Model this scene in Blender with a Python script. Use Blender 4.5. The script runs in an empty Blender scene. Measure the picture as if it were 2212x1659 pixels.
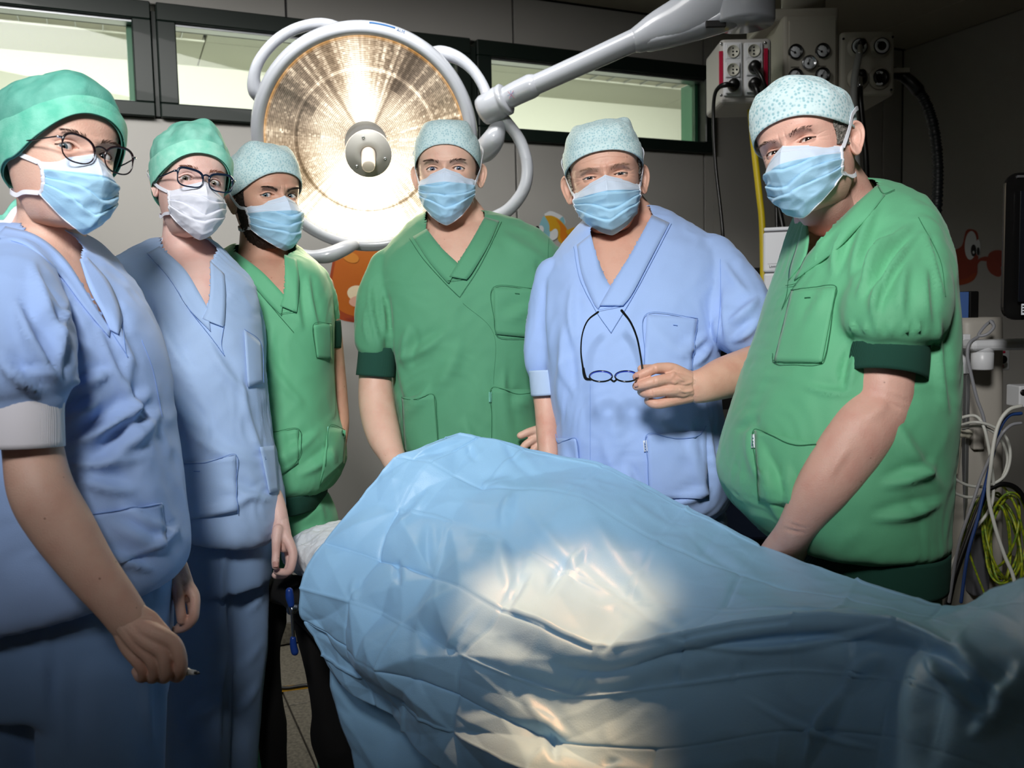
import bpy, bmesh, math, random
import numpy as np
from mathutils import Vector, Matrix, Euler
from mathutils.bvhtree import BVHTree

random.seed(7)
rng = np.random.RandomState(7)
S = bpy.context.scene
COL = S.collection
# ------------------------------------------------------------------ camera
F, CXP, CYP = 1900.0, 1106.0, 829.5
CAM = np.array([0.0, 0.0, 1.38])
PITCH = math.atan((829.5 - 680) / F)
ROLL = 0.022
d0 = np.array([0, math.cos(PITCH), -math.sin(PITCH)])
u0 = np.array([0, math.sin(PITCH), math.cos(PITCH)])
r0 = np.array([1.0, 0, 0])
CU = math.cos(ROLL) * u0 + math.sin(ROLL) * r0
CR = math.cos(ROLL) * r0 - math.sin(ROLL) * u0
CD = d0
cam_data = bpy.data.cameras.new('camera')
cam = bpy.data.objects.new('camera', cam_data)
COL.objects.link(cam)
cam_data.sensor_width = 36.0
cam_data.sensor_fit = 'HORIZONTAL'
cam_data.lens = F / 2212.0 * 36.0
cam_data.clip_start = 0.05
M = Matrix.Identity(4)
for i in range(3):
    M[i][0], M[i][1], M[i][2], M[i][3] = CR[i], CU[i], -CD[i], CAM[i]
cam.matrix_world = M
S.camera = cam
cam_data.dof.use_dof = True
cam_data.dof.focus_distance = 1.75
cam_data.dof.aperture_fstop = 6.3
# ------------------------------------------------------------------ look
S.view_settings.view_transform = 'Standard'
S.view_settings.look = 'None'
S.view_settings.gamma = 1.0
S.view_settings.use_curve_mapping = False
S.view_settings.exposure = 0.0
world = bpy.data.worlds.new('world')
S.world = world
world.use_nodes = True
world.node_tree.nodes['Background'].inputs[0].default_value = (0.5, 0.6, 0.75, 1)
world.node_tree.nodes['Background'].inputs[1].default_value = 0.012


def light(name, kind, loc, target, energy, color, **kw):
    ld = bpy.data.lights.new(name, kind)
    ld.energy = energy
    ld.color = color
    for k, v in kw.items():
        setattr(ld, k, v)
    o = bpy.data.objects.new(name, ld)
    COL.objects.link(o)
    o.location = loc
    dv = Vector(target) - Vector(loc)
    o.rotation_euler = dv.to_track_quat('-Z', 'Y').to_euler()
    o['kind'] = 'helper'
    return o


# photographer's softbox high over the camera, theatre lamp outside the frame above the table
KEY = light('key_softbox', 'SPOT', (-0.25, -0.45, 2.62), (0.03, 1.75, 1.52), 275, (1.0, 0.97, 0.94),
            spot_size=math.radians(44), spot_blend=1.0, shadow_soft_size=0.22)
KEY.scale = (1.8, 1, 1)
FILL = light('added_fill', 'SPOT', (-1.15, -0.35, 2.55), (-0.62, 1.5, 1.47), 62, (0.93, 0.96, 1.0),
             spot_size=math.radians(40), spot_blend=1.0, shadow_soft_size=0.3)  # added lamp to brighten the two women at left, no real source
OPL = light('overhead_theatre_lamp', 'SPOT', (0.02, 1.52, 2.74), (.055, 1.22, .98), 260, (1.0, 0.47, 0.21),
            spot_size=math.radians(11), spot_blend=0.5, shadow_soft_size=0.04)
OPL2 = light('added_drape_spot', 'SPOT', (0.10, 1.30, 2.74), (.065, 1.01, .86), 150, (1.0, 0.47, 0.21),
             spot_size=math.radians(6.5), spot_blend=0.6, shadow_soft_size=0.04)  # added warm spot for the streak of light low on the drape
BGL = light('added_wall_light', 'AREA', (-0.9, 2.35, 2.74), (-0.7, 4.0, 1.15), 24, (1.0, 0.98, 0.95), shape='RECTANGLE', size=2.4, size_y=.4)
BGL.data.spread = math.radians(100)  # added lamp above the team to lift the back wall, no fixture there

# ------------------------------------------------------------------ pixel helpers
def W(px, py, D):
    return CAM + D * (CD + (px - CXP) / F * CR - (py - CYP) / F * CU)


def proj(P):
    Q = np.asarray(P) - CAM
    D = Q @ CD
    return CXP + F * (Q @ CR) / D, CYP - F * (Q @ CU) / D, D


def ray_plane(px, py, p0, n):
    dv = CD + (px - CXP) / F * CR - (py - CYP) / F * CU
    t = np.dot(np.asarray(p0) - CAM, n) / np.dot(dv, n)
    return CAM + t * dv


def srgb(h):
    h = h.lstrip('#')
    c = [int(h[i:i + 2], 16) / 255 for i in (0, 2, 4)]
    return tuple(x / 12.92 if x <= .04045 else ((x + .055) / 1.055) ** 2.4 for x in c) + (1,)


# ------------------------------------------------------------------ materials
def mat(name, col, rough=0.6, metal=0.0, bump=0.0, bscale=200.0, var=0.0, vscale=8.0, spec=0.5, sheen=0.0,
        sss=0.0, sssr=(1, .3, .2), emis=None, estr=0.0, coat=0.0, bkind='noise', trans=0.0, bdist=0.001, col2=None):
    m = bpy.data.materials.new(name)
    m.use_nodes = True
    nt = m.node_tree
    b = nt.nodes['Principled BSDF']
    c = srgb(col) if isinstance(col, str) else col
    b.inputs['Base Color'].default_value = c
    b.inputs['Roughness'].default_value = rough
    b.inputs['Metallic'].default_value = metal
    b.inputs['Specular IOR Level'].default_value = spec
    b.inputs['Sheen Weight'].default_value = sheen
    b.inputs['Coat Weight'].default_value = coat
    b.inputs['Transmission Weight'].default_value = trans
    if sss:
        b.inputs['Subsurface Weight'].default_value = sss
        b.inputs['Subsurface Radius'].default_value = sssr
        b.inputs['Subsurface Scale'].default_value = 0.008
    if emis:
        b.inputs['Emission Color'].default_value = srgb(emis) if isinstance(emis, str) else emis
        b.inputs['Emission Strength'].default_value = estr
    tc = nt.nodes.new('ShaderNodeTexCoord')
    if var or col2:
        n = nt.nodes.new('ShaderNodeTexNoise')
        n.inputs['Scale'].default_value = vscale
        n.inputs['Detail'].default_value = 5
        nt.links.new(tc.outputs['Object'], n.inputs['Vector'])
        mx = nt.nodes.new('ShaderNodeMix')
        mx.data_type = 'RGBA'
        a = tuple(max(0, x * (1 - var)) for x in c[:3]) + (1,)
        bb = tuple(min(1, x * (1 + var)) for x in c[:3]) + (1,)
        if col2:
            a = c
            bb = srgb(col2)
        mx.inputs[6].default_value = a
        mx.inputs[7].default_value = bb
        mr = nt.nodes.new('ShaderNodeMapRange')
        mr.inputs[1].default_value = .32
        mr.inputs[2].default_value = .68
        nt.links.new(n.outputs['Fac'], mr.inputs[0])
        nt.links.new(mr.outputs[0], mx.inputs[0])
        nt.links.new(mx.outputs[2], b.inputs['Base Color'])
    if bump:
        if bkind == 'noise':
            t = nt.nodes.new('ShaderNodeTexNoise')
            t.inputs['Scale'].default_value = bscale
            t.inputs['Detail'].default_value = 3
            out = t.outputs['Fac']
        elif bkind == 'voronoi':
            t = nt.nodes.new('ShaderNodeTexVoronoi')
            t.inputs['Scale'].default_value = bscale
            out = t.outputs['Distance']
        else:
            t = nt.nodes.new('ShaderNodeTexWave')
            t.inputs['Scale'].default_value = bscale
            t.bands_direction = bkind
            out = t.outputs['Fac']
        nt.links.new(tc.outputs['Object'], t.inputs['Vector'])
        bp = nt.nodes.new('ShaderNodeBump')
        bp.inputs['Strength'].default_value = bump
        bp.inputs['Distance'].default_value = bdist
        nt.links.new(out, bp.inputs['Height'])
        nt.links.new(bp.outputs[0], b.inputs['Normal'])
    return m


def skin_mat(name, col, blush='#c0705f'):
    m = mat(name, col, rough=.48, bump=.5, bscale=420, sss=.12, spec=.42, bdist=.0009)
    nt = m.node_tree
    b = nt.nodes['Principled BSDF']
    tc = nt.nodes.new('ShaderNodeTexCoord')
    n = nt.nodes.new('ShaderNodeTexNoise')
    n.inputs['Scale'].default_value = 28
    n.inputs['Detail'].default_value = 6
    nt.links.new(tc.outputs['Object'], n.inputs['Vector'])
    mr = nt.nodes.new('ShaderNodeMapRange')
    mr.inputs[1].default_value = .45
    mr.inputs[2].default_value = .75
    mr.inputs[4].default_value = .38
    nt.links.new(n.outputs['Fac'], mr.inputs[0])
    mx = nt.nodes.new('ShaderNodeMix')
    mx.data_type = 'RGBA'
    mx.inputs[6].default_value = srgb(col)
    mx.inputs[7].default_value = srgb(blush)
    nt.links.new(mr.outputs[0], mx.inputs[0])
    # small moles and freckles
    v = nt.nodes.new('ShaderNodeTexVoronoi')
    v.inputs['Scale'].default_value = 34
    nt.links.new(tc.outputs['Object'], v.inputs['Vector'])
    m2 = nt.nodes.new('ShaderNodeMapRange')
    m2.inputs[1].default_value = .035
    m2.inputs[2].default_value = .06
    m2.inputs[3].default_value = .55
    m2.inputs[4].default_value = 0
    nt.links.new(v.outputs['Distance'], m2.inputs[0])
    mx2 = nt.nodes.new('ShaderNodeMix')
    mx2.data_type = 'RGBA'
    mx2.inputs[7].default_value = srgb('#6b3a28')
    nt.links.new(m2.outputs[0], mx2.inputs[0])
    nt.links.new(mx.outputs[2], mx2.inputs[6])
    nt.links.new(mx2.outputs[2], b.inputs['Base Color'])
    return m


def dot_mat(name, base, dot, scale=190):
    m = mat(name, base, rough=.85, sheen=.1)
    nt = m.node_tree
    b = nt.nodes['Principled BSDF']
    tc = nt.nodes.new('ShaderNodeTexCoord')
    v = nt.nodes.new('ShaderNodeTexVoronoi')
    v.inputs['Scale'].default_value = scale
    v.inputs['Randomness'].default_value = .8
    nt.links.new(tc.outputs['Object'], v.inputs['Vector'])
    mr = nt.nodes.new('ShaderNodeMapRange')
    mr.inputs[1].default_value = .25
    mr.inputs[2].default_value = .5
    nt.links.new(v.outputs['Distance'], mr.inputs[0])
    mx = nt.nodes.new('ShaderNodeMix')
    mx.data_type = 'RGBA'
    mx.inputs[6].default_value = srgb(dot)
    mx.inputs[7].default_value = srgb(base)
    nt.links.new(mr.outputs[0], mx.inputs[0])
    nt.links.new(mx.outputs[2], b.inputs['Base Color'])
    bp = nt.nodes.new('ShaderNodeBump')
    bp.inputs['Strength'].default_value = .5
    bp.inputs['Distance'].default_value = .001
    nt.links.new(v.outputs['Distance'], bp.inputs['Height'])
    nt.links.new(bp.outputs[0], b.inputs['Normal'])
    return m


def glass_mat(name, tint=(1, 1, 1, 1), ior=1.4):
    m = bpy.data.materials.new(name)
    m.use_nodes = True
    nt = m.node_tree
    nt.nodes.remove(nt.nodes['Principled BSDF'])
    o = nt.nodes['Material Output']
    t = nt.nodes.new('ShaderNodeBsdfTransparent')
    t.inputs[0].default_value = tint
    g = nt.nodes.new('ShaderNodeBsdfGlossy')
    g.inputs['Roughness'].default_value = .02
    f = nt.nodes.new('ShaderNodeFresnel')
    f.inputs[0].default_value = ior
    mx = nt.nodes.new('ShaderNodeMixShader')
    nt.links.new(f.outputs[0], mx.inputs[0])
    nt.links.new(t.outputs[0], mx.inputs[1])
    nt.links.new(g.outputs[0], mx.inputs[2])
    nt.links.new(mx.outputs[0], o.inputs[0])
    return m


# ------------------------------------------------------------------ mesh helpers
def tag(o, label=None, cat=None, group=None, kind=None):
    if label: o['label'] = label
    if cat: o['category'] = cat
    if group: o['group'] = group
    if kind: o['kind'] = kind
    return o


def empty(name, loc, label=None, cat=None, group=None):
    o = bpy.data.objects.new(name, None)
    o.empty_display_size = .1
    COL.objects.link(o)
    o.location = tuple(float(x) for x in loc)
    tag(o, label, cat, group)
    return o


def root_of(parent):
    v = Vector((0, 0, 0))
    p = parent
    while p is not None:
        v = v + Vector(p.location)
        p = p.parent
    return v


def mk(name, V, Fs, m, parent=None, smooth=True, label=None, mats=None, mi=None, solid=0, offset=0):
    """link a mesh given in world coordinates; its origin is the parent's"""
    off = root_of(parent) if parent else Vector((0, 0, 0))
    V = np.asarray(V, dtype=float) - np.array(off)
    me = bpy.data.meshes.new(name)
    me.from_pydata(V.tolist(), [], [tuple(int(i) for i in f) for f in Fs])
    for x in (mats or [m]):
        me.materials.append(x)
    if mi is not None:
        me.polygons.foreach_set('material_index', np.asarray(mi, dtype=np.int32))
    if smooth:
        me.polygons.foreach_set('use_smooth', np.ones(len(me.polygons), dtype=bool))
    me.update()
    o = bpy.data.objects.new(name, me)
    COL.objects.link(o)
    if parent: o.parent = parent
    if label: o['label'] = label
    if solid:
        md = o.modifiers.new('solid', 'SOLIDIFY')
        md.thickness = solid
        md.offset = offset
    return o


def cat_mesh(parts):
    Vs, Fs, k = [], [], 0
    for V, Fc in parts:
        V = np.asarray(V, dtype=float)
        Vs.append(V)
        Fs.extend([tuple(int(i) + k for i in f) for f in Fc])
        k += len(V)
    return np.vstack(Vs), Fs


def dens(P, k=6):
    """Catmull-Rom through the rows of P"""
    P = np.asarray(P, dtype=float)
    n = len(P)
    if n < 3:
        t = np.linspace(0, 1, k + 1)[:, None]
        return P[0] * (1 - t) + P[-1] * t
    Q = np.vstack([2 * P[0] - P[1], P, 2 * P[-1] - P[-2]])
    out = []
    for i in range(n - 1):
        a, b, c, e = Q[i], Q[i + 1], Q[i + 2], Q[i + 3]
        for j in range(k):
            t = j / k
            out.append(.5 * (2 * b + (c - a) * t + (2 * a - 5 * b + 4 * c - e) * t * t + (3 * b - a - 3 * c + e) * t ** 3))
    out.append(P[-1])
    return np.array(out)


def tube(P, R, n=16, cap=True, closed=False, flat=None):
    """tube round the points P with radii R (scalar, (m,) or (m,2): across the view, along the view)"""
    P = np.asarray(P, dtype=float)
    m = len(P)
    R = np.asarray(R, dtype=float)
    if R.ndim == 0: R = np.full(m, float(R))
    if R.ndim == 1: R = np.stack([R, R], 1)
    T = np.gradient(P, axis=0) if not closed else (np.roll(P, -1, 0) - np.roll(P, 1, 0))
    T /= np.linalg.norm(T, axis=1)[:, None] + 1e-12
    ref = CD if flat is None else np.asarray(flat, float)
    side = np.cross(T, ref)
    ln = np.linalg.norm(side, axis=1)
    bad = ln < .15
    if bad.any():
        side[bad] = np.cross(T[bad], np.array([0, 0, 1.0]) if abs(ref[2]) < .7 else np.array([1.0, 0, 0]))
    side /= np.linalg.norm(side, axis=1)[:, None] + 1e-12
    for i in range(1, m):
        if np.dot(side[i], side[i - 1]) < 0: side[i] = -side[i]
    nr = np.cross(side, T)
    if cap and not closed:
        # round the ends
        def ends(p, t, s, q, r, sg):
            rows = []
            for k in (80, 62, 38, 15):
                a = math.radians(k)
                rows.append((p + sg * t * math.sin(a) * min(r), s, q, r * math.cos(a)))
            return rows
        A = ends(P[0], T[0], side[0], nr[0], R[0], -1)
        B = ends(P[-1], T[-1], side[-1], nr[-1], R[-1], 1)[::-1]
        P = np.vstack([[a[0] for a in A], P, [b[0] for b in B]])
        side = np.vstack([[a[1] for a in A], side, [b[1] for b in B]])
        nr = np.vstack([[a[2] for a in A], nr, [b[2] for b in B]])
        R = np.vstack([[a[3] for a in A], R, [b[3] for b in B]])
        m = len(P)
    ang = np.linspace(0, 2 * math.pi, n, endpoint=False)
    V = (P[:, None, :] + R[:, 0, None, None] * np.cos(ang)[None, :, None] * side[:, None, :]
         + R[:, 1, None, None] * np.sin(ang)[None, :, None] * nr[:, None, :]).reshape(-1, 3)
    Fs = []
    mm = m if closed else m - 1
    for i in range(mm):
        a = i * n
        b = ((i + 1) % m) * n
        for j in range(n):
            k = (j + 1) % n
            Fs.append((a + j, b + j, b + k, a + k))
    if cap and not closed:
        Fs.append(tuple(range(n)))
        Fs.append(tuple(range((m - 1) * n + n - 1, (m - 1) * n - 1, -1)))
    return V, Fs


def ptube(pts, n=16, k=6, rs=1.0, cap=True):
    """pts rows (px, py, D, rpx[, depth radius factor])"""
    pts = np.array([list(p) + [1.0] * (5 - len(p)) for p in pts], dtype=float)
    Q = dens(pts, k)
    P = np.array([W(q[0], q[1], q[2]) for q in Q])
    r = np.maximum(Q[:, 3], .2) / F * Q[:, 2] * rs
    return tube(P, np.stack([r, r * Q[:, 4]], 1), n, cap)


def grid_faces(m, n, wrap=False):
    Fs = []
    nn = n if wrap else n - 1
    for i in range(m - 1):
        for j in range(nn):
            k = (j + 1) % n
            Fs.append((i * n + j, i * n + k, (i + 1) * n + k, (i + 1) * n + j))
    return Fs


def rings(rows, n=72, k=6, shrink=0.0, ex=2.35):
    """closed loft: rows (py, xl, xr, D, half depth, [skew of depth along x, tilt px])"""
    rows = np.array([list(r) + [0.0] * (7 - len(r)) for r in rows], dtype=float)
    Q = dens(rows, k)
    fy = np.array([0, 1.0, 0])
    V = []
    a = np.linspace(0, 2 * math.pi, n, endpoint=False)
    ca, sa = np.cos(a), np.sin(a)
    c = np.sign(ca) * np.abs(ca) ** (2 / ex)
    s = np.sign(sa) * np.abs(sa) ** (2 / ex)
    for q in Q:
        py, xl, xr, D, b, sk, tl = q
        C = W((xl + xr) / 2, py, D)
        hw = max((xr - xl) / 2 / F * D - shrink, .004)
        b = max(b - shrink, .004)
        up = np.array([0, 0, -tl / F * D])
        V.append(C + c[:, None] * (hw * np.array([1, sk, 0]) + up)[None] + s[:, None] * b * fy[None])
    V = np.array(V).reshape(-1, 3)
    m = len(Q)
    Fs = grid_faces(m, n, True)
    Fs.append(tuple(range(n - 1, -1, -1)))
    Fs.append(tuple(range((m - 1) * n, m * n)))
    return V, Fs


def remesh(parts, vox=.006, smooth=3, fac=.5):
    V, Fs = cat_mesh(parts)
    me = bpy.data.meshes.new('tmp')
    me.from_pydata(V.tolist(), [], Fs)
    bm = bmesh.new()
    bm.from_mesh(me)
    # every closed island outwards
    bmesh.ops.recalc_face_normals(bm, faces=bm.faces)
    bm.to_mesh(me)
    bm.free()
    o = bpy.data.objects.new('tmp', me)
    COL.objects.link(o)
    r = o.modifiers.new('r', 'REMESH')
    r.mode = 'VOXEL'
    r.voxel_size = vox
    if smooth:
        s = o.modifiers.new('s', 'SMOOTH')
        s.factor = fac
        s.iterations = smooth
    dg = bpy.context.evaluated_depsgraph_get()
    ev = o.evaluated_get(dg)
    m2 = ev.to_mesh()
    nv = len(m2.vertices)
    A = np.empty(nv * 3)
    m2.vertices.foreach_get('co', A)
    A = A.reshape(-1, 3)
    Fo = [tuple(p.vertices) for p in m2.polygons]
    ev.to_mesh_clear()
    bpy.data.objects.remove(o)
    bpy.data.meshes.remove(me)
    return A, Fo


def normals(V, Fs):
    V = np.asarray(V)
    N = np.zeros_like(V)
    q = [f for f in Fs if len(f) == 4]
    t = [f for f in Fs if len(f) == 3]
    for g in (q, t):
        if g:
            g = np.array(g)
            n = np.cross(V[g[:, 2]] - V[g[:, 0]], V[g[:, -1]] - V[g[:, 1]]) if g.shape[1] == 4 else \
                np.cross(V[g[:, 1]] - V[g[:, 0]], V[g[:, 2]] - V[g[:, 0]])
            for j in range(g.shape[1]):
                np.add.at(N, g[:, j], n)
    return N / (np.linalg.norm(N, axis=1)[:, None] + 1e-12)


def vnoise(P, sc, seed=0):
    """value noise, smooth, -1..1"""
    P = np.asarray(P) * sc + seed * 17.3
    I = np.floor(P).astype(np.int64)
    f = P - I
    f = f * f * (3 - 2 * f)

    def h(i, j, k):
        n = (i * 374761393 + j * 668265263 + k * 2147483647 + seed * 974711) & 0x7fffffff
        n = ((n ^ (n >> 13)) * 1274126177) & 0x7fffffff
        return ((n ^ (n >> 16)) & 0xffff) / 32767.5 - 1
    x, y, z = I[:, 0], I[:, 1], I[:, 2]
    r = 0
    for a in (0, 1):
        for b in (0, 1):
            for c in (0, 1):
                w = (f[:, 0] if a else 1 - f[:, 0]) * (f[:, 1] if b else 1 - f[:, 1]) * (f[:, 2] if c else 1 - f[:, 2])
                r = r + w * h(x + a, y + b, z + c)
    return r


def folds(V, N, lst, cull=-.05):
    """hand placed creases: (x0,y0,x1,y1,width px,height mm) on the side that faces the camera"""
    px, py, D = proj(V)
    view = V - CAM
    view /= np.linalg.norm(view, axis=1)[:, None]
    front = np.clip(-(N * view).sum(1) * 4 + .2, 0, 1)
    disp = np.zeros(len(V))
    for (x0, y0, x1, y1, w, h) in lst:
        dx, dy = x1 - x0, y1 - y0
        L = math.hypot(dx, dy)
        t = ((px - x0) * dx + (py - y0) * dy) / (L * L)
        e = ((px - x0) * dy - (py - y0) * dx) / L
        e = e + 0.06 * L * np.sin(t * 3.1)       # a little bow
        env = np.clip(1 - np.abs(t - .5) * 2, -1, 1)
        env = np.where(env > 0, np.sin(np.clip(env, 0, 1) * math.pi / 2), 0)
        ww = w * (.55 + .45 * env)
        disp += env * h * .001 * (np.exp(-(e / ww) ** 2) - .45 * np.exp(-((e - 1.7 * ww) / (ww * 1.2)) ** 2))
    return V + N * (disp * front)[:, None]


def inside(px, py, poly):
    r = np.zeros(len(px), dtype=bool)
    n = len(poly)
    for i in range(n):
        x0, y0 = poly[i]
        x1, y1 = poly[(i + 1) % n]
        c = ((y0 > py) != (y1 > py)) & (px < (x1 - x0) * (py - y0) / ((y1 - y0) + 1e-9) + x0)
        r ^= c
    return r


def cut(V, Fs, poly, Dmax):
    cen = np.array([V[list(f)].mean(0) for f in Fs])
    px, py, D = proj(cen)
    kill = inside(px, py, poly) & (D < Dmax)
    return [f for f, k in zip(Fs, kill) if not k]


class Surf:
    """ray target to lay pockets, bands and seams on a garment"""

    def __init__(self, V, Fs):
        self.b = BVHTree.FromPolygons([Vector(v) for v in V.tolist()], Fs)

    def at(self, px, py, off=.003, fall=None):
        dv = CD + (px - CXP) / F * CR - (py - CYP) / F * CU
        dv = dv / np.linalg.norm(dv)
        h = self.b.ray_cast(Vector(CAM), Vector(dv))
        if h[0] is None:
            return None
        p, n = np.array(h[0]), np.array(h[1])
        if np.dot(n, dv) > 0: n = -n
        return p - dv * off * .6 + n * off * .4

    def line(self, pts, off=.002, k=10):
        Q = dens(np.array(pts, float), k) if len(pts) > 2 else dens(np.array(pts, float), k * 2)
        out, last = [], None
        for q in Q:
            p = self.at(q[0], q[1], off)
            if p is None: continue
            if last is not None and np.linalg.norm(p - last) > .06: continue
            out.append(p)
            last = p
        return np.array(out)

    def patch(self, name, corners, m, parent, off=.004, n=(10, 10), solid=.002, label=None, jit=0):
        """quad patch TL, TR, BR, BL in pixels"""
        c = np.array(corners, float)
        G = []
        for i in range(n[1]):
            v = i / (n[1] - 1)
            for j in range(n[0]):
                u = j / (n[0] - 1)
                q = (c[0] * (1 - u) + c[1] * u) * (1 - v) + (c[3] * (1 - u) + c[2] * u) * v
                G.append(q)
        P = [self.at(q[0], q[1], off) for q in G]
        good = [p for p in P if p is not None]
        if not good: return None
        md = np.median([proj(p)[2] for p in good])
        P = [p if p is not None else W(q[0], q[1], md) for p, q in zip(P, G)]
        # level out strays
        P = [p if abs(proj(p)[2] - md) < .09 else W(q[0], q[1], md) for p, q in zip(P, G)]
        return mk(name, np.array(P), grid_faces(n[1], n[0]), m, parent, label=label, solid=solid)

    def band(self, name, inner, outer, m, parent, off=.004, k=8, w=5, solid=.0025, label=None):
        """strip between two pixel polylines of equal length"""
        inner, outer = np.array(inner, float), np.array(outer, float)
        dd = inner - outer
        inner = inner + dd / (np.linalg.norm(dd, axis=1)[:, None] + 1e-6) * 3.0
        A, B = dens(inner, k), dens(outer, k)
        G = [A[i] * (1 - j / (w - 1)) + B[i] * j / (w - 1) for i in range(len(A)) for j in range(w)]
        P = [self.at(q[0], q[1], off) for q in G]
        good = [proj(p)[2] for p in P if p is not None]
        if not good: return None
        ms = np.array([proj(p)[2] if p is not None else np.nan for p in P]).reshape(len(A), w)
        for i in range(len(A)):
            row = ms[i]
            if np.isnan(row).all():
                ms[i] = ms[i - 1] if i else np.median(good)
            else:
                ms[i] = np.where(np.isnan(row), np.nanmedian(row), row)
        # fill the leading rows from the first good one, then smooth depth along the strip
        for _ in range(3):
            ms[1:-1] = (ms[:-2] + 2 * ms[1:-1] + ms[2:]) / 4
        P = [W(q[0], q[1], d) for q, d in zip(G, ms.reshape(-1))]
        return mk(name, np.array(P), grid_faces(len(A), w), m, parent, label=label, solid=solid)


def box(name, c, size, m, parent=None, rz=0.0, bev=.004, seg=2, label=None, axes=None):
    """bevelled box centred at c in world space"""
    bm = bmesh.new()
    bmesh.ops.create_cube(bm, size=1.0)
    for v in bm.verts:
        v.co = Vector((v.co.x * size[0], v.co.y * size[1], v.co.z * size[2]))
    if bev:
        bmesh.ops.bevel(bm, geom=bm.edges[:], offset=min(bev, min(size) * .45), segments=seg, affect='EDGES', profile=.5)
    V = np.array([v.co[:] for v in bm.verts])
    Fs = [tuple(v.index for v in f.verts) for f in bm.faces]
    bm.free()
    if axes is not None:
        V = V @ np.array(axes)
    else:
        R = np.array(Matrix.Rotation(rz, 3, 'Z'))
        V = V @ R.T
    return mk(name, V + np.asarray(c), Fs, m, parent, smooth=False, label=label)


def lathe(prof, c, axis, n=32):
    """profile rows (radius, height) revolved about axis through c"""
    axis = np.asarray(axis, float)
    axis /= np.linalg.norm(axis)
    t = np.array([0, 0, 1.0]) if abs(axis[2]) < .9 else np.array([1.0, 0, 0])
    u = np.cross(t, axis)
    u /= np.linalg.norm(u)
    v = np.cross(axis, u)
    a = np.linspace(0, 2 * math.pi, n, endpoint=False)
    V = []
    for r, h in prof:
        V.append(np.asarray(c) + axis * h + r * (np.cos(a)[:, None] * u + np.sin(a)[:, None] * v))
    V = np.array(V).reshape(-1, 3)
    Fs = grid_faces(len(prof), n, True)
    if prof[0][0] > 0: Fs.append(tuple(range(n - 1, -1, -1)))
    if prof[-1][0] > 0: Fs.append(tuple(range((len(prof) - 1) * n, len(prof) * n)))
    return V, Fs


def text_mesh(txt, size, depth=.0006):
    cu = bpy.data.curves.new('t', 'FONT')
    cu.body = txt
    cu.size = size
    cu.extrude = depth
    cu.align_x = 'LEFT'
    o = bpy.data.objects.new('t', cu)
    COL.objects.link(o)
    dg = bpy.context.evaluated_depsgraph_get()
    ev = o.evaluated_get(dg)
    me = ev.to_mesh()
    V = np.array([v.co[:] for v in me.vertices]).reshape(-1, 3)
    Fs = [tuple(p.vertices) for p in me.polygons]
    ev.to_mesh_clear()
    bpy.data.objects.remove(o)
    bpy.data.curves.remove(cu)
    return V, Fs


def put_text(name, txt, size, origin, ux, uy, m, parent, label=None):
    V, Fs = text_mesh(txt, size)
    ux, uy = np.asarray(ux, float), np.asarray(uy, float)
    ux /= np.linalg.norm(ux)
    uy = uy - ux * np.dot(uy, ux)
    uy /= np.linalg.norm(uy)
    nz = np.cross(ux, uy)
    P = np.asarray(origin) + V[:, 0:1] * ux + V[:, 1:2] * uy + V[:, 2:3] * nz
    return mk(name, P, Fs, m, parent, smooth=False, label=label)
# ------------------------------------------------------------------ room
M_WALL = mat('wall_laminate', '#a3a19d', rough=.55, bump=.15, bscale=350, var=.03, vscale=2)
M_JOINT = mat('wall_joint', '#4c4b4d', rough=.7)
M_CEIL = mat('ceiling_board', '#a09a8c', rough=.7, bump=.1, bscale=200)
M_FLOOR = mat('floor_terrazzo', '#8d8778', rough=.5, col2='#5f5a50', vscale=90)
M_FRAME = mat('window_frame_green', '#0a1a15', rough=.45, coat=.1)
M_FRAME2 = mat('window_reveal_green', '#2f6a4c', rough=.4)
M_ALU = mat('aluminium', '#b9bcc0', rough=.35, metal=.9)
M_CREAM = mat('corridor_cream', '#e9e8dc', rough=.8)
M_TILEC = mat('corridor_ceiling_tile', '#dcddcf', rough=.9, bump=.3, bscale=120, bkind='X')
WD = np.array([.9135, .4067, 0])
WD /= np.linalg.norm(WD)
WN = np.array([-WD[1], WD[0], 0])
P0 = np.array([0, 4.1, 0])
RZ = math.atan2(WD[1], WD[0])
ZC = 2.82


def wt(px, py=600):
    p = ray_plane(px, py, P0, WN)
    return float(np.dot(p - P0, WD))


def wall_pt(t, z, n=0.0):
    return P0 + WD * t + WN * n + np.array([0, 0, z])


def wbox(name, t0, t1, z0, z1, n0, n1, m, parent=None, bev=.002, label=None):
    return box(name, wall_pt((t0 + t1) / 2, (z0 + z1) / 2, (n0 + n1) / 2), (abs(t1 - t0), abs(n1 - n0), abs(z1 - z0)), m, parent, RZ, bev, 1, label)


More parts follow.
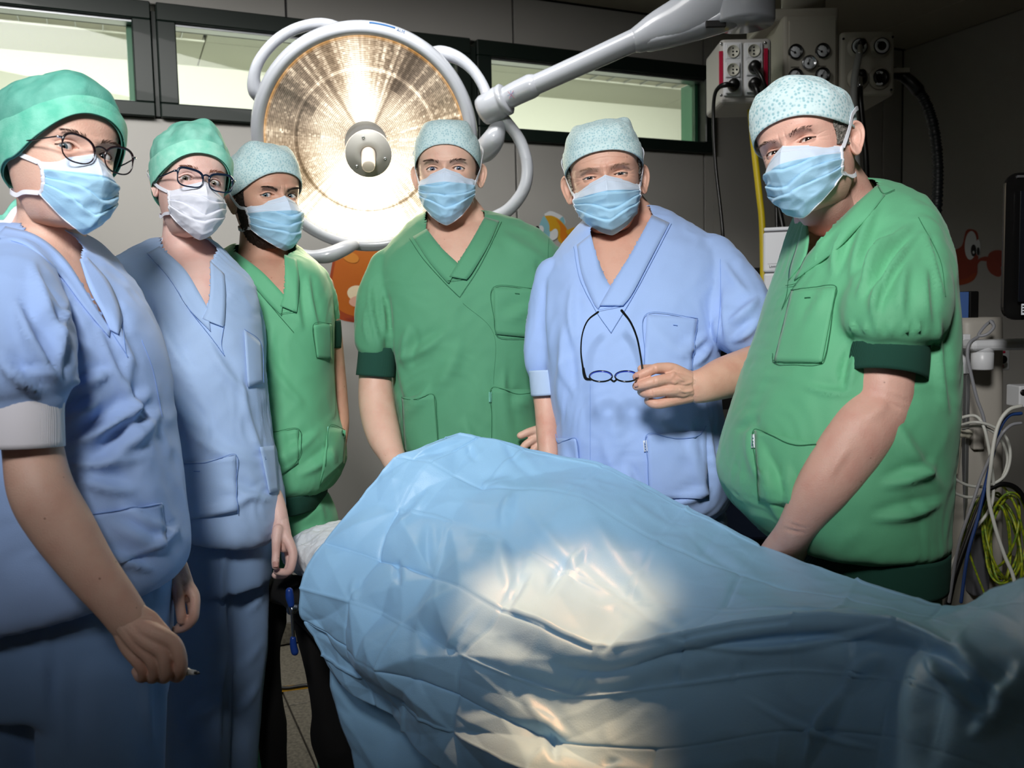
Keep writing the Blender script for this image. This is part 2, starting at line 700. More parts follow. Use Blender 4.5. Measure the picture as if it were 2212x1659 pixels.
TL, TC = -3.6, wt(1949, 300)
ZB, ZT = 2.172, 2.605
wb = empty('wall_back', wall_pt(0, 0))
wb['kind'] = 'structure'
wbox('wall_core', TL, TC + .15, -.02, ZB, .02, .16, M_JOINT, wb, 0)
wbox('wall_core', TL, TC + .15, ZT, ZC + .05, .02, .16, M_JOINT, wb, 0)
wbox('wall_core', wt(1541) + .0, TC + .15, ZB, ZT, .02, .16, M_JOINT, wb, 0)
seams = [TL, wt(12, 5) - 1.06, wt(12, 5), wt(620, 60), wt(1114, 300), wt(1522, 500), wt(1907, 300), TC]
for i in range(len(seams) - 1):
    a, b = seams[i] + .005, seams[i + 1] - .005
    t3 = wt(1541)
    if b < t3:
        wbox('panel', a, b, .09, ZB - .001, .0, .02, M_WALL, wb)
        wbox('panel', a, b, ZT + .001, ZC, .0, .02, M_WALL, wb)
    else:
        if a < t3:
            wbox('panel', a, t3, .09, ZB - .001, 0, .02, M_WALL, wb, 0)
            wbox('panel', a, t3, ZT + .001, ZC, 0, .02, M_WALL, wb, 0)
            wbox('panel', t3 + .001, b, .09, ZC, 0, .02, M_WALL, wb, 0)
        else:
            wbox('panel', a, b, .09, ZC, 0, .02, M_WALL, wb)
bb = wbox('baseboard_back', TL, TC, 0, .09, -.004, .02, mat('cove_skirting', '#7d786c', rough=.5, col2='#575247', vscale=90), None)
bb['kind'] = 'structure'
# right wall, towards the camera from the corner
cpt = wall_pt(TC, 0)
RD = np.array([WN[0], WN[1], 0]) * -1


def rwall_pt(s, z, n=0.0):
    return cpt + RD * s + WD * n + np.array([0, 0, z])


def rbox(name, s0, s1, z0, z1, n0, n1, m, parent=None, bev=.002):
    return box(name, rwall_pt((s0 + s1) / 2, (z0 + z1) / 2, (n0 + n1) / 2), (abs(n1 - n0), abs(s1 - s0), abs(z1 - z0)), m, parent, RZ, bev, 1)


wr = empty('wall_right', rwall_pt(0, 0))
wr['kind'] = 'structure'
rbox('wall_core', -.1, 6.6, -.02, ZC + .05, .02, .14, M_JOINT, wr, 0)
for s in np.arange(0, 6.6, 1.2):
    rbox('panel', s + .003, min(s + 1.197, 6.6), .09, ZC, 0, .02, M_WALL, wr)
o = rbox('baseboard_right', 0, 6.6, 0, .09, -.004, .02, bb.data.materials[0])
o['kind'] = 'structure'
# the two walls behind the photographer
wl = empty('wall_left', wall_pt(TL, 0))
wl['kind'] = 'structure'
box('wall_core', wall_pt(TL - .08, ZC / 2, -3.2), (.12, 6.7, ZC + .1), M_WALL, wl, RZ, 0)
wf = empty('wall_front', wall_pt(0, 0, -6.6))
wf['kind'] = 'structure'
box('wall_core', wall_pt((TL + TC) / 2, ZC / 2, -6.62), (TC - TL + .3, .12, ZC + .1), M_WALL, wf, RZ, 0)
# floor of tiles
fl = empty('floor', (0, 0, 0))
fl['kind'] = 'structure'
box('screed', wall_pt((TL + TC) / 2, -.03, -3.2), (TC - TL + .4, 6.9, .04), mat('floor_joint', '#3f3b34', rough=.9), fl, RZ, 0)
tile_me = None
for i in range(-7, 7):
    for j in range(11):
        a, b = TL + .02 + (i + 7) * .6, -.02 - j * .6
        if a > TC: continue
        t = np.clip(a + .6, None, TC) - a
        o = box('tile', wall_pt(a + t / 2, -.004, b - .3), (t - .006, .594, .010), M_FLOOR, fl, RZ, .0015, 1) if (tile_me is None or t < .599) else None
        if o is None:
            o = bpy.data.objects.new('tile', tile_me)
            COL.objects.link(o)
            o.parent = fl
            p = wall_pt(a + .3, -.004, b - .3) - tile_c
            o.location = tuple(float(x) for x in p)
        elif t > .599:
            tile_me = o.data
            tile_c = wall_pt(a + .3, -.004, b - .3)
# ceiling of boards
ce = empty('ceiling', (0, 0, ZC))
ce['kind'] = 'structure'
box('ceiling_core', wall_pt((TL + TC) / 2, ZC + .06, -3.2), (TC - TL + .4, 6.9, .06), M_JOINT, ce, RZ, 0)
k = 0
for i in range(6):
    for j in range(6):
        a, b = TL + .02 + i * 1.2 - .35, -.02 - j * 1.15
        t1 = min(a + 1.2, TC)
        a = max(a, TL)
        if t1 - a < .05: continue
        box('ceiling_board', wall_pt((a + t1) / 2, ZC + .012, b - .575), (t1 - a - .006, 1.144, .024), M_CEIL, ce, RZ, .002, 1)
# windows
GL = glass_mat('window_glass', (.93, .97, .93, 1))
for n, (x0, x1) in enumerate(((None, 333), (345, 1014), (1028, 1541))):
    t0 = TL + .4 if x0 is None else wt(x0, 200)
    t1 = wt(x1, 200)
    w = empty('window_%d' % (n + 1), wall_pt((t0 + t1) / 2, ZB))
    w['kind'] = 'structure'
    g = .068
    wbox('frame_sill', t0, t1, ZB, ZB + g * .8, -.030, .10, M_FRAME, w, .004)
    wbox('frame_head', t0, t1, ZT - g, ZT, -.030, .10, M_FRAME, w, .004)
    wbox('frame_jamb', t0, t0 + g, ZB + g * .8, ZT - g, -.030, .10, M_FRAME, w, .004)
    wbox('frame_jamb', t1 - g, t1, ZB + g * .8, ZT - g, -.030, .10, M_FRAME, w, .004)
    wbox('glazing_bead', t0 + g, t1 - g, ZT - g - .010, ZT - g, -.006, .05, M_ALU, w, .001)
    wbox('glazing_bead', t0 + g, t1 - g, ZB + g * .8, ZB + g * .8 + .014, .03, .10, M_ALU, w, .001)
    wbox('reveal', t1 - g - .018, t1 - g, ZB + g * .8, ZT - g, .04, .16, M_FRAME2, w, .001)
    wbox('glass', t0 + g, t1 - g, ZB + g * .8, ZT - g, .060, .064, GL, w, 0)
# mullions in the gaps between the windows
for n, (x0, x1) in enumerate(((333, 345), (1014, 1028))):
    o = wbox('trim_%d' % (n + 1), wt(x0, 200) + .001, wt(x1, 200) - .001, ZB + .004, ZT - .03, -.012, .10, M_FRAME, None, .002)
    o['kind'] = 'structure'
# corridor seen through the windows
co = empty('wall_corridor', wall_pt(0, 0, 2.5))
co['kind'] = 'structure'
wbox('upper_wall', TL - 2, 4.4, 2.62, 3.2, 2.50, 2.6, M_CREAM, co, 0)
wbox('lower_wall', TL - 2, 4.4, .9, 2.58, 2.48, 2.6, M_CREAM, co, 0)
wbox('wall_rail', TL - 2, 4.4, 2.58, 2.63, 2.44, 2.6, mat('rail_white', '#f2f2e8', rough=.5), co, .01)
wbox('wall_core', TL - 2, 4.4, .9, 3.2, 2.6, 2.66, M_CREAM, co, 0)
wbox('end_wall', TL - 2.1, TL - 2, .9, 3.2, .16, 2.6, M_CREAM, co, 0)
wbox('end_wall', 4.4, 4.5, .9, 3.2, .16, 2.6, M_CREAM, co, 0)
for t in (1.9, 2.6, -1.6):
    wbox('notice_rail', t - .3, t + .3, 2.30, 2.34, 2.46, 2.48, M_ALU, co, .002)
cc = empty('ceiling_corridor', wall_pt(0, 3.05, 1.4))
cc['kind'] = 'structure'
wbox('ceiling_core', TL - 2, 4.4, 3.08, 3.12, .0, 2.7, M_JOINT, cc, 0)
lum = mat('louvre_lamp', '#b9b5a2', rough=.4)
for i in range(-5, 5):
    for j in range(4):
        a = i * 1.2 + .1
        if (i, j) in ((-2, 2), (1, 2), (3, 2)):
            continue
        wbox('ceiling_tile', a + .004, a + 1.196, 3.055, 3.08, .16 + j * .6, .16 + j * .6 + .593, M_TILEC, cc, .002)
for i, t in enumerate((-2.3, 1.3, 3.7)):
    L = empty('corridor_lamp', wall_pt(t + .6, 3.05, 1.66), ['recessed louvred ceiling lamp seen through the second window from the left', 'recessed louvred ceiling lamp seen through the right window, near its left end',
              'recessed louvred ceiling lamp seen through the right end of the right window'][i], 'ceiling light', 'louvred lamps in the corridor ceiling')
    wbox('housing', t + .02, t + 1.18, 3.06, 3.075, 1.38, 1.94, lum, L, 0)
    wbox('lamp_rim', t + .004, t + 1.196, 3.05, 3.08, 1.36, 1.38, M_CREAM, L)
    wbox('lamp_rim', t + .004, t + 1.196, 3.05, 3.08, 1.935, 1.953, M_CREAM, L)
    for s in range(8):
        wbox('louvre', t + .08 + s * .14, t + .085 + s * .14, 3.05, 3.07, 1.40, 1.92, M_ALU, L, 0)
CL = light('corridor_light', 'AREA', tuple(wall_pt(-.4, 3.0, .75)), tuple(wall_pt(-.4, 1.9, 1.9)), 225, (1.0, 1.0, .93), shape='RECTANGLE', size=6.2, size_y=.5)
CL.rotation_euler = (0, 0, 0)
CL.rotation_euler = Euler((math.radians(25), 0, RZ))
# ------------------------------------------------------------------ shared materials
M_BLUE = mat('cotton_blue', '#9fbdf0', rough=.85, bump=.35, bscale=900, sheen=.15, var=.05, vscale=5)
M_BLUE2 = mat('cotton_pale_blue', '#a9c6ee', rough=.85, bump=.35, bscale=900, sheen=.15, var=.05, vscale=5)
M_BLUED = mat('cotton_blue_trousers', '#7d9fce', rough=.85, bump=.35, bscale=900, sheen=.1, var=.06, vscale=5)
M_GREEN = mat('cotton_green', '#509470', rough=.78, bump=.3, bscale=900, sheen=.15, var=.06, vscale=4)
M_GREEN2 = mat('cotton_bright_green', '#62b387', rough=.7, bump=.3, bscale=900, sheen=.15, var=.05, vscale=4)
M_DKGREEN = mat('rib_dark_green', '#13473a', rough=.9, bump=.5, bscale=260, bkind='X')
M_WHITECUFF = mat('rib_white', '#f4f2fb', rough=.9, bump=.4, bscale=300, bkind='X')
M_PALECUFF = mat('rib_pale_blue', '#bcd4f2', rough=.9, bump=.4, bscale=300, bkind='X')
M_SEAMB = mat('seam_blue', '#7c9edb', rough=.9)
M_SEAMG = mat('seam_green', '#2f7350', rough=.9)
M_LBL = mat('woven_label', '#dfe9f2', rough=.8)
M_LBLTXT = mat('woven_label_print', '#27508a', rough=.8)
M_LBLG = mat('woven_label_mint', '#7fcabb', rough=.8)
M_MASK = mat('mask_blue', '#a4d2f0', rough=.85, bump=.35, bscale=700, sheen=.2)
M_MASKLIT = mat('mask_blue_lit', '#cfe0f5', rough=.85, bump=.35, bscale=700, sheen=.2)  # paler mask blue: light on the upper mask put into the colour
M_MASKW = mat('mask_white', '#e2e6f3', rough=.85, bump=.35, bscale=700, sheen=.2)
M_STRAP = mat('mask_tape', '#eceef8', rough=.8, bump=.4, bscale=600)
M_CAP = dot_mat('cap_dotted', '#cce6ea', '#a3cbd4', 200)
M_CAPG = mat('cap_teal', '#4a9c8c', rough=.85, bump=.4, bscale=500, col2='#6fb8a8', vscale=28)
M_CAPGB = mat('cap_teal_band', '#5fbfa6', rough=.85, bump=.4, bscale=500, col2='#86d6c0', vscale=40)
M_CAPG2 = mat('cap_mint', '#6cbfaa', rough=.85, bump=.4, bscale=500, col2='#93d8c6', vscale=34)
M_CAPG2B = mat('cap_mint_band', '#86dcc4', rough=.85, bump=.4, bscale=500, col2='#a8ead6', vscale=60)
M_EYEW = mat('eye_white', '#dcd8d6', rough=.15, coat=.6)
M_PUPIL = mat('pupil', '#050505', rough=.08, coat=1)
M_HAIRD = mat('hair_dark', '#2c2019', rough=.7, bump=.9, bscale=500, bdist=.003)
M_HAIRB = mat('hair_brown', '#4a3428', rough=.7, bump=.9, bscale=500, bdist=.003)
M_HAIRG = mat('hair_grey', '#9a948d', rough=.7, bump=.9, bscale=420, bdist=.003, col2='#55504c', vscale=160)
M_BLACKG = mat('black_acetate', '#0c0d12', rough=.22, coat=.5)
M_BROWNG = mat('dark_brown_acetate', '#1d1015', rough=.22, coat=.5)
M_NAVYG = mat('navy_acetate', '#0d1c34', rough=.25, coat=.5)
M_STEEL = mat('steel', '#c2c4c8', rough=.25, metal=1)
M_NAIL = mat('nail', '#c99c92', rough=.3, coat=.4)


M_LENS = glass_mat('spectacle_lens', (.97, .98, 1, 1), 1.08)

# ------------------------------------------------------------------ heads
HT = np.array([  # z, half width, front, back
    [-.1210, .006, .060, -.040], [-.1195, .020, .075, -.030], [-.1150, .034, .089, -.010], [-.1050, .043, .096, .012],
    [-.0900, .051, .0975, .034], [-.0700, .0590, .0955, .056], [-.0450, .0650, .0940, .072], [-.0200, .0700, .0915, .084],
    [.0000, .0735, .0890, .092], [.0200, .0752, .0935, .098], [.0450, .0765, .0925, .101], [.0700, .0735, .0840, .097],
    [.0900, .0630, .0680, .084], [.1050, .0460, .0460, .062], [.1140, .0260, .0240, .036], [.1170, .0020, .002, .003]])
_zd = dens(HT, 12)


def hdim(z):
    z = np.clip(z, _zd[0, 0], _zd[-1, 0])
    return np.interp(z, _zd[:, 0], _zd[:, 1]), np.interp(z, _zd[:, 0], _zd[:, 2]), np.interp(z, _zd[:, 0], _zd[:, 3])


def hpoint(a, z, off=0.0, ex=2.25):
    """a = 0 is the face, positive to the picture's right"""
    w, f, b = hdim(z)
    w, f, b = w + off, f + off, b + off
    s, c = np.sin(a), np.cos(a)
    x = w * np.sign(s) * np.abs(s) ** (2 / ex)
    cc = np.sign(c) * np.abs(c) ** (2 / ex)
    y = np.where(c > 0, -f * cc, -b * cc)
    return np.stack([x, y, z + 0 * a], -1)


def smin(a, b, k):
    h = np.clip(.5 + .5 * (b - a) / k, 0, 1)
    return b * (1 - h) + a * h - k * h * (1 - h)


def head_mesh(sp):
    """face toward -y, eyes at z = 0"""
    nc = 300
    s = np.linspace(0, 1, nc, endpoint=False)
    A = 2 * math.pi * (s - .62 * np.sin(2 * math.pi * s) / (2 * math.pi))
    zs = np.concatenate([np.linspace(-.121, -.112, 12)[:-1], np.linspace(-.112, -.024, 50)[:-1],
                         np.linspace(-.024, .026, 84)[:-1], np.linspace(.026, .108, 46)[:-1], np.linspace(.108, .117, 12)])
    a, z = np.meshgrid(A, zs)
    P = hpoint(a, z)
    x, y = P[..., 0], P[..., 1]
    fr = np.clip(-np.cos(a) * -1, 0, 1) ** .5 * (np.cos(a) > 0)
    ex, ez = .0318, 0.0
    sq = sp.get('squint', 0)
    for sx in (-1, 1):
        dx, dz = x - sx * ex, z - ez
        y = y + fr * (.0105 * np.exp(-(dx / .0175) ** 2 - ((dz - .001) / .0115) ** 2))
        y = y - fr * (sp.get('brow', .0045) * np.exp(-((x - sx * .029) / .021) ** 2 - ((z - .0195 - .06 * (dx * sx)) / .0065) ** 2))
        y = y - fr * .004 * np.exp(-((x - sx * .043) / .015) ** 2 - ((z + .032) / .017) ** 2)
        y = y - fr * sp.get('bag', .001) * np.exp(-(dx / .014) ** 2 - ((dz + .0135) / .004) ** 2)
        y = y + fr * sp.get('bag', .001) * .8 * np.exp(-(dx / .015) ** 2 - ((dz + .0195) / .003) ** 2)
        # temple hollow
        x = x - sx * .002 * np.exp(-((np.abs(a - sx * 1.15 - (2 * math.pi if sx < 0 else 0))) / .25) ** 2 - ((z - .02) / .02) ** 2)
    hz = np.interp(z, [-.058, -.052, -.044, -.036, -.02, -.006, .004, .014, .024], [0, .004, .018, .023, .017, .0105, .0065, .002, 0])
    wz = np.interp(z, [-.05, -.04, -.02, 0, .015], [.0135, .0125, .0095, .0072, .011])
    y = y - fr * hz * np.exp(-np.abs(x / wz) ** 2.2)
    y = y - fr * .004 * np.exp(-(x / .022) ** 2 - ((z + .078) / .006) ** 2) - fr * .0035 * np.exp(-(x / .018) ** 2 - ((z + .092) / .012) ** 2)
    # frown and forehead lines
    for zz in sp.get('lines', []):
        y = y + fr * .0009 * np.exp(-((z - zz - .003 * np.cos(x * 60)) / .0012) ** 2) * (np.abs(x) < .045)
    if sp.get('frown'):
        for sx in (-1, 1):
            y = y + fr * .0012 * np.exp(-((x - sx * .006) / .0018) ** 2 - ((z - .016) / .008) ** 2)
    # crow's feet
    if sq:
        for sx in (-1, 1):
            for k, (sl, o) in enumerate(((.35, .003), (0, -.002), (-.4, -.006))):
                u = (x * sx - .049)
                e = z - (o + sl * u)
                y = y + fr * .0011 * np.exp(-(e / .0012) ** 2) * np.exp(-((u - .007) / .007) ** 2)
    # eyelids over the eyeball
    hu, hl, hw = sp.get('open', (.0052, .0045, .0150))
    drop = []
    for sx in (-1, 1):
        dx, dz = x - sx * ex, z - ez
        r2 = .0142 ** 2 - dx ** 2 - dz ** 2
        yl = np.where(r2 > 0, -.0668 - np.sqrt(np.maximum(r2, 0)), 1.0)
        near = (dx ** 2 + dz ** 2 < .03 ** 2) & (fr > 0)
        y = np.where(near & (r2 > 0), smin(y, yl, .004), y)
        q = dx / hw
        tilt = .10 * dx * sx * 0 + sp.get('slant', .03) * dx * sx
        up = hu * np.maximum(1 - np.abs(q + .12 * sx) ** 2.1, 0)
        lo = -hl * np.maximum(1 - np.abs(q - .1 * sx) ** 2.2, 0)
        ee = dz - tilt
        ine = (np.abs(q) < 1) & (ee < up) & (ee > lo) & near
        # crease of the upper lid and the rim of both lids
        y = y + np.where(near, .0022 * np.exp(-((ee - up - .0042) / .0012) ** 2) * np.exp(-(q / 1.0) ** 4), 0)
        y = y - np.where(near, .0007 * np.exp(-((ee - lo + .0006) / .0009) ** 2) * np.exp(-(q / .9) ** 4), 0)
        y = np.where(ine, y + .0085, y)
    # jaw and temple width
    x = x * (1 + (sp.get('jaw', 1.0) - 1) * np.clip((-z - .01) / .08, 0, 1))
    P = np.stack([x, y, z + 0 * x], -1).reshape(-1, 3)
    Fs = grid_faces(len(zs), nc, True)
    Fs.append(tuple(range(nc - 1, -1, -1)))
    Fs.append(tuple(range((len(zs) - 1) * nc, len(zs) * nc)))
    return P, Fs, A, zs


def ear_mesh(sx, flare=28, sc=1.0):
    u = np.linspace(0, 2 * math.pi, 40, endpoint=False)
    vv = np.linspace(0, 1, 12)
    V = []
    for v in vv:
        wv = .0165 * (1 + .22 * np.sin(u)) * v
        ey = wv * np.cos(u) + .003 * v * np.sin(u)
        ez = .031 * np.sin(u) * v
        rim = .0055 * np.exp(-((v - .88) / .12) ** 2) * (np.clip(np.sin(u) * .6 + .55 + .3 * np.cos(u), .1, 1))
        con = -.009 * np.exp(-(v / .42) ** 2)
        ant = .0035 * np.exp(-((v - .55) / .12) ** 2) * np.clip(np.cos(u - .5), 0, 1)
        h = .004 + rim + con + ant + .001 * (np.sin(u) < -.8)
        V.append(np.stack([h, ey, ez], -1))
    V.append(np.stack([-.002 + 0 * u, .0165 * (1 + .22 * np.sin(u)) * np.cos(u) * .96, .031 * np.sin(u) * .97], -1))
    V.append(np.stack([-.004 + 0 * u, .0165 * np.cos(u) * .4, .031 * np.sin(u) * .4], -1))
    V = np.vstack(V) * sc
    n = 40
    Fs = grid_faces(len(vv) + 2, n, True)
    Fs.append(tuple(range((len(vv) + 1) * n, (len(vv) + 2) * n)))
    th = math.radians(flare)
    c, s_ = math.cos(th), math.sin(th)
    V[:, 1] += .013 * sc
    x = V[:, 0] * c + V[:, 1] * s_
    y = -V[:, 0] * s_ + V[:, 1] * c
    # lean back a little
    zz = V[:, 2]
    y = y + zz * .18
    P = np.stack([sx * (.0705 + x), y + .004, zz - .010], -1)
    if sx < 0: Fs = [f[::-1] for f in Fs]
    return P, Fs


def head_xf(sp):
    """local head coordinates to the world"""
    yaw, pit, rol = [math.radians(v) for v in sp['rot']]
    R = np.array((Matrix.Rotation(yaw, 3, 'Z') @ Matrix.Rotation(pit, 3, 'X') @ Matrix.Rotation(rol, 3, 'Y')))
    O = W(*sp['at'])
    k = sp.get('scale', 1.0)
    sx, sy, sz = sp.get('sxyz', (1, 1, 1))

    def X(P):
        P = np.asarray(P, float) * np.array([sx, sy, sz]) * k
        return P @ R.T + O
    return X, R, O, k


def cap_mesh(sp, m=3.0, zf=.053, zb=-.035, ztop=.128, off=.004, lump=.0015, peaks=(), back=0.0, qmax=90, extra=0.0, zs_=None, seed=1, tw=1.0):
    na, nq = 160, 60
    a = np.linspace(0, 2 * math.pi, na, endpoint=False)
    q = np.linspace(0, math.radians(qmax), nq)
    aa, qq = np.meshgrid(a, q)
    c = np.cos(aa)
    zs_ = (zf + zb) / 2 if zs_ is None else zs_
    zedge = np.where(c > 0, zs_ + (zf - zs_) * np.abs(c) ** 1.5, zs_ + (zb - zs_) * np.abs(c) ** 1.2)
    base = hpoint(aa, np.clip(zedge, -.06, .06), off * .5 + extra)
    w = np.cos(qq) ** (2 / m)
    h = np.sin(qq) ** (2 / m)
    bul = 1 + .035 * np.sin(np.clip(qq / math.radians(60), 0, 1) * math.pi) * tw
    bk = 1 + back * np.clip(-c, 0, 1) * np.sin(np.clip(qq / math.radians(70), 0, 1) * math.pi)
    x = base[..., 0] * w * bul
    y = base[..., 1] * w * bul * bk
    z = zedge + (ztop - zedge) * h
    sk = hpoint(aa, np.clip(z, -.06, .116), off + .002)
    r0_, r1_ = np.hypot(x, y), np.hypot(sk[..., 0], sk[..., 1]) * (1 if tw > 0 else .985)
    kk = np.maximum(r1_ / np.maximum(r0_, 1e-6), 1)
    kk = np.where(z > .108, 1, kk)
    x, y = x * kk, y * kk
    for (pa, pq, sa, sq, amp) in peaks:
        da = np.angle(np.exp(1j * (aa - math.radians(pa))))
        g = amp * np.exp(-(da / math.radians(sa)) ** 2 - ((qq - math.radians(pq)) / math.radians(sq)) ** 2)
        z = z + g * np.sin(qq)
        x = x + g * np.cos(qq) * np.sin(aa)
        y = y - g * np.cos(qq) * np.cos(aa)
    P = np.stack([x, y, z], -1).reshape(-1, 3)
    N = P / (np.linalg.norm(P, axis=1)[:, None] + 1e-9)
    g = (1 - np.abs(vnoise(P * np.array([1, 1, .6]), 34, seed)) * 2) * lump + vnoise(P, 90, seed + 3) * lump * .35 \
        + (1 - np.abs(vnoise(P @ np.array([[.8, .6, 0], [-.2, .3, .9], [.5, -.7, .3]]), 22, seed + 5)) * 2) * lump * .8
    fade = np.clip((qq.reshape(-1) - math.radians(12)) / math.radians(14), .12, 1)
    P = P + N * (g * fade)[:, None]
    Fs = grid_faces(nq, na, True)
    if qmax >= 89: Fs.append(tuple(range((nq - 1) * na, nq * na)))
    return P, Fs


def mask_mesh(sp, seed=1):
    nu, nv = 91, 80
    U, Vv = np.meshgrid(np.linspace(-1, 1, nu), np.linspace(0, 1, nv))
    A = U * math.radians(sp.get('ma', 66))
    zc = np.interp(Vv, [0, .3, .6, .85, 1], [.000, -.038, -.080, -.114, sp.get('mb', -.127)]) + sp.get('mdz', 0)
    zs = np.interp(Vv, [0, .5, 1], [-.026, -.050, -.074]) + sp.get('mdz', 0)
    z = zc + (zs - zc) * np.abs(U) ** (1.0 + .3 * Vv)
    Wd = np.interp(Vv, [0, .4, .8, 1], [.0765, .0745, .070, .066])
    Fc = np.interp(Vv, [0, .08, .28, .45, .7, .88, 1], [.0985, .109, .1255, .1215, .116, .107, .088])
    ex = np.interp(Vv, [0, .3, .6, 1], [1.62, 1.75, 2.0, 2.1])
    s, c = np.sin(A), np.cos(A)
    x = Wd * np.sign(s) * np.abs(s) ** (2 / ex) * sp.get('mw', 1.0)
    y = -Fc * np.abs(c) ** (2 / ex)
    # pleats: folded steps that fan from the sides
    d = np.zeros_like(x)
    edge = 1 - np.abs(U) ** 6 * .6
    for (v0, amp, bow) in ((.30, .0052, .05), (.52, .0045, .03), (.72, .0038, -.02)):
        t = Vv - (v0 + bow * np.cos(U * 2.4) + .035 * np.sin(U * 4.3 + seed * 1.7 + v0 * 9) - .03 * np.abs(U))
        d = d + amp * np.clip(1 - t / .17, 0, 1) * (1 / (1 + np.exp(-t / .006))) * edge
        d = d - amp * .45 * np.exp(-((t + .012) / .014) ** 2)
    d = d + .0028 * np.exp(-np.abs(U / .05)) * np.exp(-((Vv - .14) / .14) ** 2)      # nose wire ridge
    P = np.stack([x, y, z], -1).reshape(-1, 3)
    n1 = (1 - 2.2 * np.abs(vnoise(P * np.array([1, .7, 1.4]), 42, seed)))
    n2 = (1 - 2.2 * np.abs(vnoise(P @ np.array([[.7, .3, .7], [0, .7, 0], [-.9, .2, .6]]), 30, seed + 4)))
    cr = (.0021 * n1 + .0028 * n2) * (np.clip(Vv.reshape(-1) * 3.0, .25, 1))
    nd = np.stack([x * 1.0, y * 1.0, 0 * x], -1).reshape(-1, 3)
    nd /= np.linalg.norm(nd, axis=1)[:, None]
    P = P + nd * (d.reshape(-1) + cr)[:, None]
    Fs = grid_faces(nv, nu)
    return P, Fs, nu, nv


def grid_line(P, nu, nv, what):
    G = P.reshape(nv, nu, 3)
    return {'top': G[0], 'bottom': G[-1], 'left': G[:, 0], 'right': G[:, -1]}[what]


def ribbon(P, out, w=.0045, th=.0009):
    """flat tape along P, its face turned to the direction out"""
    P = dens(np.asarray(P), 6)
    return tube(P, np.stack([np.full(len(P), w), np.full(len(P), th)], 1), 8, True, flat=out)


def build_head(sp, root, skin, hair, eye_col, body_parts):
    X, R, O, k = head_xf(sp)
    P, Fs, A, zs = head_mesh(sp)
    body_parts.append((X(P), Fs))
    for sx in (-1, 1):
        if sp.get('ears', (1, 1))[0 if sx < 0 else 1]:
            e, ef = ear_mesh(sx, sp.get('flare', 30), sp.get('earsc', 1.0))
            body_parts.append((X(e), ef))
    irism = mat('iris_' + sp['id'], eye_col, rough=.1, coat=1, var=.35, vscale=900)
    for sx in (-1, 1):
        c = X(np.array([[sx * .0318, -.0668, 0]]))[0]
        g = CAM + np.array([sp.get('gx', 0), 0, sp.get('gz', 0)]) - c
        g /= np.linalg.norm(g)
        # the gaze cannot leave the orbit
        fw = R @ np.array([0, -1.0, 0])
        if np.dot(g, fw) < .85:
            g = fw * .85 + (g - fw * np.dot(g, fw)) / np.linalg.norm(g - fw * np.dot(g, fw)) * .527
        rr = .0124 * k
        prof, mi = [], []
        angs = [0, 6, 11.5, 12, 18, 27.5, 28.5, 34, 45, 60, 80, 100, 125, 150, 175]
        for t in angs:
            b = 1 + (.035 * math.cos(math.radians(t) * 3) if t < 28 else 0)
            prof.append((max(rr * b * math.sin(math.radians(t)), 1e-5), rr * b * math.cos(math.radians(t))))
        V, Fq = lathe(prof, c, g, 28)
        for f in Fq:
            t = min(v // 28 for v in f) if len(f) == 4 else (0 if f[0] < 28 else 14)
            mi.append(0 if t < 3 else (1 if t < 6 else 2))
        mk('eyeball', V, Fq, None, root, mats=[M_PUPIL, irism, M_EYEW], mi=mi)
        # lashes along the upper lid
        hu, hl, hw = sp.get('open', (.0052, .0045, .0150))
        q = np.linspace(-1, 1, 15)
        dx = q * hw
        up = hu * np.maximum(1 - np.abs(q + .12 * sx) ** 2.1, 0) + sp.get('slant', .03) * dx * sx
        yy = -.0668 - np.sqrt(np.maximum(.0148 ** 2 - dx ** 2 - up ** 2, 1e-7))
        L = X(np.stack([sx * .0318 + dx, yy, up + .0001], -1))
        V, Fq = tube(L, .00062, 6)
        mk('eyelashes', V, Fq, sp.get('lashm', hair), root)
        # brows: short hairs set along an arc
        bp = []
        nb = sp.get('browhairs', 90)
        r = np.random.RandomState(5 + int(sx))
        for i in range(nb):
            t = r.rand()
            bx = sx * (.012 + .036 * t)
            bz = .0165 + .0050 * math.sin(t * 2.3) + (r.rand() - .5) * .0058 * (1 - .55 * t) + sp.get('browz', 0) - sp.get('browtilt', 0) * (1 - t)
            a = math.atan2(bx, .085)
            p0 = hpoint(np.array([a]), np.array([bz]))[0]
            p0[0] = bx
            p0[1] -= sp.get('brow', .0045) * math.exp(-((bx * sx - .029) / .021) ** 2 - ((bz - .0195) / .0065) ** 2) + .0006
            dirv = np.array([sx * (.45 + .6 * t), -.25, .75 - .9 * t])
            dirv /= np.linalg.norm(dirv)
            ln = .0055 + .002 * r.rand()
            p1 = p0 + dirv * ln + np.array([0, .0009, 0])
            sd = np.cross(dirv, [0, 1, 0]) * .00042
            up_ = np.array([0, -.0004, 0])
            V = X(np.array([p0 - sd, p0 + sd, p0 + up_, p1]))
            bp.append((V, [(0, 1, 3), (1, 2, 3), (2, 0, 3), (0, 2, 1)]))
        V, Fq = cat_mesh(bp)
        tag(mk('eyebrow', V, Fq, sp.get('browm', hair), root, smooth=False), kind='stuff')
    return X, R, (P, Fs, A, zs)


